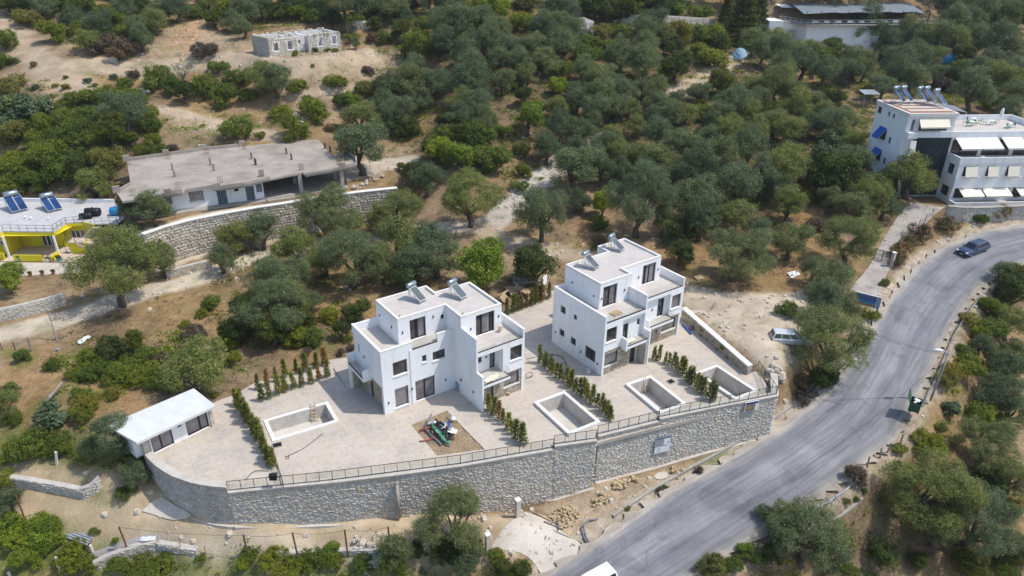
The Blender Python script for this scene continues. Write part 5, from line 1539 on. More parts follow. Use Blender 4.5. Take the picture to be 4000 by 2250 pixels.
# ---------------------------------------------------------------- hotel at the bend, pool restaurant
HA = math.radians(5)
ORD = ['first', 'second', 'third', 'fourth', 'fifth', 'sixth', 'seventh', 'eighth', 'ninth', 'tenth', 'eleventh', 'twelfth']
HT = thing('hotel', 'white terraced hotel with pale awnings at the right edge above the bend', 'hotel', (66.67, 109.1, 5.0), HA)
m = MB()
m.walls([(0,0),(17,0),(17,10.2),(0,10.2)], -2, 9.1, {0: [(.5,5.0,6.1,8.7),(5.6,10.2,6.1,8.7),(10.8,16,6.1,8.7)]}, depth=.3)
m.walls([(0,-3.5),(17,-3.5),(17,0),(0,0)], -2, 6.0, {0: [(.9,2.9,3.95,5.6),(4.6,6.3,3.95,5.6),(7.8,9.8,3.95,5.6),(11.5,14,3.95,5.6),(.5,4.4,.5,2.15),(4.9,9.4,.5,2.15),(9.9,14.5,.5,2.15)], 3: [(-2.6,-.9,3.95,5.6),(-2.8,-.6,.5,2.15)]}, depth=.5)
m.box(0, 17, -3.62, -3.51, 2.2, 3.9)
m.walls([(-7.6,0),(-.02,0),(-.02,8.9),(-7.6,8.9)], -2, 12.35, {0: [(-6.9,-6.25,10.15,11.9),(-5.6,-1.0,10.15,12.0)], 3: [(7.3,8.4,11.0,12.0),(4.85,5.4,11.2,11.85),(3.5,4.05,11.2,11.85),(4.6,6.6,7.4,9.2),(3.0,3.6,7.3,8.3),(4.6,6.6,4.0,5.8),(3.0,3.6,4.0,5.0)]}, depth=.25, top=False)
m.build('wall', 'white_plaster', HT)
m = MB(); m.box(-7.75, .1, -.25, 9.05, 12.36, 12.85); m.build('roof_band', 'white_coping', HT)
m = MB(); m.quad((-7.4,0.1,12.87),(-.25,.1,12.87),(-.25,8.7,12.87),(-7.4,8.7,12.87)); m.build('roof', 'terracotta', HT)
for k in range(4):
    m = MB(); m.box(-7.0, -.5, .9+k*2.0, 2.2+k*2.0, 12.88, 12.93); m.build('roof_slab', 'pale_concrete', HT)
m = MB(); m.box(-.05, 17, -.12, .1, 9.1, 10.0); m.box(-.02, 17, 10.1, 10.3, 9.1, 10.0); m.box(16.8, 17, .1, 10.1, 9.1, 10.0); m.box(-7.6, -.06, -.35, -.15, 9.2, 10.1); m.box(-.1, 17, -3.55, -3.35, 6.0, 6.95); m.box(-.1, .1, -3.35, -.13, 6.0, 6.95); m.box(-.2, 17, -5.25, -5.05, -2, .45); m.box(-.2, 0, -5.05, -3.52, -2, .45)
m.split('parapet', 'white_plaster', HT)
m = MB(); m.quad((.0,.1,9.12),(16.8,.1,9.12),(16.8,10.1,9.12),(0,10.1,9.12)); m.quad((0.1,-3.35,6.02),(17,-3.35,6.02),(17,0,6.02),(.1,0,6.02)); m.quad((0,-5.05,.1),(17,-5.05,.1),(17,-3.5,.1),(0,-3.5,.1))
m.split('terrace_floor', 'roof_tile_floor', HT)
wall_windows(HT, ('v', 0), [(.5,5.0,6.1,8.7,dict(mull=(.35,.6))),(5.6,10.2,6.1,8.7,dict(mull=(.35,.6))),(10.8,16,6.1,8.7,dict(mull=(.35,.6))),(-6.9,-6.25,10.15,11.9,dict(glass='curtained_glass', frame='white_plastic')),(-5.6,-1.0,10.15,12.0,dict(mull=(.5,)))], depth=.2)
wall_windows(HT, ('v', -3.5), [(.9,2.9,3.95,5.6,{}),(4.6,6.3,3.95,5.6,{}),(7.8,9.8,3.95,5.6,{}),(11.5,14,3.95,5.6,{}),(.5,4.4,.5,2.15,dict(mull=(.5,))),(4.9,9.4,.5,2.15,dict(mull=(.5,))),(9.9,14.5,.5,2.15,dict(mull=(.5,)))], depth=.4)
wall_windows(HT, ('u', 0), [(-2.6,-.9,3.95,5.6,{}),(-2.8,-.6,.5,2.15,{})], depth=.4)
wall_windows(HT, ('u', -7.6), [(7.3,8.4,11.0,12.0,{}),(4.85,5.4,11.2,11.85,{}),(3.5,4.05,11.2,11.85,{}),(4.6,6.6,7.4,9.2,{}),(3.0,3.6,7.3,8.3,{}),(4.6,6.6,4.0,5.8,{}),(3.0,3.6,4.0,5.0,{})], depth=.15)
def awning(parent, P, w, drop, out, mat, along=(1, 0, 0), face=(0, -1, 0), val=.18):
    P, a, n = Vector(P), Vector(along), Vector(face)
    m = MB()
    q = P+n*out-Vector((0, 0, drop))
    th = Vector((0, 0, .03))
    for t_ in (Vector((0, 0, 0)), th):
        m.quad(P+t_, P+a*w+t_, q+a*w+t_, q+t_)
    k = 10
    for i in range(k):
        x0, x1 = w*i/k, w*(i+1)/k
        m.quad(q+a*x0, q+a*x1, q+a*x1-Vector((0, 0, val)), q+a*(x0+x1)/2-Vector((0, 0, val*1.25)), q+a*x0-Vector((0, 0, val)))
    o = m.build('awning', mat, parent)
    m = MB(); m.bar(q, q+a*w, .06); m.bar(P, q, .04); m.bar(P+a*w, q+a*w, .04)
    m.build('awning_arm', 'galvanised', o)
for x0, w in ((.7,3.3),(4.1,3.3),(8.1,3.3),(11.6,3.5)):
    awning(HT, (x0, -.14, 9.05), w, 1.15, 2.1, 'white_fabric')
awning(HT, (-5.9, -.05, 12.1), 2.9, 1.2, .95, 'cream_fabric'); awning(HT, (-2.95, -.05, 12.1), 1.7, 1.2, .95, 'cream_fabric')
for x0, w in ((1.1,2.0),(4.7,1.7),(7.9,1.9),(11.6,2.3)):
    awning(HT, (x0, -3.64, 5.55), w, 1.45, .45, 'cream_fabric')
for x0, w in ((1.0,3.4),(4.7,4.2),(10.2,4.2)):
    awning(HT, (x0, -3.64, 2.1), w, .75, 1.5, 'cream_fabric')
awning(HT, (-7.62, 6.6, 9.3), 2.0, 1.5, 1.1, 'blue_fabric', (0, -1, 0), (-1, 0, 0)); awning(HT, (-7.62, 6.6, 5.9), 2.0, 1.3, .9, 'blue_fabric', (0, -1, 0), (-1, 0, 0))
m = MB()
for k in range(24):
    x0 = -5.9+k*.243
    m.quad((x0, -.30-.04*(k % 2), 0), (x0+.243, -.30-.04*((k+1) % 2), 0), (x0+.243, -.30-.04*((k+1) % 2), 9.15), (x0, -.30-.04*(k % 2), 9.15))
m.build('shade_netting', 'dark_netting', HT)
m = MB(); m.box(-7.5, -6.0, -.9, -.02, 5.6, 6.7); m.box(-7.5, -6.0, -.9, -.02, 2.4, 3.4); m.box(-7.5, -6.0, -.9, -.02, 9.2, 10.1); m.split('balcony', 'white_plaster', HT)
m = MB(); m.quad((-6.9,-.95,8.9),(-6.0,-.95,8.9),(-6.0,-1.25,7.0),(-6.9,-1.25,7.0)); m.build('balcony_blind', 'white_fabric', HT)
for x, y in ((-6.4,6.6),(-5.0,6.9),(-2.7,6.2),(-1.5,6.4),(-1.0,4.6)):
    solar_heater('tank solar heater on steel legs on the hotel roof, %s' % {-6.4:'leftmost', -5.0:'second from left', -2.7:'third from left', -1.5:'fourth from left', -1.0:'rightmost and lowest'}[x], Vector((66.67, 109.1, 17.9))+Matrix.Rotation(HA, 3, 'Z')@Vector((x, y, 0)), HA-1.0, pl=2.2, pw=1.0, tl=1.3, tr=.3, glass='solar_glass', tilt=.75, h=.5)
# pergola and furniture on the hotel roof terrace
m = MB()
m.quad((.0,9.8,12.6),(6.2,9.8,11.6),(6.2,6.2,11.3),(0,6.2,12.3)); m.quad((.0,9.8,12.64),(0,6.2,12.34),(6.2,6.2,11.34),(6.2,9.8,11.64))
m.build('pergola_canopy', 'grey_canopy', HT)
m = MB()
for x in (.4,2.4,4.3,6.0):
    for y in (6.3,9.7):
        m.bar((x, y, 9.12), (x, y, 12.5-.16*x-(.3 if y < 7 else 0)), .1)
m.split('pergola_post', 'white_plastic', HT)
def to_hotel(x, y, z): return Vector((66.67, 109.1, 5.0))+Matrix.Rotation(HA, 3, 'Z')@Vector((x, y, z))
tb = thing('cafe_table', 'small white cafe table on the hotel roof terrace, nearest the pergola', 'table', to_hotel(7.6, 6.4, 9.13), 0.3, 'cafe tables on the hotel roof terrace')
m = MB(); m.tube([(0,0,.70),(0,0,.74)], .45, 12); m.build('table_top', 'white_plastic', tb); m = MB(); m.tube([(0,0,0),(0,0,.7)], .05, 6); m.build('leg', 'galvanised', tb); m = MB(); m.tube([(0,0,0),(0,0,.04)], .28, 10); m.build('foot', 'galvanised', tb)
ch = thing('cafe_chair', 'lime green cafe chair on the hotel roof terrace, nearest the pergola', 'chair', to_hotel(6.8, 6.2, 9.13), 0.2, 'cafe chairs on the hotel roof terrace')
m = MB(); m.box(-.22,.22,-.22,.22,.42,.46); m.build('seat', 'lime_plastic' if 'lime_plastic' in MATS else 'green_plastic', ch); m = MB(); m.box(-.22,.22,.2,.24,.46,.9); m.build('backrest', 'green_plastic', ch)
for sx in (-.19,.19):
    for sy in (-.19,.19):
        m = MB(); m.bar((sx,sy,0),(sx,sy,.42),.04); m.build('leg', 'green_plastic', ch)
for i, (x, y) in enumerate(((11.3,7.0),(13.2,5.2),(9.4,8.6))):
    dup(tb, to_hotel(x, y, 9.13), .5*i, 'small white cafe table on the hotel roof terrace, '+('third from the pergola', 'nearest the right parapet', 'at the back parapet')[i])
for i, (x, y, a_) in enumerate(((8.5,6.9,2),(10.4,7.3,1),(12.1,7.2,4),(12.5,4.6,.5),(14.0,5.3,2.5),(8.6,8.8,1.5),(10.2,8.2,4))):
    dup(ch, to_hotel(x, y, 9.13), a_, 'lime green cafe chair on the hotel roof terrace, '+ORD[i+1]+' from the pergola side')
sb = thing('folded_parasol', 'folded white parasol standing at the hotel roof parapet', 'parasol', to_hotel(13.6, 8.2, 9.13), 0)
m = MB(); m.tube([(0,0,0),(0,0,2.5)], .04, 6); m.build('pole', 'galvanised', sb); m = MB(); m.tube([(0,0,.9),(0,0,1.2),(0,0,2.2),(0,0,2.5)], [.12,.3,.22,.04], 10); m.build('canopy', 'white_fabric', sb)

# ---- the restaurant with its pool terrace, top right
RE = thing('pool_restaurant', 'restaurant pool deck under a long grey mesh canopy at the top right', 'restaurant', (72.0, 188.5, 20.5), math.radians(6))
m = MB()
m.walls([(0,0),(15,0),(37,3),(37,28),(-2,28),(-4,9)], -6, 0, top=True)
m.build('wall', 'white_plaster', RE)
m = MB(); m.prism([(-1.0,-1.0),(15.2,-1.0),(37.4,2.2),(37,4),(15,1),(0,1),(-3,9),(-4.2,8.4)], .02, .25, True); m.build('deck', 'concrete', RE)
m = MB(); m.prism([(-.5,7),(-.5,8),(-1.5,10),(35,24),(36,5),(15,2.5)], .0, .03); m.build('paving', 'pale_concrete', RE)
m = MB(); cz = 3.1
n_ = 9
for i in range(n_):
    a, b = i/n_, (i+1)/n_
    f = lambda t_, v: Vector(((-2.0+4.0*v)+(33.0+1.5*v)*t_, (-1.2+1.8*v*8)+2.6*t_+v*4, cz+.9*math.sin(min(1, v*1.0)*math.pi/2)-.18*abs(math.sin(t_*math.pi*4.5))*(1-v*.7)-(.3 if t_ in (0, 1) else 0)))
    for j in range(4):
        m.quad(f(a, j/4), f(b, j/4), f(b, (j+1)/4), f(a, (j+1)/4))
m.build('mesh_canopy', 'grey_canopy', RE)
m = MB()
for i in range(10):
    x = -1.0+i*3.7
    m.bar((x, -.7+max(0, x)*.075, 0), (x, -.7+max(0, x)*.075, cz+.2), .12)
m.split('canopy_post', 'black_metal', RE)
thin_rail(RE, [(-3.6,8,.25),(-.9,-.8,.25),(15.1,-.8,.25),(37,2.4,.25)], 1.1, 'white_plastic', 1.8, 2)
m = MB(); m.prism([(8,14.2),(21,9.6),(24,11.8),(10,17.5)], .05, .07); m.build('pool', 'pool_water', RE)
m = MB(); m.prism([(7.4,14.0),(21.2,9.0),(24.8,11.8),(9.8,18.1)], .03, .05); m.build('pool_edge', 'white_coping', RE)
for k in range(10):
    m = MB(); m.box(-6.2+k*.35, -5.0+k*.35, 2.5-k*.0, 4.0, -5.2+k*.4, -4.95+k*.4); m.build('step', 'pale_concrete', RE)
m = MB(); m.box(-8, -4.3, 4.1, 10, -6, .6); m.build('stair_tower', 'white_plaster', RE)
for k, (x, y, zz) in enumerate(((0.5,15,3.4),(14,24,3.2),(21,25,3.6),(-2,12,3.0))):
    m = MB(); m.quad((x,y,zz),(x+4.5,y+.5,zz-.4),(x+5,y+3.5,zz+.3),(x-.4,y+3,zz+.5)); m.quad((x,y,zz+.03),(x-.4,y+3,zz+.53),(x+5,y+3.5,zz+.33),(x+4.5,y+.5,zz-.37)); m.build('shade_sail', 'cream_fabric' if k != 3 else 'white_fabric', RE)
tc = thing('restaurant_table', 'white clothed table at the pool restaurant rail, leftmost', 'table', (74.0, 189.6, 20.75), .1, 'tables along the pool restaurant rail')
box_part('table_top', 'white_plastic', tc, -.7,.7,-.4,.4,.7,.75); box_part('tablecloth_drop', 'white_fabric', tc, -.72,.72,-.42,-.40,.3,.74)
for sx in (-.6,.6): box_part('leg', 'galvanised', tc, sx-.03,sx+.03,-.03,.03,0,.7)
dc = thing('restaurant_chair', 'dark wicker chair at the pool restaurant tables, leftmost', 'chair', (74.9, 190.8, 20.75), .4, 'chairs along the pool restaurant rail')
box_part('seat', 'black_plastic', dc, -.25,.25,-.25,.25,.4,.48); box_part('backrest', 'black_plastic', dc, -.25,.25,.2,.26,.48,.95); box_part('leg_frame', 'black_plastic', dc, -.22,.22,-.22,.22,0,.4)
for i in range(1, 9):
    dup(tc, (74.0+i*3.0, 189.6+.35*i, 20.75), .1, 'white clothed table at the pool restaurant rail, '+ORD[i]+' from left')
for i in range(1, 12):
    dup(dc, (74.9+i*2.3, 190.8+.3*i+(i % 3)*.4, 20.75), .7*i, 'dark wicker chair at the pool restaurant tables, '+ORD[i]+' from left')

# ---------------------------------------------------------------- cars
def car(label, loc, az, L, Wd, Ht, body, roofx, glassx, hood, group=None, plate=True):
    """x forward; roofx = roof span (rear, front), glassx = belt span of the glasshouse, hood = bonnet height"""
    root = thing('parked_car' if group != 'd' else 'car', label, 'car', loc, az)
    w = Wd/2
    belt = Ht*.60
    prof = [(-L/2+.06, .34), (-L/2, .55), (-L/2+.03, belt-.04), (glassx[0], belt), (glassx[1], belt), (L/2-.42, hood), (L/2-.06, hood-.16), (L/2, .50), (L/2-.05, .28), (0, .24)]
    m = MB()
    n = len(prof)
    def ring(y, k, dz=0):
        return [(x*(1-k*.02), y, z-dz) for x, z in prof]
    rings = [ring(-w+.10, 1, .05), ring(-w, 0, .0), ring(-w+.08, 0, -.03)]
    # side skin: bulge at mid height, tucked in at top and bottom
    layers = [(-w+.13, 1.0), (-w, 0.5), (-w+.0, 0.0)]
    secs = []
    for t_ in (-1.0, -.93, -.55, 0, .55, .93, 1.0):
        y = w*t_
        cv = 1-abs(t_)**6*.03
        secs.append([(x*cv, y, z-(.10*abs(t_)**10 if z > belt-.2 else 0)+(.05*abs(t_)**10 if z < .4 else 0)+(.025*(1-t_*t_) if z > belt-.1 or x > 1 else 0)) for x, z in prof])
    base_ = len(m.v)
    for sct in secs: m.v += sct
    for a in range(len(secs)-1):
        for i in range(n):
            j = (i+1) % n
            m.f.append((base_+a*n+i, base_+(a+1)*n+i, base_+(a+1)*n+j, base_+a*n+j))
    m.f.append(tuple(base_+i for i in range(n))); m.f.append(tuple(base_+(len(secs)-1)*n+i for i in reversed(range(n))))
    m.build('body', body, root, False)
    # glasshouse
    m = MB()
    b = [(glassx[0], -w+.10, belt-.02), (glassx[1], -w+.12, belt-.02), (glassx[1], w-.12, belt-.02), (glassx[0], w-.10, belt-.02)]
    r_ = [(roofx[0], -w+.27, Ht-.05), (roofx[1], -w+.29, Ht-.05), (roofx[1], w-.29, Ht-.05), (roofx[0], w-.27, Ht-.05)]
    r2 = [(roofx[0]+.12, -w+.36, Ht), (roofx[1]-.12, -w+.38, Ht), (roofx[1]-.12, w-.38, Ht), (roofx[0]+.12, w-.36, Ht)]
    i0 = len(m.v); m.v += b+r_+r2
    for o_ in (0, 4):
        for i in range(4):
            j = (i+1) % 4
            m.f.append((i0+o_+i, i0+o_+j, i0+o_+4+j, i0+o_+4+i))
    m.f.append((i0+8, i0+9, i0+10, i0+11))
    m.build('roof', body, root)
    V3 = lambda p: Vector(p)
    def pane(name, A, B, C, D, mat='car_glass', off=.012):
        A, B, C, D = map(V3, (A, B, C, D)); nn = (B-A).cross(D-A).normalized()*off
        g = MB(); g.quad(*(p+nn for p in (A, B, C, D))); g.build(name, mat, root)
    lp = lambda a, b_, t_: Vector(a).lerp(Vector(b_), t_)
    def quadsub(P, Q, R, S, u0, u1, v0, v1):
        f = lambda u, v: lp(lp(P, Q, u), lp(S, R, u), v)
        return f(u0, v0), f(u1, v0), f(u1, v1), f(u0, v1)
    for s_, (P, Q, R, S) in ((0, (b[0], b[1], r_[1], r_[0])), (1, (b[2], b[3], r_[3], r_[2]))):
        for u0, u1 in (((.05,.30),(.34,.62),(.66,.94)) if s_ == 0 else ((.06,.34),(.38,.66),(.70,.95))):
            pane('side_window', *quadsub(P, Q, R, S, u0, u1, .12, .90))
    pane('windscreen', *quadsub(b[1], b[2], r_[2], r_[1], .05, .95, .06, .95)); pane('rear_window', *quadsub(b[3], b[0], r_[0], r_[3], .07, .93, .15, .93))
    for sx in (-L/2+.85, L/2-.88):
        for sy in (-1, 1):
            m = MB(); m.tube([(sx, sy*(w-.20), .32), (sx, sy*(w-.015), .32)], .32, 16); wh = m.build('wheel', 'tyre_rubber', root)
            m = MB(); m.tube([(sx, sy*(w-.05), .32), (sx, sy*(w+.0), .32)], .20, 12); m.build('rim', 'rim_metal', wh)
    for sy in (-1, 1):
        box_part('headlight', 'lamp_white', root, L/2-.32, L/2-.03, sy*(w-.42), sy*(w-.10), hood-.26, hood-.10)
        box_part('tail_light', 'tail_red', root, -L/2-.01, -L/2+.10, sy*(w-.20), sy*(w-.03), belt-.32, belt-.06)
        box_part('mirror', body, root, glassx[1]-.35, glassx[1]-.20, sy*(w-.02), sy*(w+.16), belt+.0, belt+.14)
    box_part('grille', 'black_plastic', root, L/2-.06, L/2+.005, -.42, .42, .46, hood-.22)
    if plate:
        box_part('number_plate', 'white_plastic', root, L/2-.02, L/2+.02, -.26, .26, .36, .46)
    box_part('bumper', body, root, -L/2-.03, -L/2+.12, -w+.12, w-.12, .36, .54)
    return root
def on_road(px, py):
    p = G(px, py)
    d = np.linalg.norm(road_mid[:, :2]-np.array((p.x, p.y)), axis=1)
    z = road_mid[int(np.argmin(d)), 2]
    q = W(px, py, z); return q, int(np.argmin(d))
q, i_ = on_road(3797, 985)
tg = road_mid[i_+2]-road_mid[i_-2]
car('dark navy estate car driving down round the bend', Vector((q.x, q.y, q.z+.0)), math.atan2(-tg[1], -tg[0])-.05, 4.85, 1.86, 1.50, 'navy_paint', (-1.95, .35), (-2.35, 1.05), .88, 'd').rotation_euler.y = .07
q, i_ = on_road(2352, 2246)
tg = road_mid[i_+2]-road_mid[i_-2]
car('white high roofed car leaving the frame at the bottom, on the road', Vector((q.x-1.0, q.y-1.5, q.z)), math.atan2(-tg[1], -tg[0]), 4.3, 1.8, 1.58, 'white_paint', (-1.95, .75), (-2.12, 1.35), 1.02, 'd')
q = G(3085, 1340)
car('silver estate car parked on sand beneath the roadside olive', Vector((q.x, q.y, q.z+.03)), math.radians(-6), 4.5, 1.75, 1.48, 'silver_paint', (-1.95, .35), (-2.2, 1.0), .86)
# ---------------------------------------------------------------- trees and shrubs
def leaf_cloud(seed, lobes, twigs, per, spread, ln, wd, shell=(0.72, 1.0), flat=0.25):
    r = np.random.RandomState(seed)
    C, R3 = np.array([l[0] for l in lobes]), np.array([l[1] for l in lobes])
    area = R3[:, 0]**2
    li = r.choice(len(lobes), twigs, p=area/area.sum())
    d = r.normal(size=(twigs, 3)); d /= np.linalg.norm(d, axis=1)[:, None]
    tc = C[li]+d*R3[li]*r.uniform(*shell, size=(twigs, 1))
    # drop twigs that end up deep inside another lobe
    q = np.linalg.norm((tc[:, None]-C[None])/R3[None], axis=2)
    q[np.arange(twigs), li] = 9
    keep = q.min(1) > 0.62
    tc, d = tc[keep], d[keep]
    ttone = r.uniform(0, 1, len(tc))
    ti = np.repeat(np.arange(len(tc)), per)
    n = len(ti)
    p = tc[ti]+r.normal(size=(n, 3))*spread*np.array((1, 1, .8))
    nr = d[ti]*0.55+r.normal(size=(n, 3))*0.6+np.array((0, 0, flat)); nr /= np.linalg.norm(nr, axis=1)[:, None]
    tg = np.cross(nr, r.normal(size=(n, 3))); tg /= np.linalg.norm(tg, axis=1)[:, None]
    bt = np.cross(nr, tg)
    s = r.uniform(.65, 1.3, (n, 1))
    a, b = tg*ln*s, bt*wd*s
    v = np.stack([p-a, p-b*.9-a*.1, p+a, p+b*.9-a*.1], 1).reshape(-1, 3)
    f = np.arange(n*4).reshape(n, 4)
    tone = np.clip(ttone[ti]*0.55+r.uniform(0, 1, n)*0.45, 0, 1)
    return v, f, tone

def make_lobes(seed, n, rad, cz, vr, spread=0.62, squash=0.85):
    r = np.random.RandomState(seed)
    out = []
    for i in range(n):
        for _ in range(30):
            d = r.normal(size=3); d /= np.linalg.norm(d)
            if d[2] > -0.55: break
        c = np.array((d[0], d[1], d[2]*vr))*spread*r.uniform(.7, 1.1)
        q = r.uniform(*rad)
        out.append(((c[0], c[1], cz+c[2]), (q, q, q*squash)))
    return out

def trunk_mesh(name, seed, lobes, base_r=0.11, fork=0.45, lean=0.12, mat='bark', twigs=0):
    r = random.Random(seed)
    m = MB()
    f0 = Vector((r.uniform(-lean, lean), r.uniform(-lean, lean), fork))
    m.tube([(0, 0, -.25), (r.uniform(-.04, .04), r.uniform(-.04, .04), fork*.5), tuple(f0)], [base_r*1.35, base_r, base_r*.85], 8)
    for (c, q) in r.sample(lobes, min(len(lobes), 7)):
        c = Vector(c)
        mid = f0.lerp(c, .5)+Vector((r.uniform(-.1, .1), r.uniform(-.1, .1), r.uniform(-.02, .1)))
        m.tube([f0, mid, c], [base_r*.6, base_r*.35, base_r*.12], 6)
        for k in range(twigs):
            d = Vector((r.gauss(0, 1), r.gauss(0, 1), r.gauss(.5, .8))).normalized()*q[0]*r.uniform(.8, 1.5)
            s_ = mid.lerp(c, r.uniform(.3, 1)); kn = s_+d*.5+Vector((r.uniform(-.08, .08), r.uniform(-.08, .08), .03))
            m.tube([s_, kn, s_+d], [base_r*.14, base_r*.1, base_r*.04], 4, False)
    me = m.mesh(name, True); me.materials.append(MATS[mat])
    return me

VEG = {}
def crown(name, mat, cl):
    v, f, tn = cl
    return np_mesh(name, v, f, tone=tn, mat=mat)
def variant(key, mats, cl, trunk):
    for mt in mats:
        VEG.setdefault(key+':'+mt, []).append((crown('crown', mt, cl), trunk))
for i in range(7):
    lb = make_lobes(200+i, 15+i % 5, (.22, .42), 1.02, .98, .68)
    variant('olive', ['olive_leaf'], leaf_cloud(i, lb, 640, 24, .070, .036, .0145, (.6, 1.05)), trunk_mesh('trunk', i, lb, twigs=2))
for i in range(3):
    lb = make_lobes(240+i, 26, (.18, .34), 1.05, .88, .74)
    variant('bigolive', ['olive_leaf'], leaf_cloud(30+i, lb, 1500, 27, .046, .021, .0085, (.6, 1.06)), trunk_mesh('trunk', 30+i, lb, .085, .4, .15, twigs=6))
for i in range(4):
    lb = make_lobes(300+i, 12+i, (.24, .46), .52, .66, .62)
    variant('bush', ['green_leaf', 'dark_leaf', 'yellow_leaf', 'brown_leaf', 'lime_leaf', 'blue_leaf'], leaf_cloud(60+i, lb, 460, 19, .062, .038, .026, (.68, 1.04), flat=.35), trunk_mesh('stem', 60+i, lb, .05, .2))
for i in range(3):
    lb = make_lobes(340+i, 11, (.28, .48), .95, .9, .58)
    variant('tree', ['dark_leaf', 'lime_leaf', 'green_leaf'], leaf_cloud(80+i, lb, 640, 20, .058, .036, .024, (.66, 1.05), flat=.3), trunk_mesh('trunk', 80+i, lb, .08, .35))
lb = make_lobes(360, 9, (.32, .5), .75, .75, .6)
variant('fig', ['blue_leaf'], leaf_cloud(95, lb, 260, 9, .10, .085, .072, flat=.5), trunk_mesh('trunk', 95, lb, .06, .3))
variant('oleander', ['dark_leaf'], leaf_cloud(96, lb, 420, 11, .07, .06, .02), trunk_mesh('stem', 96, lb, .04, .2))
FLOWERS = crown('blossom', 'flower_pink', leaf_cloud(97, lb, 240, 3, .05, .045, .04, (.98, 1.1), .6))
lb = make_lobes(365, 12, (.28, .42), .95, .9, .6)
variant('bare', ['blue_leaf'], leaf_cloud(98, lb, 70, 9, .06, .045, .022), trunk_mesh('trunk', 98, lb, .06, .3, .1, 'dry_wood', 14))
def conifer_cloud(seed, h, rad, layers, per, ln, wd, top=.08):
    r = np.random.RandomState(seed)
    n = layers*per
    t_ = r.uniform(0, 1, n)
    rr = (rad*(1-t_)**.8+top)*r.uniform(.55, 1.0, n)*(1+.2*np.sin(t_*layers*2.1))
    an = r.uniform(0, 2*math.pi, n)
    p = np.stack([rr*np.cos(an), rr*np.sin(an), .05*h+t_*h*.95], 1)
    d = np.stack([np.cos(an), np.sin(an), r.uniform(.2, 1.1, n)], 1)+r.normal(size=(n, 3))*.35
    d /= np.linalg.norm(d, axis=1)[:, None]
    nr = np.cross(d, r.normal(size=(n, 3))); nr /= np.linalg.norm(nr, axis=1)[:, None]
    b = np.cross(nr, d)
    s = r.uniform(.7, 1.3, (n, 1))
    v = np.stack([p-d*ln*s*.3, p-b*wd*s, p+d*ln*s, p+b*wd*s], 1).reshape(-1, 3)
    return v, np.arange(n*4).reshape(n, 4), np.clip(r.uniform(0, 1, n)*.7+.3*r.uniform(0, 1, n), 0, 1)
m = MB(); m.tube([(0, 0, -.1), (0, 0, 3.2)], [.09, .03], 6); ctr = m.mesh('trunk'); ctr.materials.append(MATS['bark'])
for i in range(2):
    variant('conifer', ['dark_leaf'], conifer_cloud(120+i, 3.6, .95, 26, 130, .20, .05), ctr)
m = MB(); m.tube([(0, 0, -.1), (0, 0, 1.5)], [.03, .012], 5); htr = m.mesh('stem'); htr.materials.append(MATS['bark'])
for i in range(4):
    variant('hedge', ['hedge_leaf', 'rust_leaf', 'yellow_leaf'], conifer_cloud(140+i, 1.95, .215, 12, 30, .24, .036, .035), htr)

# what the photograph shows, per tile of 1000 x 563 pixels: x y width in tile pixels (2.574 per photo pixel)
TILE = {}
TILE[0, 0] = '''D 80 60 200 D 200 80 220 O 440 80 220 G 620 60 200 G 870 90 220 G 1080 120 220 O 1250 100 220 G 1450 90 240 O 1600 120 220 O 1780 100 240 G 1930 140 200 O 2080 60 180 G 2250 120 220 O 2420 100 220 O 2520 180 180
Y 300 200 250 G 540 340 290 O 720 230 210 G 850 330 220 O 1000 280 240 G 1170 220 230 G 1280 330 220 O 1400 300 240 O 1560 230 230 N 1120 440 270 N 1300 480 240 O 880 420 220 O 1420 420 200 N 960 500 200 N 1200 550 200 D 2150 180 210 O 2330 220 220 O 2450 290 180 D 1040 400 180 N 780 260 160 D 1500 330 170
S 1830 680 330 N 2060 510 240 N 1340 760 120 G 40 440 250 G 20 620 190 Y 70 860 300 F 90 1060 340 F 320 1080 330 F 130 1240 280
G 150 620 90 Y 340 655 70 G 665 785 45 A 360 880 90 A 880 810 90 A 1140 780 90 A 960 855 60 Y 660 875 90 Y 560 865 60
G 1260 870 150 G 1590 820 280 G 1720 900 200 G 2200 690 180 G 2100 900 280 G 2400 830 260 G 2260 1010 250 D 1840 930 240 G 2500 960 200
G 770 1020 200 G 900 1000 230 G 1050 980 220 G 1230 960 220 G 1350 1010 230 O 1240 1160 360 D 1120 1340 320 G 700 1180 250 G 880 1170 230 G 640 1100 180 G 1450 1150 250 G 1500 1290 200 D 1300 1390 200 Y 160 1380 320 G 330 1300 260 G 480 1250 260 G 600 1290 250 G 760 1300 250 G 900 1300 250 G 850 1400 260 G 560 1400 280 G 380 1410 250 G 1000 1420 200 G 2350 1310 300 G 1540 1430 150 N 1080 1090 140'''
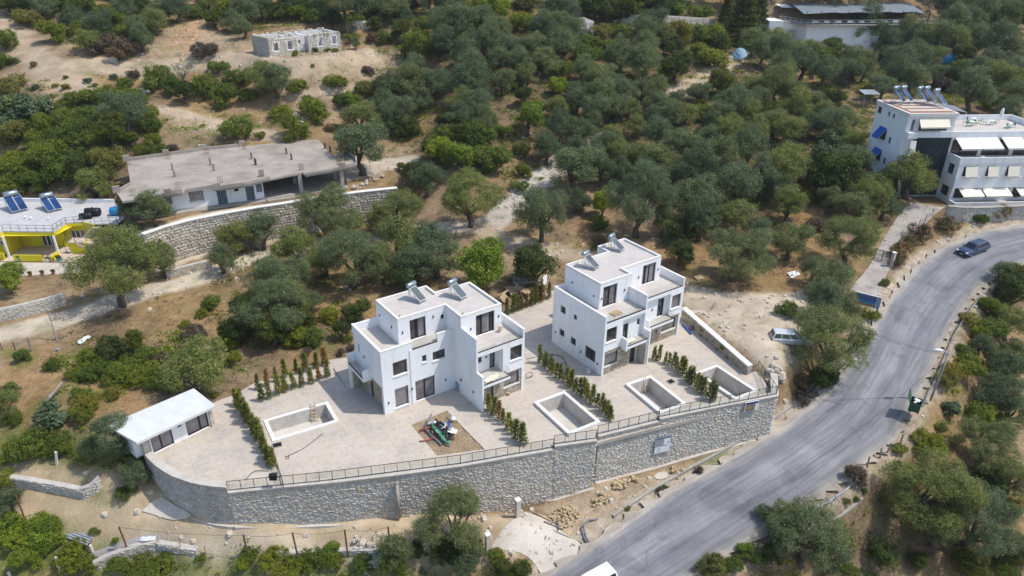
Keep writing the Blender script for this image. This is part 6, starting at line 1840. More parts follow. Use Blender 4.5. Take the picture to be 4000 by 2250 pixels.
TILE[1, 0] = '''O 60 80 250 G 220 120 260 O 330 60 250 G 430 150 220 G 520 100 200 O 640 60 200 G 580 200 180 O 720 80 260 O 660 200 220 O 890 60 260 D 770 230 190 O 1080 80 240 O 1200 60 260 O 1350 90 280 O 1430 40 240 R 1150 145 180 O 1500 180 160 O 1750 20 250 O 1900 20 230 O 2050 30 200 G 1000 200 180 D 1190 250 150 D 1440 310 170 G 1660 310 240 L 2300 80 320 L 2450 100 250 D 2200 250 200 D 1550 60 160
G 960 380 130 O 1000 450 90 N 1160 385 130 G 1290 400 150 N 1470 410 110 G 1640 470 290 D 1530 530 160
O 1950 280 330 O 1900 470 260 O 2080 300 290 O 2260 200 260 O 2420 300 280 O 2200 420 260 O 2330 480 280 O 2500 480 250 O 2450 620 260 O 2100 550 290 O 2180 700 280 O 2150 860 340 O 2060 1010 280 O 2260 920 210 O 2480 850 220 O 1600 750 270 O 1530 870 310 O 1700 830 250 O 1830 860 260 O 1310 900 250 O 1300 1060 240 O 1430 1160 300 O 1660 1010 220 D 1500 1270 230 O 1350 1260 200 O 2210 1060 270 O 2050 1160 240 G 1480 1340 180 G 1600 1340 150 D 1900 1200 180 D 2000 1330 200 G 2150 1390 280 G 1880 1390 240 O 2300 1250 220 G 2290 1400 240 L 2490 1300 190
O 60 830 260 O 200 840 290 G 250 1140 200 G 380 890 190 G 470 890 120 G 800 840 210 Y 1130 890 240 G 840 1010 170 L 970 1030 200 O 1060 1200 350 G 510 1000 80 G 610 1140 280 G 380 1330 290 G 40 1370 100 L 950 1330 70 N 1130 720 120 G 600 510 60 G 720 500 60 G 800 510 60 G 390 545 70 G 100 650 50 G 570 665 40 N 740 1290 120'''
TILE[2, 0] = '''Y 120 40 250 O 470 100 340 D 850 50 330 D 1050 30 330 D 1250 60 330 D 1450 40 330 D 1620 50 260 D 680 20 240 D 950 100 260 D 1150 110 240 D 760 110 200 Y 60 200 180 G 130 260 230 O 330 330 300 O 480 290 220 O 600 380 250 O 280 480 280 O 500 480 300 O 120 520 250 O 320 630 280 O 80 690 280 O 150 790 220 Y 870 340 230 G 1070 330 240 R 1050 240 110 O 1400 220 320 O 1330 380 260 O 1530 340 220 G 820 460 260 G 1050 520 280 G 750 590 260 O 1350 500 260 D 1600 480 260 Y 1700 350 280 G 1850 360 240 G 2000 380 240 G 2120 440 220 O 1100 620 300 O 1330 650 340 D 1650 660 320 G 2030 610 240 G 1850 520 200 L 1540 750 150 G 530 700 200 L 470 870 240 O 800 800 260 O 930 760 220 O 720 740 250 O 850 900 250 O 1010 860 200 O 1100 960 250 O 1300 940 230 O 1450 930 230 O 650 900 220 O 650 1060 200 O 900 1090 320 O 800 1190 320 O 1050 1100 240 O 1200 1070 220 O 1470 1060 260 O 1640 1060 190 O 1620 1190 260 O 1420 1210 200 O 450 1130 210 L 160 1210 340 G 240 1130 190 O 480 1330 270 O 700 1310 270 O 1000 1390 200 O 1230 1300 190 O 1480 1380 300 O 1750 1160 220 G 1930 1140 220 Y 1900 1040 120 O 2240 1090 330 O 2380 1210 250 O 2090 1210 240 O 2000 1400 250 O 2200 1360 280 O 2450 1350 250 D 2120 840 290 O 1880 930 210 O 2420 450 250 O 2500 570 240 O 2440 900 200 O 2500 1010 200 P 2150 190 160 P 2330 200 320 P 2470 130 220 O 2490 390 200 G 2230 420 150 D 120 1000 180 G 30 870 150 V 1650 140 260 V 1900 150 240 V 1400 110 200'''
TILE[3, 0] = '''O 2000 60 300 D 2100 20 280 O 1800 110 260 D 2280 20 260 D 1930 10 240 O 2200 160 260 O 60 400 250 O 100 560 280 O 300 540 260 O 420 520 240 G 500 600 280 O 560 740 260 O 350 660 280 D 640 520 260 D 750 600 260 O 880 640 340 O 800 750 240 O 960 720 220 O 120 750 280 O 80 900 300 O 250 960 260 O 300 1110 300 G 130 1110 280 O 60 1260 270 O 220 1310 280 O 400 1260 250 O 580 1160 220 O 600 1270 260 D 640 1000 220 G 700 1010 170 O 450 1060 200 O 780 1220 220 O 750 1330 240 F 650 1390 250 O 880 1410 260 O 1000 330 330 O 900 410 250 O 1100 430 270 O 1350 350 230 O 1450 430 260 O 1250 480 220 O 1600 390 300 O 1750 450 260 O 1480 640 310 O 1640 630 240 O 1300 670 270 O 1330 770 260 O 1450 800 270 O 1700 740 230 D 1150 610 200 O 1850 260 280 O 1960 190 290 O 2080 240 250 O 1900 410 290 O 2100 390 240 Y 2130 440 140 D 2350 250 300 D 2500 200 250 O 2350 100 280 O 2480 60 240 G 2200 70 240 D 1950 570 200 G 1980 710 260 O 2100 760 240 O 2300 460 300 O 2450 510 280 O 2300 660 280 O 2500 760 260 O 2250 810 280 O 2450 860 260 O 2050 960 340 G 2250 1060 180 N 1790 870 220 D 1850 780 230 O 2480 1010 250 O 2400 1160 200 O 1150 890 250 G 1000 910 140'''
TILE[0, 1] = '''G 120 200 300 G 60 340 300 G 280 250 300 G 450 180 300 G 620 150 300 G 700 300 260 G 520 330 260 G 350 390 280 G 150 430 260 G 420 60 260 G 620 40 240 D 800 250 240 G 880 130 250 Y 1090 160 330 Y 950 80 200 O 980 490 360 G 1420 80 180 G 1600 80 150 N 1740 50 120 O 1300 650 230 O 1540 690 330
B 1150 1260 800 G 1600 1090 210 O 1340 1000 330 O 1620 1220 260 L 60 1370 340 O 2380 970 300 O 2230 1190 240 G 1180 440 100'''
TILE[1, 1] = '''O 1050 80 470 D 1640 270 300 G 1480 250 130 L 1850 80 330 L 2050 130 330 G 2250 160 330 G 2420 210 280 D 1780 60 250 B 710 760 600 B 1430 640 560 B 2150 540 620 O 1720 400 270 O 60 910 330 O 420 1080 400 B 240 1280 620 B 950 1150 640 O 1400 1080 430 O 1700 1010 450 O 1820 1160 400 O 1580 1290 360 D 1480 1400 270 L 2250 1240 560 O 1220 790 230 G 930 800 230 O 1270 1260 330 O 700 1180 330'''
TILE[2, 1] = '''B 300 730 530 D 230 1250 420 O 640 250 480 O 350 80 260 O 650 70 250 O 820 190 280 O 950 60 250 O 900 310 250 G 120 300 160 G 80 430 150 Y 90 60 190 O 640 570 250 D 700 610 180 L 910 620 250 B 1280 620 660 O 1510 820 240 G 870 800 200 O 1080 150 240 O 1080 280 190 Y 1230 110 220 O 1420 130 350 O 1700 60 350 O 1900 300 380 O 1740 400 290 O 1620 250 280 O 2100 150 400 O 2360 100 350 O 1850 620 430 O 1900 790 390 D 1720 900 260 O 2230 500 420 O 2250 720 360 O 2460 380 360 B 2260 1080 640 D 1690 1110 280 O 1330 300 250 O 1560 970 110 D 1420 380 200 O 2470 860 240 N 880 980 170'''
TILE[3, 1] = '''O 150 250 420 O 100 460 300 O 200 660 320 D 650 310 500 O 880 210 400 F 550 100 280 O 1430 340 420 P 1245 500 120 O 1080 420 230 O 800 520 260 O 620 580 250 O 850 660 340 O 1030 610 340 O 1170 640 270 B 820 950 560 O 230 1000 350 N 470 840 230 Y 430 530 190 O 440 1300 230 O 620 1390 380 E 1520 900 220 E 1340 1080 200 E 1440 980 180 E 1330 1170 160 E 1830 800 220 G 2130 760 140 E 2330 690 220 G 1170 1400 90 O 2350 1300 200 D 2480 1380 260 D 640 480 200 N 380 370 150'''
TILE[0, 2] = '''G 880 750 220 G 1050 820 230 G 1250 800 260 G 1420 700 260 G 1500 830 250 G 1350 900 280 G 1560 950 240 G 1150 910 220 G 900 890 200 O 1950 790 570 G 780 860 170 G 520 800 150 G 830 1080 200 Y 870 1160 230 G 830 1280 200 Y 1120 1060 180 F 540 1300 300 F 80 1010 190 O 60 1210 260 G 130 1330 160 D 2420 400 350 D 2500 250 300 G 2280 560 200 D 2300 490 190 G 2350 730 180 G 1860 370 100 G 2030 270 110 G 2100 160 190 G 230 700 160 N 1950 480 240 N 1600 700 150 D 1120 640 260 D 1330 560 220 G 1700 1000 160 G 2150 1080 90'''
TILE[1, 2] = '''B 180 200 640 O 330 170 340 D 450 340 280 O 540 130 250 G 520 520 270 G 400 500 250 D 170 460 340 D 50 350 250 G 750 280 180 D 1010 230 280 D 850 460 180 G 930 520 100 Y 1020 580 80 R 850 650 110 R 950 610 90 G 570 580 100 N 500 660 120 G 1330 1190 55 G 920 985 75 G 2420 1050 60'''
TILE[2, 2] = '''G 860 830 75 G 140 970 55 G 1690 420 65 G 1930 440 75 G 2140 620 85 G 1480 100 80'''
TILE[3, 2] = '''O 540 150 330 O 800 270 270 G 180 230 200 B 640 480 830 G 1030 280 150 D 480 950 230 D 620 900 200 R 330 950 220 N 350 1100 190 D 2450 100 350 G 2200 180 150 G 2250 260 250 Y 2030 320 180 G 2100 440 200 G 2220 420 330 O 2420 440 350 G 1990 800 280 Y 1860 870 220 G 1990 640 180 O 2140 600 200 S 2120 940 190 O 2450 660 300 O 2330 780 260 O 2400 870 390 O 2300 1110 400 O 2450 1260 350 G 2080 1310 280 F 1830 1190 200 Y 1790 940 200 G 1720 1400 120 G 2280 1380 220'''
TILE[0, 3] = '''G 120 230 250 G 380 150 300 G 260 200 280 G 560 130 280 G 660 200 200 O 1170 150 420 G 1330 320 220 O 1350 470 250 O 920 170 230 G 1270 610 170 V 100 950 280 V 330 950 300 V 500 960 280 V 200 1100 320 V 400 1090 330 V 570 1060 220 V 280 1290 320 V 490 1160 200 O 100 720 230 G 965 1020 90 L 1165 1100 75 G 760 1170 180 G 750 1290 280 G 900 1340 200 G 1250 1390 250 G 1450 1360 250 G 1650 1310 190 G 1600 1430 230 V 2450 1340 220 G 2520 1260 150 G 2020 1280 110 G 1850 400 60 G 60 520 230'''
TILE[1, 3] = '''G 180 1310 240 G 500 1290 190 G 600 1340 240 V 760 1220 200 G 330 1390 240 G 800 1310 190 O 1400 1280 330 G 1390 1400 280 G 1080 1330 190 B 1960 960 600 O 2160 1170 260 D 1880 1260 290 O 2090 1340 240 D 1640 1220 190 G 2420 1290 190 D 2500 1360 190 V 1430 1130 140'''
TILE[2, 3] = '''D 80 1410 240 O 2530 830 150 L 2340 1200 180 G 2450 1260 190 Y 2000 1390 290 G 2200 1340 240 G 1720 175 45 G 880 410 40 R 1480 590 90 G 1550 560 60 R 1880 390 110 G 1160 770 60'''
TILE[3, 3] = '''B 400 1020 820 O 150 900 280 D 50 1260 240 G 1600 150 280 G 1310 180 140 B 1600 640 800 B 2060 880 820 O 1700 980 420 B 2180 150 640 D 2260 470 320 O 2450 500 300 Y 2480 750 210 Y 2480 1260 240 G 800 1390 210 N 880 450 240 Y 790 700 85 G 890 690 60 G 960 610 60 G 1300 330 100 D 1150 1260 280 G 1080 1160 95 D 1500 1310 190 D 2000 1360 290 G 2350 1390 240 O 2440 1150 330 O 640 1250 340'''
KIND = {'O': ('olive', 'olive_leaf', 'olive_tree', 'olive tree', 1.05, 'grey-green olive'), 'B': ('bigolive', 'olive_leaf', 'olive_tree', 'olive tree', 1.05, 'big spreading grey-green olive'),
        'G': ('bush', 'green_leaf', 'green_shrub', 'shrub', .52, 'dense green shrub'), 'D': ('tree', 'dark_leaf', 'dark_tree', 'tree', .95, 'dark green bushy tree'),
        'Y': ('bush', 'yellow_leaf', 'yellowish_shrub', 'shrub', .52, 'yellowish green shrub'), 'L': ('tree', 'lime_leaf', 'bright_green_tree', 'tree', .95, 'bright lime green leafy tree'),
        'N': ('bush', 'brown_leaf', 'dry_shrub', 'shrub', .52, 'brown half dry shrub'), 'R': ('bush', 'brown_leaf', 'dry_shrub', 'shrub', .52, 'rusty brown dry bush'), 'F': ('fig', 'blue_leaf', 'fig_tree', 'fig tree', .75, 'broad leaved fig tree'),
        'S': ('bare', 'blue_leaf', 'bare_tree', 'tree', .95, 'grey half bare tree'), 'A': ('bush', 'blue_leaf', 'blue_green_shrub', 'shrub', .52, 'low blue-green shrub'), 'P': ('conifer', 'dark_leaf', 'conifer_tree', 'conifer', 1.6, 'dark upright conifer'),
        'E': ('oleander', 'dark_leaf', 'oleander_bush', 'oleander', .75, 'pink flowering oleander'), 'V': ('bush', 'lime_leaf', 'grape_vine', 'vine', .45, 'bright green leafy vine')}
ANCH = [(60,30,'at the top left corner'),(330,60,'in the scrub above the upper dirt track'),(480,190,'by the dark bank over the upper track'),(620,60,'along the top edge left of centre'),(900,50,'on the brow behind the ruin'),(740,120,'beside the orange cut bank'),
 (1180,40,'uphill of the roofless ruin'),(1350,120,'right of the ruin by the white stones'),(1560,40,'along the top edge above the ruin'),(1640,180,'at the right foot of the bare mound'),(60,210,'beside the dirt track at the left edge'),(80,350,'at the left edge below the dirt track'),(190,320,'on the stony slope below the track fork'),
 (720,300,'under the stony terrace edge'),(870,330,'between the ruin and the unfinished house, left part'),(1120,330,'on the bare slope below the ruin'),(1330,370,'at the right end of the bare slope'),(1430,440,'by the small terrace right of the slope'),(430,420,'in the dense thicket above the unfinished house'),(250,500,'in the left thicket above the yellow house'),(90,560,'in the far left thicket'),(1150,440,'in the gully behind the unfinished house'),(950,510,'close behind the unfinished house roof'),
 (100,680,'behind the yellow house solar heaters'),(260,640,'behind the yellow house roof'),(420,640,'at the left end of the unfinished house'),(570,830,'in front of the unfinished house wall'),(1420,580,'at the right end of the unfinished house'),(1640,660,'beside the small sand clearing'),(1800,600,'in the bright bushes above the gravel track'),
 (1830,160,'in the upper grove left of the boulder'),(1900,300,'in the middle of the upper left grove'),(1650,330,'at the edge of the upper left grove'),(1520,440,'below the bare slope in the grove'),(1830,430,'in the lower left part of the grove'),(2050,60,'along the top edge left of the boulder'),(2350,40,'beneath the dark trees at the top'),(2200,200,'downhill of the grey boulder'),(2420,170,'below the vine pergola'),(2600,150,'right of the pergola fence'),(2780,150,'beside the blue tarp track'),(2850,80,'at the left side of the pool restaurant'),
 (2100,380,'left of the upper gravel track'),(2300,330,'in the grove below the pergola'),(2450,400,'just below the upper gravel track'),(2250,470,'in the centre of the grove'),(2700,270,'on the bank of the upper gravel track'),(2850,420,'in the grove right of the upper track'),(2950,320,'under the track end railing'),
 (3080,220,'below the restaurant wall, left part'),(3300,210,'below the restaurant wall, middle part'),(3520,160,'below the restaurant deck, right part'),(3750,120,'right of the pool restaurant'),(3920,60,'in the top right corner'),(3050,420,'in the dense grove left of the hotel'),(3250,480,'just left of the hotel upper storeys'),(3450,290,'in the grove above the hotel heaters'),(3640,270,'by the blue water tank'),(3880,260,'at the right edge above the hotel'),(3800,400,'behind the hotel roof terrace'),(3200,300,'uphill of the corrugated shelter'),
 (460,1050,'in front of the yellow house stairs'),(40,1100,'on the lawn edge below the yellow house patio'),(900,950,'before the tall rubble wall'),(1080,1010,'over the two tracks left of the villas'),(1280,860,'in front of the tall rubble wall, centre'),(1560,800,'beyond the right end of the tall rubble wall'),(1430,1000,'left of the small white notice board'),(1700,990,'behind the left villa, uphill'),(1880,1040,'right behind the left villa roof'),(2110,850,'beside the gravel track behind the right villa'),
 (2230,660,'just right of the shaded gravel track'),(2480,800,'uphill behind the right villa roof'),(2420,640,'in the lower grove behind the right villa'),(2700,700,'in the lower grove, middle part'),(2900,620,'in the lower grove left of the hotel'),(2880,960,'above the sandy parking ground'),(2660,960,'between the right villa and parking ground'),(3060,660,'on the orange grass below the grove'),(3260,680,'in the dark clump below the hotel side'),(3370,800,'left of the hotel driveway'),(3550,690,'in front of the hotel netting'),(3310,930,'beside the hotel driveway gate, left side'),(3090,950,'by the lying white board'),(3560,930,'along the outer side of the hotel driveway'),(3760,850,'against the hotel roadside wall'),(3180,1110,'at the upper end of the parking ground'),(3920,1080,'inside the bend at the right edge'),
 (480,1430,'in the thicket behind the pool hut'),(330,1450,'left of the thicket by the pool hut'),(750,1420,'hanging over the pool hut roof'),(200,1620,'in the lower left garden'),(330,1580,'beside the fallen grey log'),(760,1270,'below the lower gravel track'),(960,1280,'left of the left villa hedge'),(1150,1230,'on the slope left of the left villa'),(1180,1340,'above the back hedge of the long pool'),(1350,1230,'close behind the left villa'),(1350,1360,'at the back corner of the left villa'),
 (3220,1260,'over the silver parked car'),(3180,1490,'at the roadside under the big olive'),(3100,1540,'on the orange bank at the wall end'),(3380,1240,'by the roadside billboard'),(3800,1270,'right of the road by the guardrail'),(3930,1300,'at the right edge beyond the guardrail'),(3750,1470,'behind the leaning lamp post'),(3930,1520,'at the right edge below the lamp post'),(3720,1640,'below the green waste container'),
 (430,1760,'left of the curved wall'),(160,1750,'in the bean rows above the dirt track'),(120,2080,'in the vine garden at the lower left'),(300,2160,'at the bottom left below the dirt track'),(530,2210,'along the bottom edge left of the posts'),(380,2080,'beside the concrete garden path'),(980,2190,'at the first rusty post'),(1200,2200,'in the green garden under the middle rusty posts'),(1550,2190,'under the last rusty post'),(1770,2070,'in front of the tall wall by the pillars'),(1830,2190,'at the bottom edge under the lone olive'),(1950,2210,'below the sloping entrance apron'),
 (2900,2200,'at the bottom edge right of the road'),(3160,2060,'over the guardrail at the lower right'),(3350,1960,'on the orange slope under the concrete abutment'),(3580,1780,'near the broken roadside fence'),(3680,1960,'on the lower right slope'),(3870,1780,'at the right edge of the lower slope'),(3550,2200,'in the bottom right hollow'),(3950,2150,'in the bottom right corner'),(2600,1790,'at the foot of the tall wall by the verge'),(2450,1990,'on the dusty verge beside the road')]
def locate(px, py, wpx, hc):
    d = ray(px, py)
    t = 40.0
    while t < 300:
        R = wpx*t/FPX/2
        if CAMZ+d[2]*t-H(d[0]*t, d[1]*t)-hc*R <= 0:
            break
        t += 0.25
    return d[0]*t, d[1]*t, wpx*t/FPX/2
GROW = {'O': 1.26, 'B': 1.12, 'G': 1.28, 'D': 1.22, 'N': 1.2, 'Y': 1.22}
plants = []
for (tx, ty), txt in TILE.items():
    tok = txt.split()
    ox, oy = tx*1000, (0, 563, 1126, 1687)[ty]
    for i in range(0, len(tok), 4):
        k, x, y, w = tok[i], *map(float, tok[i+1:i+4])
        px, py, wp_ = ox+x/2.574, oy+y/2.574, w/2.574
        X_, Y_, R = locate(px, py, wp_, KIND[k][4])
        plants.append((k, px, py, X_, Y_, R))
ordw = ['leftmost', 'second from left', 'third from left', 'fourth from left', 'fifth from left', 'sixth from left', 'seventh from left', 'eighth from left', 'ninth from left', 'tenth from left']
cls = {}
for i, (k, px, py, *_r) in enumerate(plants):
    a = min(range(len(ANCH)), key=lambda j: (ANCH[j][0]-px)**2+((ANCH[j][1]-py)*1.3)**2)
    cls.setdefault((k, a), []).append(i)
plabel = {}
for (k, a), ids in cls.items():
    ids.sort(key=lambda i: plants[i][1])
    for n_, i in enumerate(ids):
        size = plants[i][5]
        adj = ''
        if len(ids) == 1: tail = ''
        elif n_ == len(ids)-1: tail = ', rightmost there'
        else: tail = ', '+(ordw[n_] if n_ < len(ordw) else 'further right')+' there'
        lab_ = KIND[k][5]+' '+ANCH[a][2]+tail
        if len(lab_.split()) > 16: lab_ = lab_.replace(' there', '')
        if len(lab_.split()) > 16: lab_ = lab_.replace('big spreading ', 'big ').replace('bright lime green leafy', 'lime green').replace('brown half dry', 'brown').replace('yellowish green', 'yellowish').replace('dark green bushy', 'dark')
        plabel[i] = lab_
def vegetate(k, X_, Y_, R, label, idx, z=None, sz=1.0):
    key, mt, nm, cat, hc, _l = KIND[k]
    if k == 'R': mt = 'brown_leaf'
    vs_ = VEG[key+':'+mt]
    cm, tm = vs_[idx % len(vs_)]
    r = random.Random(idx*7+3)
    root = thing(nm, label, cat, (X_, Y_, (H(X_, Y_) if z is None else z)-.03), r.uniform(0, 6.28), {'olive tree': 'olive trees on the hillside', 'shrub': 'shrubs on the hillside', 'tree': 'other trees on the hillside', 'fig tree': 'fig trees', 'conifer': 'conifers', 'oleander': 'oleanders by the hotel road', 'vine': 'vines'}[cat])
    R *= GROW.get(k, 1.1)
    root.scale = (R*r.uniform(.9, 1.1), R*r.uniform(.9, 1.1), R*sz*r.uniform(.82, 1.18))
    link('crown' if nm.endswith('tree') else 'foliage', cm, root)
    link('trunk' if nm.endswith('tree') else 'stem', tm, root)
    if k == 'E':
        link('blossom', FLOWERS, root)
    return root
for i, (k, px, py, X_, Y_, R) in enumerate(plants):
    vegetate(k, X_, Y_, R, plabel[i], i)

# ---- hedge rows of young conifers on the terrace
def hedge(row, n, phrase, mats, h=1.75, jit_=.12, kill=()):
    P = smooth_path([tuple(W(*p)) for p in row], .3)
    L, at_ = arc_path([(p[0], p[1], 0) for p in P])
    r = random.Random(int(row[0][0]))
    for i in range(n):
        q, e, _ = at_(min(L-1e-3, L*(i+.5)/n+r.uniform(-.08, .08)))
        mt = mats[i % len(mats)]
        cm, tm = VEG['hedge:'+mt][r.randrange(4)]
        s_ = h/1.8*r.uniform(.82, 1.3)
        dry = {'hedge_leaf': 'young green conifer', 'rust_leaf': 'rust brown conifer', 'yellow_leaf': 'yellowing conifer'}[mt]
        pos = 'nearest the camera end' if i == 0 else ('farthest from the camera end' if i == n-1 else 'number %d from its near end' % (i+1))
        words_ = ['first', 'second', 'third', 'fourth', 'fifth', 'sixth', 'seventh', 'eighth', 'ninth', 'tenth', 'eleventh', 'twelfth', 'thirteenth', 'fourteenth', 'fifteenth', 'sixteenth', 'seventeenth', 'eighteenth', 'nineteenth', 'twentieth']
        hl_ = '%s %s, %s from its near end' % (dry, phrase, words_[i] if i < 20 else 'last')
        if len(hl_.split()) > 16: hl_ = hl_.replace('from its near end', 'from near end')
        o = thing('hedge_conifer', hl_, 'conifer', (q[0]+r.uniform(-jit_, jit_), q[1]+r.uniform(-jit_, jit_), 0.0 if abs(q[0]) < 500 else 0), r.uniform(0, 6.28), 'hedge plants along the terrace yards')
        o.location.z = max(0.0, H(q[0], q[1])) if H(q[0], q[1]) > -.3 else 0.0
        o.scale = (s_*r.uniform(.8, 1.25), s_*r.uniform(.8, 1.25), s_)
        o.rotation_euler = (r.uniform(-.09, .09), r.uniform(-.09, .09), r.uniform(0, 6.28))
        link('foliage', cm, o); link('stem', tm, o)
g, b_, y_ = 'hedge_leaf', 'rust_leaf', 'yellow_leaf'
hedge([(1066,1838),(1030,1755),(985,1670),(943,1600),(928,1575)], 19, 'in the hedge left of the long pool', [g, g, y_, g, y_, g, g])
hedge([(1005,1572),(1080,1545),(1180,1508),(1290,1470)], 9, 'in the front row behind the long pool', [g, g, g, g, g, g, g, b_], 1.7)
hedge([(985,1530),(1010,1520),(1100,1480),(1200,1448),(1290,1420)], 8, 'in the back row behind the long pool', [y_, b_, g, g, g, g], 1.7)
hedge([(2050,1748),(2010,1700),(1960,1650),(1905,1600)], 8, 'in the hedge right of the planting square', [g, g, y_, g, g, b_])
hedge([(2398,1650),(2335,1595),(2270,1545),(2200,1490),(2150,1450),(2110,1415)], 20, 'in the long hedge between the two middle pools', [g, g, g, y_, g, g])
hedge([(2790,1575),(2730,1530),(2670,1470),(2610,1425),(2545,1400)], 16, 'in the hedge between the two right pools', [g, g, g, g, y_])
hedge([(1975,1230),(2020,1212),(2080,1190),(2150,1165)], 10, 'in the parched hedge between the villas', [y_, g, y_, b_, b_, g, y_, b_], 2.0)

# ---- ground cover: scrub, dry grass, weeds and loose stones
def scatter(name, n, mat, test, per, spread, ln, wd, up_, seed, lift=.05, box=(-80, 100, 38, 165)):
    r = np.random.RandomState(seed)
    pts = []
    tries = 0
    while len(pts) < n and tries < n*12:
        tries += 1
        x, y = r.uniform(box[0], box[1]), r.uniform(box[2], box[3])
        if abs(x) > (y*0.9)*.76+4: continue
        w_ = test(x, y)
        if w_ > 0 and r.rand() < w_:
            pts.append((x, y, H(x, y)))
    pts = np.array(pts)
    k = np.repeat(np.arange(len(pts)), per)
    m_ = len(k)
    sc = r.uniform(.5, 1.5, len(pts))[k][:, None]
    p = pts[k]+r.normal(size=(m_, 3))*np.array((spread, spread, spread*.35))*sc
    p[:, 2] = np.maximum(p[:, 2], pts[k][:, 2])+lift
    nr = r.normal(size=(m_, 3))*.7+np.array((0, 0, up_)); nr /= np.linalg.norm(nr, axis=1)[:, None]
    tg = np.cross(nr, r.normal(size=(m_, 3))); tg /= np.linalg.norm(tg, axis=1)[:, None]
    bt = np.cross(nr, tg)
    s_ = r.uniform(.6, 1.4, (m_, 1))
    v = np.stack([p-tg*ln*s_, p-bt*wd*s_, p+tg*ln*s_, p+bt*wd*s_], 1).reshape(-1, 3)
    tone = np.clip(r.uniform(0, 1, len(pts))[k]*.5+r.uniform(0, 1, m_)*.5, 0, 1)
    return kind(link(name, np_mesh(name, v, np.arange(m_*4).reshape(m_, 4), tone=tone, mat=mat)), 'stuff')
# masks on the terrain grid: where nothing grows
free = np.ones(X.shape)
for s_ in (ts, rs_-1.5, hs, ys, us+1.0):
    free = np.where(s_ < .4, 0, free)
pale = CG[..., 0]
free = np.where(pale > .37, 0.0, free)
def grid_at(A, x, y):
    i = int(np.clip(np.searchsorted(GX, x)-1, 0, len(GX)-2)); j = int(np.clip(np.searchsorted(GY, y)-1, 0, len(GY)-2))
    return A[j, i]
nz = fbm(X, Y, 6, 301)
dens1 = free*np.clip((nz-.42)*4, 0, 1)
greenish = free*np.clip((CG[..., 1]-CG[..., 0]*.86)*12, 0, 1)
dense = np.zeros(X.shape)
for zn in ([(1480,-40),(2900,-40),(2960,120),(3150,200),(3650,160),(4100,0),(4100,420),(3420,390),(3380,800),(3230,780),(3050,900),(2950,860),(2500,850),(2300,720),(2210,640),(2050,740),(1900,800),(1700,680),(1560,560),(1470,340)],
           [(-60,300),(150,330),(560,380),(600,520),(480,620),(300,700),(-60,700)], [(-60,-40),(1480,-40),(1480,80),(1000,120),(760,60),(560,150),(330,200),(120,120),(-60,20)], [(900,960),(1330,1100),(1370,1290),(1200,1350),(930,1320),(860,1150)],
           [(3050,2020),(3350,1860),(3600,1700),(3700,1450),(3800,1220),(4100,1050),(4100,2300),(2950,2300)], [(330,1380),(700,1330),(900,1450),(560,1500)], [(0,1680),(330,1690),(480,1800),(300,1860),(0,1830)], [(-50,2060),(240,2050),(330,2150),(300,2300),(-50,2300)], [(430,2200),(950,2175),(1600,2190),(1990,2200),(2050,2300),(400,2300)]):
    P_ = [tuple(G(*p)[:2]) for p in zn]
    dense = np.maximum(dense, np.clip(.5-(poly_sd(X, Y, P_)+jit*2)/3, 0, 1))
notbuilt = np.ones(X.shape)
for s_ in (ts, rs_-1.5, hs, ys, us+1.0):
    notbuilt = np.where(s_ < .6, 0, notbuilt)
dmask = notbuilt*dense*np.where(pale > .40, .15, 1)
scatter('scrub_undergrowth', 3600, 'green_leaf', lambda x, y: grid_at(dmask, x, y)*.85, 46, .62, .15, .09, .4, 1, .12, (-115, 130, 38, 200))
scatter('dark_undergrowth', 2200, 'olive_leaf', lambda x, y: grid_at(dmask, x, y)*.85, 40, .6, .15, .07, .4, 11, .12, (-115, 130, 38, 200))
scatter('dead_undergrowth', 1700, 'brown_leaf', lambda x, y: grid_at(dens1, x, y), 18, .34, .14, .035, .4, 2)
scatter('dry_grass', 7500, 'dry_grass', lambda x, y: grid_at(free, x, y)*.9, 8, .22, .16, .018, .1, 3)
scatter('green_weeds', 1500, 'green_grass', lambda x, y: grid_at(greenish, x, y), 22, .30, .10, .05, .5, 4)
rz_ = np.zeros(X.shape)
for zn in ([(3080,2020),(3350,1880),(3600,1700),(3720,1440),(3800,1220),(4100,1050),(4100,2300),(2950,2300)], [(-60,1400),(500,1340),(900,1440),(600,1500),(400,1640),(-60,1700)], [(330,1380),(700,1330),(900,1450),(560,1500)], [(600,480),(1550,330),(1700,560),(1450,560),(700,540)]):
    P_ = [tuple(G(*p)[:2]) for p in zn]
    rz_ = np.maximum(rz_, np.clip(.5-(poly_sd(X, Y, P_)+jit*2)/3, 0, 1))
rz_ = rz_*notbuilt*np.where(SMOOTH > .3, 0, 1)*np.clip((fbm(X, Y, 5, 333)-.38)*5, 0, 1)
scatter('bright_undergrowth', 1500, 'lime_leaf', lambda x, y: grid_at(rz_, x, y), 40, .50, .12, .08, .4, 21, .12)
# the wood beyond the top edge, one mass
fv, ff, ft, off_ = [], [], [], 0
wood_r = np.random.RandomState(77)
protoW = [leaf_cloud(400+i, make_lobes(400+i, 10, (.32, .48), 1.1, .85, .62), 170, 9, .075, .085, .04) for i in range(4)]
for k_ in range(64):
    px_ = -120+k_*67+wood_r.uniform(-25, 25)
    X_, Y_, R_w = locate(px_, wood_r.uniform(-34, -6)-(18 if k_ % 2 else 0), 92*wood_r.uniform(.8, 1.25), 1.1)
    v, f, tn = protoW[k_ % 4]
    a_ = wood_r.uniform(0, 6.28); c_, s_ = math.cos(a_), math.sin(a_)
    q = np.stack([v[:, 0]*c_-v[:, 1]*s_, v[:, 0]*s_+v[:, 1]*c_, v[:, 2]], 1)*R_w*1.25+np.array((X_, Y_, H(X_, Y_)))
    fv.append(q); ff.append(f+off_); ft.append(tn); off_ += len(v)
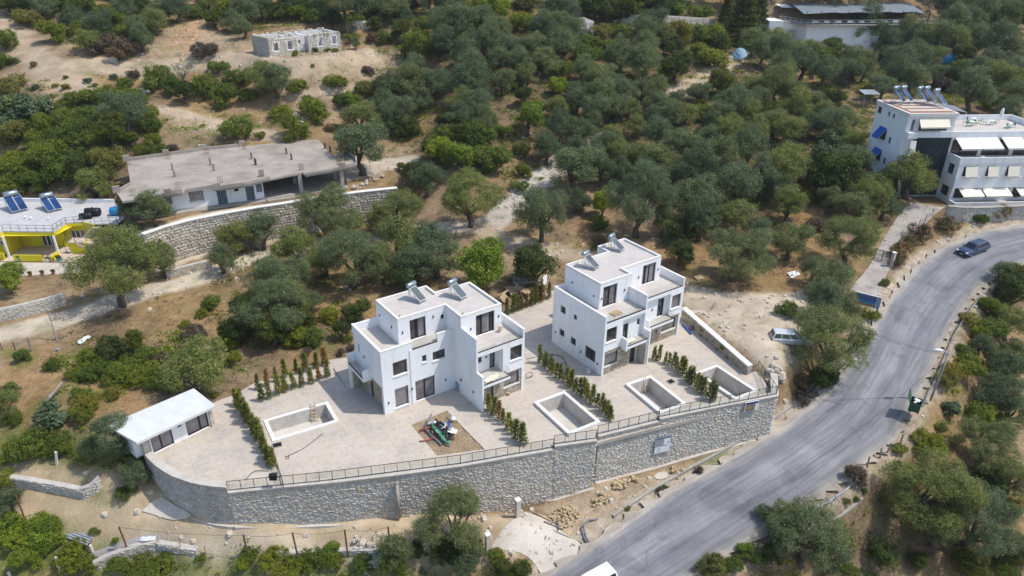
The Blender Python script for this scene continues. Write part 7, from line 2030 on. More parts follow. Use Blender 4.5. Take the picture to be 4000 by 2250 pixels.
kind(link('far_wood', np_mesh('far_wood', np.concatenate(fv), np.concatenate(ff), tone=np.concatenate(ft), mat='olive_leaf')), 'stuff')
def loose(name, n, mat, test, smin, smax, seed):
    r = random.Random(seed)
    V, F, T = [], [], []
    c = 0
    tries = 0
    while c < n and tries < n*15:
        tries += 1
        x, y = r.uniform(-78, 95), r.uniform(40, 160)
        if abs(x) > y*.9*.76+4 or r.random() > test(x, y): continue
        s_ = smin+(smax-smin)*r.random()**4
        z = H(x, y); a = r.uniform(0, 6.28); o = len(V)
        for k in range(5):
            t_ = a+k*1.2566+r.uniform(-.3, .3)
            V.append((x+math.cos(t_)*s_, y+math.sin(t_)*s_, z-.05))
            V.append((x+math.cos(t_)*s_*.7, y+math.sin(t_)*s_*.7, z+s_*r.uniform(.35, .7)))
        for k in range(5):
            j = (k+1) % 5
            F.append((o+2*k, o+2*j, o+2*j+1, o+2*k+1))
        F.append(tuple(o+2*k+1 for k in range(5)))
        c += 1
    me = bpy.data.meshes.new(name); me.from_pydata(V, [], F); me.materials.append(MATS[mat])
    return kind(link(name, me), 'stuff')
stony = np.where((ts > .4) & (rs_ > .5) & (us > .4) & (hs > .4) & (ys > .4), np.clip((pale-.30)*4, 0.04, .6), 0)
loose('loose_stones', 3800, 'pale_rock', lambda x, y: grid_at(stony, x, y), .05, .38, 1)
# ---------------------------------------------------------------- small things
def rel(p, base): return Vector(p)-Vector(base)
def pipe(label, pts, r, mat, cat='pipe', name='pipe', n=7, group=None):
    b = Vector(pts[0])
    m = MB(); m.tube([Vector(p)-b for p in pts], r, n)
    o = m.build(name, mat, None, True); o.location = b
    return tag(o, label, cat, group)
# debris in the planting square
def D_(x, y, z=.1): 
    p = W(1620+x/4.31, 1600+y/4.31, 0); return Vector((p.x, p.y, z))
GP = 'scrap lying in the planting square'
pipe('short upright leaning grey pipe at the left of the scrap heap', [D_(160,330,.12), D_(290,185,.75)], .09, 'grey_pipe', group=GP)
pipe('long dark grey pipe along the lower left of the scrap heap', [D_(165,345,.12), D_(455,610,.14)], .085, 'grey_pipe', group=GP)
pipe('grey pipe across the top of the scrap heap', [D_(330,240,.35), D_(540,385,.40)], .07, 'grey_pipe', group=GP)
pipe('thin grey pipe beside the green sheet', [D_(430,360,.32), D_(520,575,.14)], .06, 'grey_pipe', group=GP)
pipe('grey pipe right of the green sheet, pointing to the railing', [D_(520,400,.30), D_(585,570,.12)], .075, 'grey_pipe', group=GP)
pipe('black pipe buried in the middle of the scrap heap', [D_(355,195,.25), D_(560,470,.28)], .08, 'black_plastic', group=GP)
pipe('dark pipe at the right end of the scrap heap', [D_(530,180,.3), D_(650,265,.45)], .07, 'grey_pipe', group=GP)
pipe('brown pipe end sticking out by the white film', [D_(600,455,.12), D_(670,505,.1)], .08, 'rust', group=GP)
pipe('red pipe lying at the front left of the scrap heap', [D_(78,545,.08), D_(200,535,.1), D_(340,485,.14)], .055, 'red_plastic', group=GP)
pipe('red pipe stub at the back left of the scrap heap', [D_(78,378,.1), D_(140,345,.14), D_(270,330,.22)], .06, 'red_plastic', group=GP)
pipe('white bent hose on top of the scrap heap', [D_(440,390,.45), D_(510,370,.55), D_(530,310,.55), D_(480,265,.5)], .05, 'white_plastic', 'hose', 'hose', group=GP)
pipe('thin pale green rod in front of the scrap heap', [D_(175,548,.04), D_(380,562,.05)], .02, 'green_plastic', 'rod', 'rod', group=GP)
def crumple(label, pts, w, mat, cat, name, h=.18, seed=1, group=None):
    """a crumpled sheet lying along pts"""
    r = random.Random(seed); b = Vector(pts[0]); m = MB()
    rows = []
    P = smooth_path([tuple(p) for p in pts], .22)
    for i, p in enumerate(P):
        q = P[min(i+1, len(P)-1)]-P[max(i-1, 0)]; d = Vector((q[0], q[1], 0)).normalized(); n = Vector((-d.y, d.x, 0))
        wd = w*(.35+.65*math.sin(math.pi*(i+.6)/(len(P)+.2)))
        rows.append([Vector(p)-b+n*(wd*t_/4+r.uniform(-.04, .04))+Vector((0, 0, r.uniform(0, h)+.04)) for t_ in range(-2, 3)])
    for A, B in zip(rows[:-1], rows[1:]):
        for k in range(4):
            m.quad(A[k], B[k], B[k+1], A[k+1])
    o = m.build(name, mat, None, True); o.location = b
    return tag(o, label, cat, group)
crumple('long crumpled bright green plastic sheet on the scrap heap', [D_(290,310,.35), D_(350,410,.4), D_(450,490,.3), D_(520,570,.2), D_(610,625,.08)], .38, 'green_plastic', 'plastic sheet', 'plastic_sheet', .25, 2, GP)
crumple('crumpled white film at the right of the scrap heap', [D_(560,400,.2), D_(620,430,.3), D_(710,395,.15)], .7, 'white_plastic', 'plastic sheet', 'plastic_sheet', .35, 3, GP)
crumple('black sheeting under the pipes of the scrap heap', [D_(260,330,.1), D_(400,320,.3), D_(520,460,.2), D_(560,560,.1)], 1.0, 'black_plastic', 'plastic sheet', 'plastic_sheet', .3, 4, GP)
crumple('small blue rag in the scrap heap', [D_(545,310,.4), D_(590,320,.4), D_(570,370,.3)], .3, 'blue_fabric', 'rag', 'rag', .2, 5, GP)
crumple('crumpled grey sheeting at the back of the scrap heap', [D_(230,280,.15), D_(300,250,.25), D_(360,290,.2)], .5, 'galvanised', 'plastic sheet', 'plastic_sheet', .25, 6, GP)
crumple('white scrap bag at the far tip of the scrap heap', [D_(600,170,.15), D_(640,200,.35), D_(690,190,.1)], .4, 'white_plastic', 'bag', 'plastic_bag', .3, 7, GP)
# ladders in the pools
def ladder(label, foot, az, h=1.9, w=.55, spread=.6):
    root = thing('step_ladder', label, 'ladder', foot, az, 'wooden ladders in the pools')
    for s_ in (-1, 1):
        for sy, nm in ((-1, 'front_rail'), (1, 'rear_rail')):
            m = MB(); m.bar((s_*w/2, sy*spread, 0), (s_*w/2*.8, 0, h), .07, .05); m.build(nm, 'timber', root)
    for k in range(5):
        z = h*(k+1)/6
        m = MB(); m.bar((-w/2*.95, -spread*(1-z/h), z), (w/2*.95, -spread*(1-z/h), z), .10, .035); m.build('rung', 'timber', root)
    m = MB(); m.bar((-w/2, spread*.8, .35), (w/2, spread*.8, .35), .06, .03); m.build('brace', 'timber', root)
p = W(1228, 1635, -1.35); ladder('wooden step ladder standing in the long pool of the left villa', p, math.radians(25))
p = W(2512, 1530, -1.35); ladder('wooden ladder leaning in the pool below the right villa', p, math.radians(50), 1.8, .5, .45)
# buckets, cabinets, hatches
def bucket(label, px, py, mat='white_plastic', r_=.17, h=.3):
    q = W(px, py, 0); root = thing('bucket', label, 'bucket', (q.x, q.y, 0), 0, 'buckets')
    m = MB(); m.tube([(0,0,.0),(0,0,h)], [r_*.8, r_], 14, False); m.f.append(tuple(range(14))); m.build('shell', mat, root)
    m = MB(); m.tube([(0,0,h-.06),(0,0,h-.05)], r_*.9, 14); m.build('contents', 'pale_concrete', root)
    m = MB(); m.tube([(r_*math.cos(t_/8*math.pi), 0, h+.12*math.sin(t_/8*math.pi)-.05) for t_ in range(9)], .008, 4); m.build('handle', 'galvanised', root)
bucket('small white bucket in the shade beside the right villa', 2277, 1437); bucket('larger white bucket near the right villa front corner', 2298, 1455, r_=.25, h=.38)
bucket('orange bucket by the stone front of the left villa', 1986, 1542, 'orange_plastic', .2, .25)
def hatch(label, px, py, w, d, az, z=.012):
    q = W(px, py, 0); root = thing('open_hatch', label, 'hatch', (q.x, q.y, 0), az)
    m = MB(); m.quad((-w/2,-d/2,z),(w/2,-d/2,z),(w/2,d/2,z),(-w/2,d/2,z)); m.build('opening', 'black_plastic', root)
    m = MB()
    for x0,x1,y0,y1 in ((-w/2-.07,w/2+.07,-d/2-.07,-d/2),(-w/2-.07,w/2+.07,d/2,d/2+.07),(-w/2-.07,-w/2,-d/2,d/2),(w/2,w/2+.07,-d/2,d/2)): m.box(x0,x1,y0,y1,.0,.05)
    m.split('frame', 'concrete', root)
hatch('dark square hatch in the paving at the long pool corner', 1083, 1739, .75, .6, .4); hatch('dark square hatch beside the right hedge, by the ladder pool', 2620, 1491, .7, .6, .6)
box_cab = thing('meter_box', 'black box on the railing at the left end yard', 'box', W(1068,1868,.9), .1); box_part('lid', 'black_plastic', box_cab, -.33,.33,-.2,.2,.35,.4); box_part('case', 'black_plastic', box_cab, -.3,.3,-.18,.18,-.1,.35)
def hose(label, pts, r_=.025, mat='black_plastic', z=.03):
    P = smooth_path([tuple(W(x, y, z)) for x, y in pts], .3)
    return pipe(label, P, r_, mat, 'hose', 'hose', 5, 'hoses lying on the ground')
hose('thin black hose curving over the shaded paving by the right villa', [(2110,1388),(2150,1383),(2190,1395),(2215,1425),(2205,1445)])
hose('black hose loop beside the hedge end near the right villa', [(2055,1403),(2090,1395),(2140,1388),(2195,1390),(2210,1430)])
hose('dark hose arc on the paving of the left end yard', [(959,1875),(985,1845),(1015,1838),(1052,1840)])
hose('coiled black hose at the right corner of the left villa', [(2052,1480),(2075,1470),(2078,1455),(2055,1460),(2060,1478),(2080,1470)])
hose('small coil of cable on the long pool yard', [(1112,1785),(1128,1782),(1130,1792),(1115,1793),(1120,1783),(1180,1755),(1260,1695)])
pipe('channel drain cover strip on the paving left of the left villa', [W(1303,1440,.03), W(1330,1480,.03), W(1350,1512,.03)], .06, 'grey_metal', 'drain', 'channel_drain')
# pallets and timber
def pallet(label, loc, az, tilt=(0, 0)):
    root = thing('pallet', label, 'pallet', loc, az, 'wooden pallets')
    root.rotation_euler = (tilt[0], tilt[1], az)
    for k in range(6):
        m = MB(); m.box(-.6, .6, -.4+k*.155, -.4+k*.155+.10, .10, .125); m.build('plank', 'timber', root)
    for k in (-.55, 0, .48):
        m = MB(); m.box(k, k+.09, -.4, .48, .0, .10); m.build('bearer', 'timber', root)
p = v_loc(V2, 2.4, 1.0, 6.38); pallet('pallet lying on the right villa roof terrace', p, AZV+.1)
p = G(2730, 1088); pallet('pallet on the dark ground above the parking ground', Vector((p.x, p.y, p.z+.05)), .5, (.15, .1))
PB = lambda x, y: (1940+x/4.096, 1060+y/4.096)
for k, (x, y, a, t_, lb) in enumerate(((215,320,.5,(.35,.1),'orange timber pallet leaning at the top of the pallet pile'),(270,380,.7,(.5,0),'orange timber pallet flat in the middle of the pallet pile'),(440,370,.2,(.4,.3),'orange timber pallet at the right of the pallet pile'),(120,500,1.0,(.7,0),'grey weathered pallet at the lower left of the pallet pile'),(350,350,-.3,(.3,.4),'broken pallet behind the middle of the pallet pile'),(480,420,.9,(.3,.1),'pallet at the right foot of the pallet pile'))):
    q = G(*PB(x, y)); pallet(lb, Vector((q.x, q.y, q.z+.25+.1*k)), a, t_)
for x0, y0, x1, y1, lb in ((0,450,165,385,'thick pale beam at the left end of the timber pile'),(30,485,180,375,'second pale beam crossing the timber pile end')):
    a, b = G(*PB(x0, y0)), G(*PB(x1, y1)); pipe(lb, [a+Vector((0,0,.4)), b+Vector((0,0,.7))], .10, 'timber', 'beam', 'beam', 4, 'loose beams')
r = random.Random(9)
sp = thing('scaffold_heap', 'heap of grey steel scaffold props behind the pallet pile', 'scaffold', G(*PB(480,230)))
for k in range(26):
    a, b = G(*PB(r.uniform(300,450), r.uniform(150,250))), G(*PB(r.uniform(560,760), r.uniform(190,275)))
    if k % 4 == 0: a, b = G(*PB(r.uniform(260,330), r.uniform(190,290))), G(*PB(r.uniform(400,500), r.uniform(220,300)))
    m = MB(); m.bar(a-sp.location+Vector((0,0,.15+.05*k*.6)), b-sp.location+Vector((0,0,.15+.05*k*.6+r.uniform(-.1,.3))), .07); m.build('steel_prop', 'galvanised', sp)
crumple('white bent sheet beside the scaffold heap', [G(*PB(785,130))+Vector((0,0,.6)), G(*PB(770,200))+Vector((0,0,.4)), G(*PB(760,260))+Vector((0,0,.2))], .5, 'white_plastic', 'plastic sheet', 'plastic_sheet', .2, 12)
crumple('white foam scrap at the edge of the parched hedge', [G(*PB(450,640)), G(*PB(475,628)), G(*PB(495,625))], .3, 'white_plastic', 'scrap', 'foam_scrap', .15, 13)
crumple('pale blue net lying on the paving behind the villas', [G(*PB(690,590)), G(*PB(750,575)), G(*PB(830,580))], .9, 'pale_blue_paint', 'net', 'net', .2, 14)
crumple('white strip lying on the paving between the villas', [G(*PB(410,765)), G(*PB(480,757)), G(*PB(570,745))], .35, 'white_plastic', 'plastic sheet', 'plastic_sheet', .08, 15)
crumple('pale plastic sheet under the giant olive at the left', [G(305,1345), G(325,1335), G(350,1318)], .9, 'film', 'plastic sheet', 'plastic_sheet', .35, 16)
crumple('small pale bag on the ground beside the leaning pole', [G(220,1370), G(232,1368)], .5, 'pale_blue_paint', 'bag', 'plastic_bag', .3, 17)
crumple('white powder bag spilled on the concrete garden path', [G(548,2105), G(580,2098), G(612,2100)], 1.1, 'film', 'bag', 'white_bag', .12, 18)
# ---- street lamp, poles, wires
lb_, lt_ = W(3637,1556,-2.4), None
LP = thing('street_lamp', 'leaning roadside lamp post with white lamp head and wires, right of the road', 'street lamp', lb_)
d = ray(3707, 1378); k_ = (lb_.y+.25)/d[1]; topp = Vector((d[0]*k_, d[1]*k_, CAMZ+d[2]*k_))
top_l = topp-lb_
m = MB(); m.tube([(0,0,-.3), top_l*.5, top_l], [.13,.11,.09], 10); m.build('pole', 'concrete', LP, True)
arm = Vector((-.95, -.1, .35))
m = MB(); m.tube([top_l, top_l+arm*.6, top_l+arm], .04, 6); m.build('arm', 'galvanised', LP)
m = MB(); a = top_l+arm; m.tube([a+Vector((.2,0,0)), a, a+Vector((-.35,0,.02)), a+Vector((-.75,0,0)), a+Vector((-.85,0,-.02))], [.05,.15,.19,.13,.03], 10); m.build('lamp_head', 'lamp_white', LP, True)
m = MB(); m.bar(top_l+Vector((-.5,0,-.1)), top_l+Vector((.5,0,-.1)), .07); m.build('crossarm', 'galvanised', LP)
def wire(label, a, b, sag):
    P = [a.lerp(b, t_/16)-Vector((0, 0, sag*4*(t_/16)*(1-t_/16))) for t_ in range(17)]
    return pipe(label, P, .016, 'black_metal', 'cable', 'power_cable', 4, 'overhead cables')
pl_ = G(186+35, 1328)
dd = ray(186, 1209); kk = (pl_.y+.1)/dd[1]; tl_ = Vector((dd[0]*kk, dd[1]*kk, CAMZ+dd[2]*kk))
UP = thing('utility_pole', 'slim grey leaning utility pole beside the white track at the left', 'pole', pl_)
m = MB(); m.tube([(0,0,-.3), tl_-pl_], [.10,.07], 8); m.build('pole', 'concrete', UP); m = MB(); m.bar(tl_-pl_+Vector((-.3,0,-.1)), tl_-pl_+Vector((.3,0,-.1)), .06); m.build('crossarm', 'galvanised', UP)
wire('upper twin cable crossing the road to the lamp post', topp+Vector((-.4,0,-.1)), W(3330,1262,7.0), .4); wire('lower twin cable crossing the road to the lamp post', topp+Vector((-.5,0,-.25)), W(3330,1270,6.6), .4)
wire('cable running from the lamp post down along the road', topp+Vector((0,0,-.1)), W(3150,1820,1.2), .8); wire('cable running from the lamp post to the right frame edge', topp+Vector((.4,0,-.1)), Vector((75, 72, 7)), .6)
wire('cable rising from the hotel driveway to the hotel corner', W(3430,760,7.5), W(3498,600,10.5), .3)
# ---- waste container
bq, bi = on_road(3568, 1605)
BN = thing('waste_container', 'dark green waste container full of white bags at the roadside', 'waste bin', Vector((bq.x, bq.y, bq.z+.02)), math.radians(56))
m = MB(); m.walls([(-.68,-.52),(.68,-.52),(.68,.52),(-.68,.52)], .25, 1.2, top=False); m.walls([(-.62,.46),(-.62,-.46),(.62,-.46),(.62,.46)][::1], .25, 1.2, top=False); m.box(-.6,.6,-.45,.45,.25,.3); m.build('body', 'bin_green', BN)
m = MB()
for x0,x1,y0,y1 in ((-.74,.74,-.58,-.50),(-.74,.74,.50,.58),(-.74,-.66,-.50,.50),(.66,.74,-.50,.50)): m.box(x0,x1,y0,y1,1.16,1.24)
m.split('rim', 'bin_green', BN)
m = MB(); m.quad((-.72,.56,1.24),(.72,.56,1.24),(.72,.85,2.1),(-.72,.85,2.1)); m.quad((-.72,.60,1.24),(-.72,.89,2.1),(.72,.89,2.1),(.72,.60,1.24)); m.build('open_lid', 'bin_green', BN)
for sx in (-.55,.55):
    for sy in (-.4,.4):
        m = MB(); m.tube([(sx,sy-.03,.12),(sx,sy+.03,.12)], .12, 10); m.build('wheel', 'tyre_rubber', BN)
for k, (x, y) in enumerate(((-.3,.1),(.1,-.1),(.35,.2))):
    b_ = Vector(BN.location)+Matrix.Rotation(math.radians(56), 3, 'Z')@Vector((x, y, 1.0))
    crumple(('white refuse bag at the left in the green container','white refuse bag in the middle of the green container','white refuse bag at the right in the green container')[k], [b_, b_+Vector((.2,.1,.08)), b_+Vector((.38,.12,0))], .4, 'white_plastic', 'refuse bag', 'refuse_bag', .28, 40+k, 'refuse bags in the container')
# ---- billboard, boards and posters
def board_frame(P, right, up_, w, h):
    return lambda u, v, d=0: tuple(Vector(P)+right*u*w+up_*v*h+right.cross(up_).normalized()*d)
g0 = G(3372, 1232)
BB = thing('billboard', 'small roadside billboard with blue picture and navy lettering lines, on posts', 'billboard', g0, math.radians(-33))
m = MB(); m.box(-1.5, 1.5, -.04, .04, 1.3, 2.9); m.build('panel', 'white_plastic', BB)
m = MB(); m.quad((-1.45,-.047,2.15),(.98,-.047,2.15),(.98,-.047,2.82),(-1.45,-.047,2.82)); m.build('blue_print', 'sign_navy', BB)
m = MB(); m.quad((-1.45,-.047,1.75),(.98,-.047,1.75),(.98,-.047,2.148),(-1.45,-.047,2.148)); m.build('sky_print', 'blue_plastic', BB)
m = MB(); m.quad((-1.45,-.047,1.35),(.98,-.047,1.35),(.98,-.047,1.748),(-1.45,-.047,1.748)); m.build('ground_print', 'soil', BB)
m = MB(); m.quad((1.02,-.047,1.35),(1.46,-.047,1.35),(1.46,-.047,2.82),(1.02,-.047,2.82)); m.build('side_print', 'pale_blue_paint', BB)
m = MB()
r = random.Random(3)
for k in range(3):
    x = -1.3
    while x < .8:
        w_ = r.uniform(.05, .14); m.box(x, x+w_, -.056, -.050, 2.66-k*.18, 2.74-k*.18); x += w_+.05
kind(m.build('lettering', 'pale_blue_paint', BB), 'stuff')
for x in (-.9,.9):
    m = MB(); m.bar((x,.06,-.2),(x,.06,2.8),.08); m.build('post', 'black_metal', BB)
def text_mesh(body, size, mat, parent, loc, rot, name='lettering'):
    cu = bpy.data.curves.new(name, 'FONT'); cu.body = body; cu.size = size; cu.extrude = .004
    tmp = bpy.data.objects.new(name, cu)
    me = bpy.data.meshes.new_from_object(tmp)
    bpy.data.objects.remove(tmp)
    me.materials.clear(); me.materials.append(MATS[mat])
    o = link(name, me, parent, loc); o.rotation_euler = rot
    return o
g0 = G(3100, 1075)
LB = thing('lettered_board', 'white board with navy lettering lying tilted on orange grass beneath an olive', 'sign board', g0, math.radians(28))
LB.rotation_euler = (math.radians(25), 0, math.radians(28))
m = MB(); m.box(-.75, 1.0, -.5, .55, .05, .09); m.build('panel', 'white_fabric', LB)
text_mesh('SITEN', .36, 'sign_navy', LB, (-.70, .20, .095), (0, 0, 0)); text_mesh('NOK', .26, 'sign_navy', LB, (.02, -.10, .095), (0, 0, 0)); text_mesh('URAN', .24, 'sign_navy', LB, (-.30, -.40, .095), (0, 0, 0))
m = MB(); m.quad((-.65,-.12,.095),(-.10,-.12,.095),(-.10,.10,.095),(-.65,.10,.095)); m.build('blue_block', 'sign_navy', LB)
m = MB(); m.prism([(.55,.2),(.72,.15),(.9,.3),(.98,.52),(.7,.5)], .092, .10); m.build('blue_torn_print', 'sign_navy', LB)
def on_wall(sec, px, py, off=.16):
    """point on a wall section's face seen at (px, py), with the wall's along vector"""
    best = None
    for (x0, y0, *_a), (x1, y1, *_b) in zip(sec[:-1], sec[1:]):
        e = Vector((x1-x0, y1-y0, 0)).normalized(); n = Vector((e.y, -e.x, 0))
        d = Vector(ray(px, py)); P0 = Vector((x0, y0, 0))+n*off
        t_ = (P0-Vector((0, 0, CAMZ))).dot(n)/d.dot(n)
        q = Vector((0, 0, CAMZ))+d*t_
        s_ = (q-P0).dot(e)
        L = math.hypot(x1-x0, y1-y0)
        if -0.5 <= s_ <= L+.5: best = (q, e, n)
    return best
q, e, n = on_wall(sec4, 2588, 1737) or on_wall(sec5, 2588, 1737)
PO = thing('wall_poster', 'pale planning poster with grey aerial photo fixed on the tall wall', 'poster', q, math.atan2(e.y, e.x))
box_part('sheet', 'pale_blue_paint', PO, -.85, .85, -.02, .02, -.95, .95)
MATS['pale_blue_paint']
m = MB(); m.quad((-.83,-.024,-.93),(.83,-.024,-.93),(.83,-.024,.70),(-.83,-.024,.70)); m.build('paper', 'lamp_white', PO)
m = MB(); m.quad((-.83,-.028,.74),(.83,-.028,.74),(.83,-.028,.93),(-.83,-.028,.93)); m.build('header_band', 'grey_pipe', PO)
m = MB(); m.quad((-.80,-.030,-.15),(.10,-.030,-.15),(.10,-.030,.72),(-.80,-.030,.72)); m.build('aerial_photo', 'sign_grey', PO)
m = MB(); m.quad((.14,-.030,-.15),(.58,-.030,-.15),(.58,-.030,-.07),(.14,-.030,-.07)); m.build('caption_bar', 'grey_pipe', PO)
m = MB(); m.quad((.52,-.030,.15),(.72,-.030,.15),(.72,-.030,.28),(.52,-.030,.28)); m.build('stamp', 'grey_pipe', PO)
m = MB()
for k in range(5): m.quad((-.55,-.031,-.35-k*.1),(-.25+.08*(k % 2),-.031,-.35-k*.1),(-.25+.08*(k % 2),-.031,-.32-k*.1),(-.55,-.031,-.32-k*.1))
kind(m.build('text_lines', 'sign_grey', PO), 'stuff')
q, e, n = on_wall(sec5, 2934, 1586)
PB_ = thing('picture_board', 'white framed picture board hung high on the tall wall near its right end', 'picture board', q, math.atan2(e.y, e.x))
box_part('backing', 'white_plastic', PB_, -.72, .78, -.05, .02, -.62, .55)
m = MB(); m.quad((-.66,-.056,.28),(.72,-.056,.28),(.72,-.056,.53),(-.66,-.056,.53)); m.build('blue_band', 'sign_navy', PB_)
m = MB(); m.quad((-.66,-.056,-.42),(.42,-.056,-.42),(.42,-.056,.275),(-.66,-.056,.275)); m.build('hillside_print', 'soil', PB_)
m = MB(); m.quad((-.66,-.056,-.58),(.42,-.056,-.58),(.42,-.056,-.425),(-.66,-.056,-.425)); m.build('road_print', 'grey_pipe', PB_)
m = MB(); m.quad((.425,-.056,-.58),(.72,-.056,-.58),(.72,-.056,.275),(.425,-.056,.275)); m.build('villa_print', 'lamp_white', PB_)
g0 = G(1950, 818)
NB = thing('notice_board', 'small white notice board on a post beside the gravel track', 'sign', g0, .2)
m = MB(); m.bar((0,0,-.2),(0,0,1.2),.06); m.build('post', 'galvanised', NB); box_part('panel', 'white_plastic', NB, -.32,.32,-.05,-.02,.75,1.25); box_part('print', 'sign_grey', NB, -.22,.22,-.062,-.055,.95,1.05)
# ---- posts and pillars
def post_obj(name, label, cat, base_px, top_px, r_, mat, n=6, group=None, z=None, sq=False):
    b = G(*base_px); d = ray(*top_px); k = b.y/d[1]; t_ = Vector((d[0]*k, d[1]*k, CAMZ+d[2]*k))
    m = MB()
    if sq: m.bar((0,0,-.2), t_-b, r_*2)
    else: m.tube([(0,0,-.2), t_-b], r_, n)
    o = m.build(name, mat); o.location = b
    return tag(o, label, cat, group), t_
GR = 'rusty steel posts along the lower dirt track'
tops = []
for lbp, bp, tp in (('rusty post among the vines at the far left of the dirt track',(97,2027),(60,1932)),('rusty leaning post beside the concrete garden path',(502,2153),(464,2058)),('rusty post above the bottom left vegetable garden',(970,2178),(951,2090)),('first tall rusty post behind the green garden, left one',(1167,2190),(1142,2081)),('second tall rusty post behind the green garden, middle one',(1360,2175),(1346,2070)),('third tall rusty post behind the green garden, near the olive',(1524,2145),(1516,2058))):
    o, t_ = post_obj('steel_post', lbp, 'post', bp, tp, .075, 'rust', 7, GR); tops.append(t_)
for a, b, nm in ((1,2,'left'),(2,3,'second'),(3,4,'third'),(4,5,'right')):
    wire('thin trellis wire between the rusty posts, %s span' % nm, tops[a]-Vector((0,0,.05)), tops[b]-Vector((0,0,.05)), .25)
for k, (bp, tp, l_) in enumerate((((708,2155),(701,2120),'left'),((802,2165),(798,2130),'second from left'),((1064,2155),(1062,2135),'third from left'),((1263,2160),(1262,2130),'fourth from left'),((1880,2230),(1882,2190),'rightmost'))):
    post_obj('thin_post', 'thin dark fence rod beside the dirt track, %s of the rods' % l_, 'fence rod', bp, tp, .03, 'rust', 5, 'thin fence rods')
post_obj('fence_post', 'old wooden fence post on dry grass left of the leaning pole', 'post', (123,1372), (108,1318), .09, 'dry_wood', 6)
for k, (bp, tp, lbp) in enumerate((((235,2225),(217,2176),'short white concrete trellis post at the lower left, middle one'),((362,2160),(353,2130),'short white concrete trellis post beside the concrete path'),((40,2250),(32,2235),'short white concrete trellis post in the bottom left corner'),((222,1815),(217,1765),'white concrete trellis post in the bean rows'))):
    post_obj('trellis_post', lbp, 'post', bp, tp, .08, 'white_coping', 4, 'concrete trellis posts', sq=True)
def pillar(label, base_px, top_px, w=.42):
    b = G(*base_px); d = ray(*top_px); k = b.y/d[1]; h = CAMZ+d[2]*k-b.z
    root = thing('gate_pillar', label, 'pillar', b, .5, 'concrete gate pillars')
    box_part('shaft', 'pale_concrete', root, -w/2, w/2, -w/2, w/2, -.2, h-.12)
    m = MB(); i0 = len(m.v); m.prism([(-w/2-.04,-w/2-.04),(w/2+.04,-w/2-.04),(w/2+.04,w/2+.04),(-w/2-.04,w/2+.04)], h-.118, h); m.build('cap', 'white_coping', root)
pillar('tall pale concrete gate pillar at the foot of the long wall', (2022,2020), (2022,1950)); pillar('pale concrete gate pillar right of the lone olive, by the garden', (1905,2155), (1905,2085), .38)
# ---- guardrails and roadside odds and ends
def guardrail(label, pts, h=.72, group='roadside guardrails'):
    P = [G(*p) for p in pts]
    P = [Vector(p) for p in smooth_path([tuple(p) for p in P], 1.0)]
    b = P[0]
    root = thing('guardrail', label, 'guardrail', b, 0, group)
    m = MB()
    prof = [(-.03,.0),(.05,.07),(-.02,.14),(.05,.21),(-.03,.28)]
    for A, B in zip(P[:-1], P[1:]):
        e = (B-A).normalized(); n = Vector((-e.y, e.x, 0)).normalized()
        for (o0, z0), (o1, z1) in zip(prof[:-1], prof[1:]):
            a = Vector((0, 0, h-.28))
            m.quad(A-b+n*o0+a+Vector((0,0,z0)), B-b+n*o0+a+Vector((0,0,z0)), B-b+n*o1+a+Vector((0,0,z1)), A-b+n*o1+a+Vector((0,0,z1)))
    m.build('rail', 'galvanised', root)
    for i in range(0, len(P), 3):
        m = MB(); q = P[i]-b; m.bar(q+Vector((0,0,-.3)), q+Vector((0,0,h)), .10, .06); m.build('post', 'galvanised', root)
def road_off(i0, i1, off, step=6):
    """ground pixels-free path offset from the right road edge"""
    out = []
    for i in range(i0, i1, step):
        a, b = road_r[i], road_r[min(i+1, NR-1)]
        e = Vector((b[0]-a[0], b[1]-a[1], 0)).normalized(); n = Vector((e.y, -e.x, 0))
        p = Vector(a)+n*off; p.z = H(p.x, p.y); out.append(p)
    return out
def nearest_r(px, py, z):
    q = W(px, py, z); return int(np.argmin(np.linalg.norm(road_r[:, :2]-np.array((q.x, q.y)), axis=1)))
def guard_pts(label, P, h=.72):
    global G
    g_old = G
    G = lambda v: v
    try: guardrail(label, [(p,) for p in P], h)
    finally: G = g_old
i1_, i2_, i3_ = nearest_r(3600,1570,-2.8), nearest_r(3740,1260,-.2), nearest_r(3960,1060,1.6)
guard_pts('long galvanised guardrail along the outer side of the bend past the lamp post', road_off(i1_, i3_, .55, 4))
i4_, i5_ = nearest_r(3060,2040,-5.6), nearest_r(3330,1850,-4.7)
guard_pts('low galvanised guardrail at the lower right, partly hidden by the olive', road_off(i4_, i5_, .55, 4))
for k, (bp, tp, l_) in enumerate((((3388,1825),(3397,1783),'leftmost'),((3437,1790),(3445,1750),'second from left'),((3462,1775),(3482,1730),'third from left'),((3515,1735),(3530,1695),'rightmost'))):
    post_obj('broken_fence_post', 'broken old fence post by the crumbling road edge, %s' % l_, 'post', bp, tp, .08, 'dry_wood', 6, 'broken fence posts')
i6_ = nearest_r(3240,1940,-5)
P = road_off(i6_-5, i6_+8, 1.5, 3)
b = P[0]
AB = thing('concrete_abutment', 'stained concrete retaining block below the lower guardrail', 'retaining block', b)
m = MB()
for A, B in zip(P[:-1], P[1:]):
    m.bar(A-b+Vector((0,0,-1.0)), B-b+Vector((0,0,-1.0)), .4, 2.0)
m.build('block', 'concrete', AB)
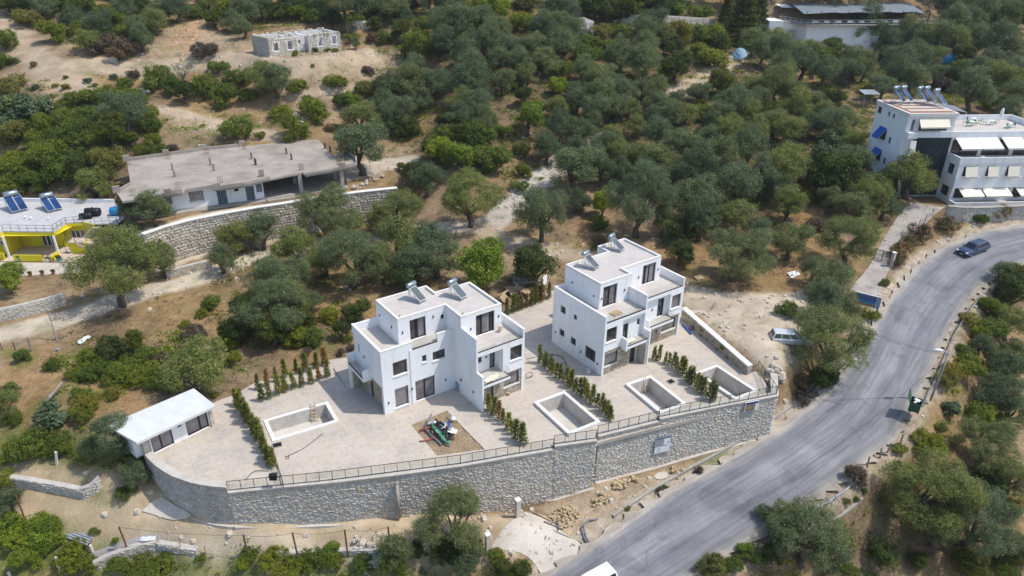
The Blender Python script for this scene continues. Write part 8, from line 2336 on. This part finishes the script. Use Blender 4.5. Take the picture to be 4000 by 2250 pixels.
# low kerb channel along the uphill road edge
m = MB(); j0, j1 = 16, 78
P = []
for i in range(j0, j1, 2):
    a, b2 = road_l[i], road_l[i+1]; e = Vector((b2[0]-a[0], b2[1]-a[1], 0)).normalized(); n = Vector((-e.y, e.x, 0))
    P.append(Vector(a)+n*.75)
b = P[0]
for A, B in zip(P[:-1], P[1:]): m.bar(A-b+Vector((0,0,-.12)), B-b+Vector((0,0,-.12)), .24, .62)
KB = m.build('drain_kerb', 'concrete'); KB.location = b; tag(KB, 'long low concrete drain kerb along the uphill road edge below the tall wall', 'kerb')
pipe('thick black corrugated pipes arching from the drain kerb end', [G(2305,2130), G(2285,2100)+Vector((0,0,.3)), G(2278,2068)+Vector((0,0,.5)), G(2300,2040)+Vector((0,0,.3)), G(2335,2028)], .09, 'grey_pipe', 'pipe', 'corrugated_pipe')
pipe('second black pipe beside the arching pipe at the drain kerb', [G(2300,2132), G(2280,2105)+Vector((0,0,.2)), G(2270,2075)+Vector((0,0,.25))], .07, 'grey_pipe', 'pipe', 'corrugated_pipe')
for k, (a, b, lbp) in enumerate((((2085,2005),(2150,2035),'thick squared beam lying by the rubble heap near the pillar'),((2125,2040),(2200,2070),'grey plank on the verge below the rubble heap'),((2150,2050),(2195,2068),'second grey plank crossing beside the rubble heap'),((2180,2075),(2182,2048),'short upright plank leaning at the rubble heap'),((2035,2020),(2275,2125),'long pale kerb board edging the entrance apron'),((2170,2022),(2225,2012),'thin pale batten lying over the rubble heap'))):
    A, B = G(*a)+Vector((0,0,.10)), G(*b)+Vector((0,0,.12 if k != 3 else .6)); pipe(lbp, [A, B], .11 if k == 0 else .07, 'timber' if k in (0,5) else 'dry_wood', 'plank', 'plank', 4, 'loose planks on the verge')
def heap(label, pts, n, smin, smax, mat, seed, name='stone_heap', hgt=.4):
    r = random.Random(seed); C_ = G(*pts[0]); root = thing(name, label, 'stone heap', C_, 0, 'stone heaps')
    Q = [G(*p) for p in pts]
    big, m = [], MB()
    for k in range(n):
        q = Q[r.randrange(len(Q))].lerp(Q[r.randrange(len(Q))], r.random()); s_ = r.uniform(smin, smax)
        c = Vector((q.x+r.gauss(0,.25), q.y+r.gauss(0,.25), 0)); c.z = H(c.x, c.y)+r.uniform(0, hgt)
        mm = MB() if k < 40 else m
        c_ = c-C_
        i0 = len(mm.v)
        for z_, rr in ((-.4,.7),(.1,1.0),(.6,.6)):
            for t_ in range(5):
                an = t_*1.2566+r.uniform(-.3,.3); mm.v.append((c_.x+math.cos(an)*s_*rr, c_.y+math.sin(an)*s_*rr*.8, c_.z+z_*s_))
        for a in (0, 5):
            for t_ in range(5): mm.f.append((i0+a+t_, i0+a+(t_+1) % 5, i0+a+5+(t_+1) % 5, i0+a+5+t_))
        mm.f.append(tuple(i0+10+t_ for t_ in range(5)))
        if k < 40: mm.build('stone', mat, root)
    if n > 40: kind(m.build('rubble', mat, root), 'stuff')
heap('long heap of yellowish quarry stones on the verge by the wall corner', [(2400,1905),(2430,1890),(2480,1880),(2420,1900)], 60, .12, .30, 'yellow_rock', 1)
heap('small spread of yellow stones nearer the wall foot on the verge', [(2320,1965),(2345,1955),(2375,1950)], 40, .10, .24, 'yellow_rock', 2)
heap('broad low rubble heap beside the squared beam', [(2160,2035),(2200,2000),(2250,2010),(2210,2040)], 140, .08, .22, 'yellow_rock', 3)
heap('small stone pile between white powder patch and green weeds', [(2635,1845),(2660,1840),(2648,1852)], 30, .10, .26, 'yellow_rock', 4)
heap('white boulders at the terrace end beside the parking ground', [(3030,1450),(3050,1470),(3000,1480)], 26, .2, .55, 'pale_rock', 5)
heap('white stones beside the unfinished house right bay', [(1455,705),(1490,690),(1390,740)], 24, .2, .45, 'pale_rock', 6)
heap('white boulder patch inside the thicket below the track fork', [(560,355),(575,365)], 14, .3, .7, 'pale_rock', 7)
heap('rubble spill below the terrace edge left of the shrubs', [(1140,470),(1155,450),(1170,480)], 40, .15, .4, 'pale_rock', 8)
heap('white stone block pile behind the rusty posts', [(1385,2145),(1410,2150),(1440,2152),(1470,2150)], 16, .2, .4, 'pale_rock', 9)
heap('pale stones in the garden by the slate sheet', [(1430,2225),(1460,2220)], 20, .12, .3, 'pale_rock', 10)
def boulder(label, px, py, r_, mat, seed):
    rr = random.Random(seed); b = G(px, py); m = MB(); N, M = 10, 6
    for j in range(M+1):
        ph = -0.5*math.pi*.6+j/M*math.pi*.8
        for i in range(N):
            t_ = 2*math.pi*i/N; q = r_*(1+rr.uniform(-.16,.16)); m.v.append((q*math.cos(t_)*math.cos(ph), q*math.sin(t_)*math.cos(ph), q*math.sin(ph)*.95+r_*.3))
    for j in range(M):
        for i in range(N): m.f.append((j*N+i, j*N+(i+1) % N, (j+1)*N+(i+1) % N, (j+1)*N+i))
    m.f.append(tuple(M*N+i for i in range(N)))
    o = m.build('boulder', mat); o.location = b; tag(o, label, 'boulder')
boulder('big rounded grey boulder among trees in the upper grove', 2272, 140, 2.9, 'grey_rock', 1)
boulder('smaller pale boulder just above the big grey boulder', 2262, 68, 1.5, 'grey_rock', 2)
boulder('single pale boulder below the dark bank on the upper track', 443, 240, .75, 'pale_rock', 3)
# ---- gate and fences of the hotel drive
gl_, gr_ = G(3412, 1012), G(3472, 1032)
GT = thing('driveway_gate', 'black iron gate across the hotel driveway', 'gate', gl_)
m = MB(); d = gr_-gl_; L = d.length
for f_ in (0, .5, 1): m.bar(d*f_+Vector((0,0,0)), d*f_+Vector((0,0,1.7)), .09)
m.split('post', 'black_metal', GT)
for z_ in (.2, .9, 1.6):
    m = MB(); m.bar(Vector((0,0,z_)), d+Vector((0,0,z_)), .05); m.build('rail', 'black_metal', GT)
for k in range(1, 16):
    m = MB(); m.bar(d*(k/16)+Vector((0,0,.2)), d*(k/16)+Vector((0,0,1.6)), .025); m.build('bar', 'black_metal', GT)
pillar('pale concrete pillar at the right side of the driveway gate', (3480,1040), (3484,985), .4)
def wire_fence(label, pts, h, mat='rust', group=None):
    P = [G(*p) for p in pts]; b = P[0]; root = thing('wire_fence', label, 'fence', b, 0, group)
    for A, B in zip(P[:-1], P[1:]):
        n = max(1, int((B-A).length/2))
        for i in range(n+1):
            q = A.lerp(B, i/n); q.z = H(q.x, q.y); m = MB(); m.bar(q-b+Vector((0,0,-.2)), q-b+Vector((0,0,h)), .06); m.build('post', mat, root)
        for z_ in (h*.35, h*.65, h*.97):
            m = MB(); m.bar(A-b+Vector((0,0,z_)), B-b+Vector((0,0,z_)), .02); m.build('wire', 'galvanised', root)
wire_fence('wire fence on posts along the outer side of the hotel driveway', [(3490,1000),(3560,910),(3640,845)], 1.3)
wire_fence('dark wire fence beneath the vine pergola', [(2620,110),(2720,112),(2810,108)], 2.2, 'black_metal')
wire_fence('old wire fence at the left end of the dry grass plot', [(10,1368),(60,1367),(122,1370)], 1.0)
wire_fence('black railing at the end of the upper gravel track', [(2885,240),(2930,246),(2975,240)], 1.3, 'black_metal')
# ---- tanks, tarps, shelter
def tank(label, loc, az, r_, l_, mat, upright=False):
    root = thing('water_tank', label, 'water tank', loc, az, 'plastic water tanks')
    m = MB()
    if upright: pts, rs = [(0,0,0),(0,0,.05),(0,0,l_*.8),(0,0,l_*.92),(0,0,l_)], [r_*.95,r_,r_,r_*.7,r_*.25]
    else: pts, rs = [(-l_/2-.12,0,r_),(-l_/2,0,r_),(0,0,r_),(l_/2,0,r_),(l_/2+.12,0,r_)], [r_*.6,r_,r_*1.03,r_,r_*.6]
    m.tube(pts, rs, 16); m.build('shell', mat, root, True)
    m = MB(); z0 = l_ if upright else 2*r_; m.tube([(0,0,z0-.06),(0,0,z0+.08)], r_*.3, 10); m.build('cap', mat, root)
    for k in (-.3, .3):
        m = MB()
        if upright: m.tube([(0,0,l_*(.5+k)-.03),(0,0,l_*(.5+k)+.03)], r_*1.03, 16)
        else: m.tube([(l_*k-.03,0,r_),(l_*k+.03,0,r_)], r_*1.06, 16)
        m.build('rib', mat, root)
tank('blue water tank on the right part of the yellow house roof', Vector((-57.4, 98.0, 4.15)), .2, .62, 1.5, 'blue_plastic')
tank('black water tank on the yellow house roof, left of the blue one', Vector((-60.6, 97.6, 4.15)), .1, .6, 1.9, 'black_plastic'); tank('lower black water tank in front of the other black tank', Vector((-61.0, 96.4, 4.15)), .3, .45, 1.5, 'black_plastic')
q = G(3700, 256); tank('bright blue water tank hidden among the olives at the right', Vector((q.x, q.y, q.z+.3)), .1, 1.1, 2.6, 'blue_plastic')
q = G(2862, 232)
crumple('light blue tarpaulin hung at the upper end of the gravel track', [q+Vector((0,0,.4)), q+Vector((1.4,.5,1.2)), q+Vector((2.8,1.0,.9))], 2.6, 'pale_blue_paint', 'tarpaulin', 'tarpaulin', .15, 30).rotation_euler = (.9, 0, 0)
q = G(3385, 415)
SH = thing('corrugated_shelter', 'small open shelter with corrugated sheet roof behind the hotel', 'shelter', q, .1)
for k in range(7):
    m = MB(); m.quad((-1.6+k*.45,-1.2,2.5+.05*(k % 2)),(-1.2+k*.45,-1.2,2.5+.05*((k+1) % 2)),(-1.2+k*.45,1.2,2.9+.05*((k+1) % 2)),(-1.6+k*.45,1.2,2.9+.05*(k % 2))); m.build('roof_sheet', 'galvanised', SH)
for x in (-1.5, 1.4):
    for y in (-1.1, 1.1): box_part('post', 'dry_wood', SH, x-.05, x+.05, y-.05, y+.05, -.3, 2.55)
# ---- yellow house patio
def pot(label, loc, mat='terracotta', r_=.22, h=.4, plant='G'):
    root = thing('flower_pot', label, 'flower pot', loc, 0, 'flower pots at the yellow house')
    m = MB(); m.tube([(0,0,0),(0,0,h*.85),(0,0,h*.86),(0,0,h)], [r_*.7, r_*.95, r_*1.1, r_*1.1], 12); m.build('pot', mat, root)
    cm, tm = VEG['bush:green_leaf'][0]; o = link('plant', cm, root, (0,0,h*.8)); o.scale = (r_*1.6,)*3
for px, py, mt, lbp in ((67,1085,'terracotta','terracotta pot at the patio edge, leftmost'),(120,1080,'terracotta','low terracotta pot at the patio edge, second from left'),(167,1075,'terracotta','tall leafy terracotta pot at the patio edge'),(210,1072,'terracotta','terracotta pot at the patio edge nearest the giant olive'),(82,1020,'blue_plastic','blue tub beside the porch steps'),(232,1020,'blue_plastic','blue tub at the porch corner column'),(188,1020,'white_plastic','white pot before the yellow porch wall'),(205,1022,'terracotta','small dark pot right of the white pot')):
    q = W(px, py, .5); pot(lbp, Vector((q.x, q.y, H(q.x, q.y))), mt, .3 if 'tub' in lbp else .22, .5 if 'tub' in lbp else .4)
q = W(165, 1020, .5)
CHR = thing('wooden_chair', 'brown wooden chair in front of the yellow porch wall', 'chair', Vector((q.x, q.y, .5)), .3)
box_part('seat', 'rust', CHR, -.25,.25,-.25,.25,.42,.47); box_part('backrest', 'rust', CHR, -.25,.25,.21,.25,.47,.95)
for sx in (-.22,.22):
    for sy in (-.22,.22): box_part('leg', 'rust', CHR, sx-.025, sx+.025, sy-.025, sy+.025, 0, .42)
SW = thing('hanging_chair', 'black hoop hanging chair with white cushion on the yellow porch', 'chair', YO+Vector((.7, 3.2, .06)), .2)
m = MB(); m.tube([(.55*math.cos(t_), 0, 1.1+1.05*math.sin(t_)) for t_ in [i/12*math.pi*2 for i in range(13)]], .03, 6); m.build('hoop', 'black_metal', SW)
m = MB(); m.tube([(-.45,-.1,.45),(0,-.15,.35),(.45,-.1,.45)], [.12,.22,.12], 8); m.build('cushion', 'white_fabric', SW)
for x, y, lbp in ((-69.6,96.2,'small white roof vent on the yellow house roof, leftmost'),(-68.6,95.9,'small yellowish roof vent on the yellow house roof, middle'),(-66.0,95.8,'small white roof vent on the yellow house roof, rightmost')):
    m = MB(); m.tube([(0,0,0),(0,0,.3),(0,0,.31),(0,0,.42)], [.10,.10,.2,.06], 10); o = m.build('roof_vent', 'white_plastic'); o.location = (x, y, 4.17); tag(o, lbp, 'vent', 'vents on the yellow house roof')
# patio slab joints and paving of the yellow house
m = MB()
for x0, x1 in ((-80,-72.3),(-72.26,-67.6),(-67.56,-62.6),(-62.56,-57.9)):
    m.quad((x0,84.9,.5),(x1,85.0+.13*max(0,x1+66),.5),(x1,89.3,.5),(x0,89.3,.5))
m.split('patio_slab', 'pale_concrete')
for o in list(COL.objects):
    if o.name.startswith('patio_slab'): kind(o, 'structure')
# fallen log, slate, metal channels, stump
pipe('fallen grey dead tree trunk in the lower left garden', [G(175,1590)+Vector((0,0,.3)), G(205,1565)+Vector((0,0,.6)), G(235,1545)+Vector((0,0,.9)), G(255,1535)+Vector((0,0,1.3))], [.16,.2,.17,.1], 'dry_wood', 'log', 'dead_trunk')
q = G(1480, 2215); m = MB(); m.box(-.45,.45,-.03,.03,0,1.3); o = m.build('slate_sheet', 'pale_blue_paint'); o.location = q; o.rotation_euler = (-.5, .1, .3); tag(o, 'pale blue sheet leaning in the green garden behind the posts', 'sheet')
ST = thing('steel_channel_stack', 'stack of grey steel channels lying beside the vine garden', 'steel channels', G(305,2105), -.35)
for k in range(4): box_part('channel', 'galvanised', ST, -1.4, 1.4, -.35+k*.2, -.2+k*.2, .05+.05*k, .18+.05*k)
q = G(2268, 1050); pipe('leaning dead stump trunk behind the right villa', [q, q+Vector((.5,.2,1.1)), q+Vector((1.0,.3,1.9))], [.28,.24,.2], 'bark', 'stump', 'tree_stump')
box_o = thing('birdhouse_board', 'small grey board fixed on the leaning dead stump', 'board', q+Vector((1.1,.2,1.95)), .1); box_part('board', 'galvanised', box_o, -.4,.4,-.15,.15,0,.12)
m = MB(); m.box(-.25,.25,-.1,.1,0,.7); o = m.build('tile_stack', 'pale_stone_tile'); o.location = v_loc(V1, 12.3, -1.75, 6.18); o.rotation_euler = (.1, 0, AZV+.4); tag(o, 'beige tile stack leaning on the left villa upper terrace', 'tiles')
crumple('yellowish insulation scraps on the left villa right balcony', [v_loc(V1,8.6,-4.6,3.05), v_loc(V1,9.4,-4.5,3.05), v_loc(V1,10.4,-4.2,3.05)], .8, 'cream_fabric', 'scrap', 'insulation_scrap', .12, 50)
crumple('pale yellow scraps on the right villa front balcony', [v_loc(V2,2.9,-.3,3.15), v_loc(V2,3.6,-.2,3.15), v_loc(V2,4.4,-.1,3.15)], .6, 'cream_fabric', 'scrap', 'insulation_scrap', .12, 51)
pipe('blue pipe lying against the boundary wall by the right villa', [W(2665,1268,.1), W(2700,1305,.12)], .09, 'blue_fabric', 'pipe', 'blue_pipe')
crumple('grey builder scrap at the boundary wall corner', [W(2690,1290,.05), W(2705,1280,.1), W(2722,1285,.05)], .6, 'grey_pipe', 'scrap', 'builder_scrap', .3, 52)
crumple('white powder patch on the verge below the poster', [G(2560,1868), G(2585,1858), G(2608,1850)], 0.9, 'pale_concrete', 'powder', 'spilled_powder', .03, 53)
# ---------------------------------------------------------------- thin summer haze over the slope
hz = MB(); hz.box(-176, 196, -6, 336, float(ZG.min())-1.0, 78)
ho = hz.build('haze', None)
hm = bpy.data.materials.new('haze'); hm.use_nodes = True; hm.node_tree.nodes.clear()
pv = hm.node_tree.nodes.new('ShaderNodeVolumePrincipled')
pv.inputs['Color'].default_value = (.84, .90, .95, 1); pv.inputs['Density'].default_value = 0.00014; pv.inputs['Anisotropy'].default_value = 0.2
mo = hm.node_tree.nodes.new('ShaderNodeOutputMaterial'); hm.node_tree.links.new(pv.outputs[0], mo.inputs['Volume'])
ho.data.materials.append(hm); kind(ho, 'stuff')
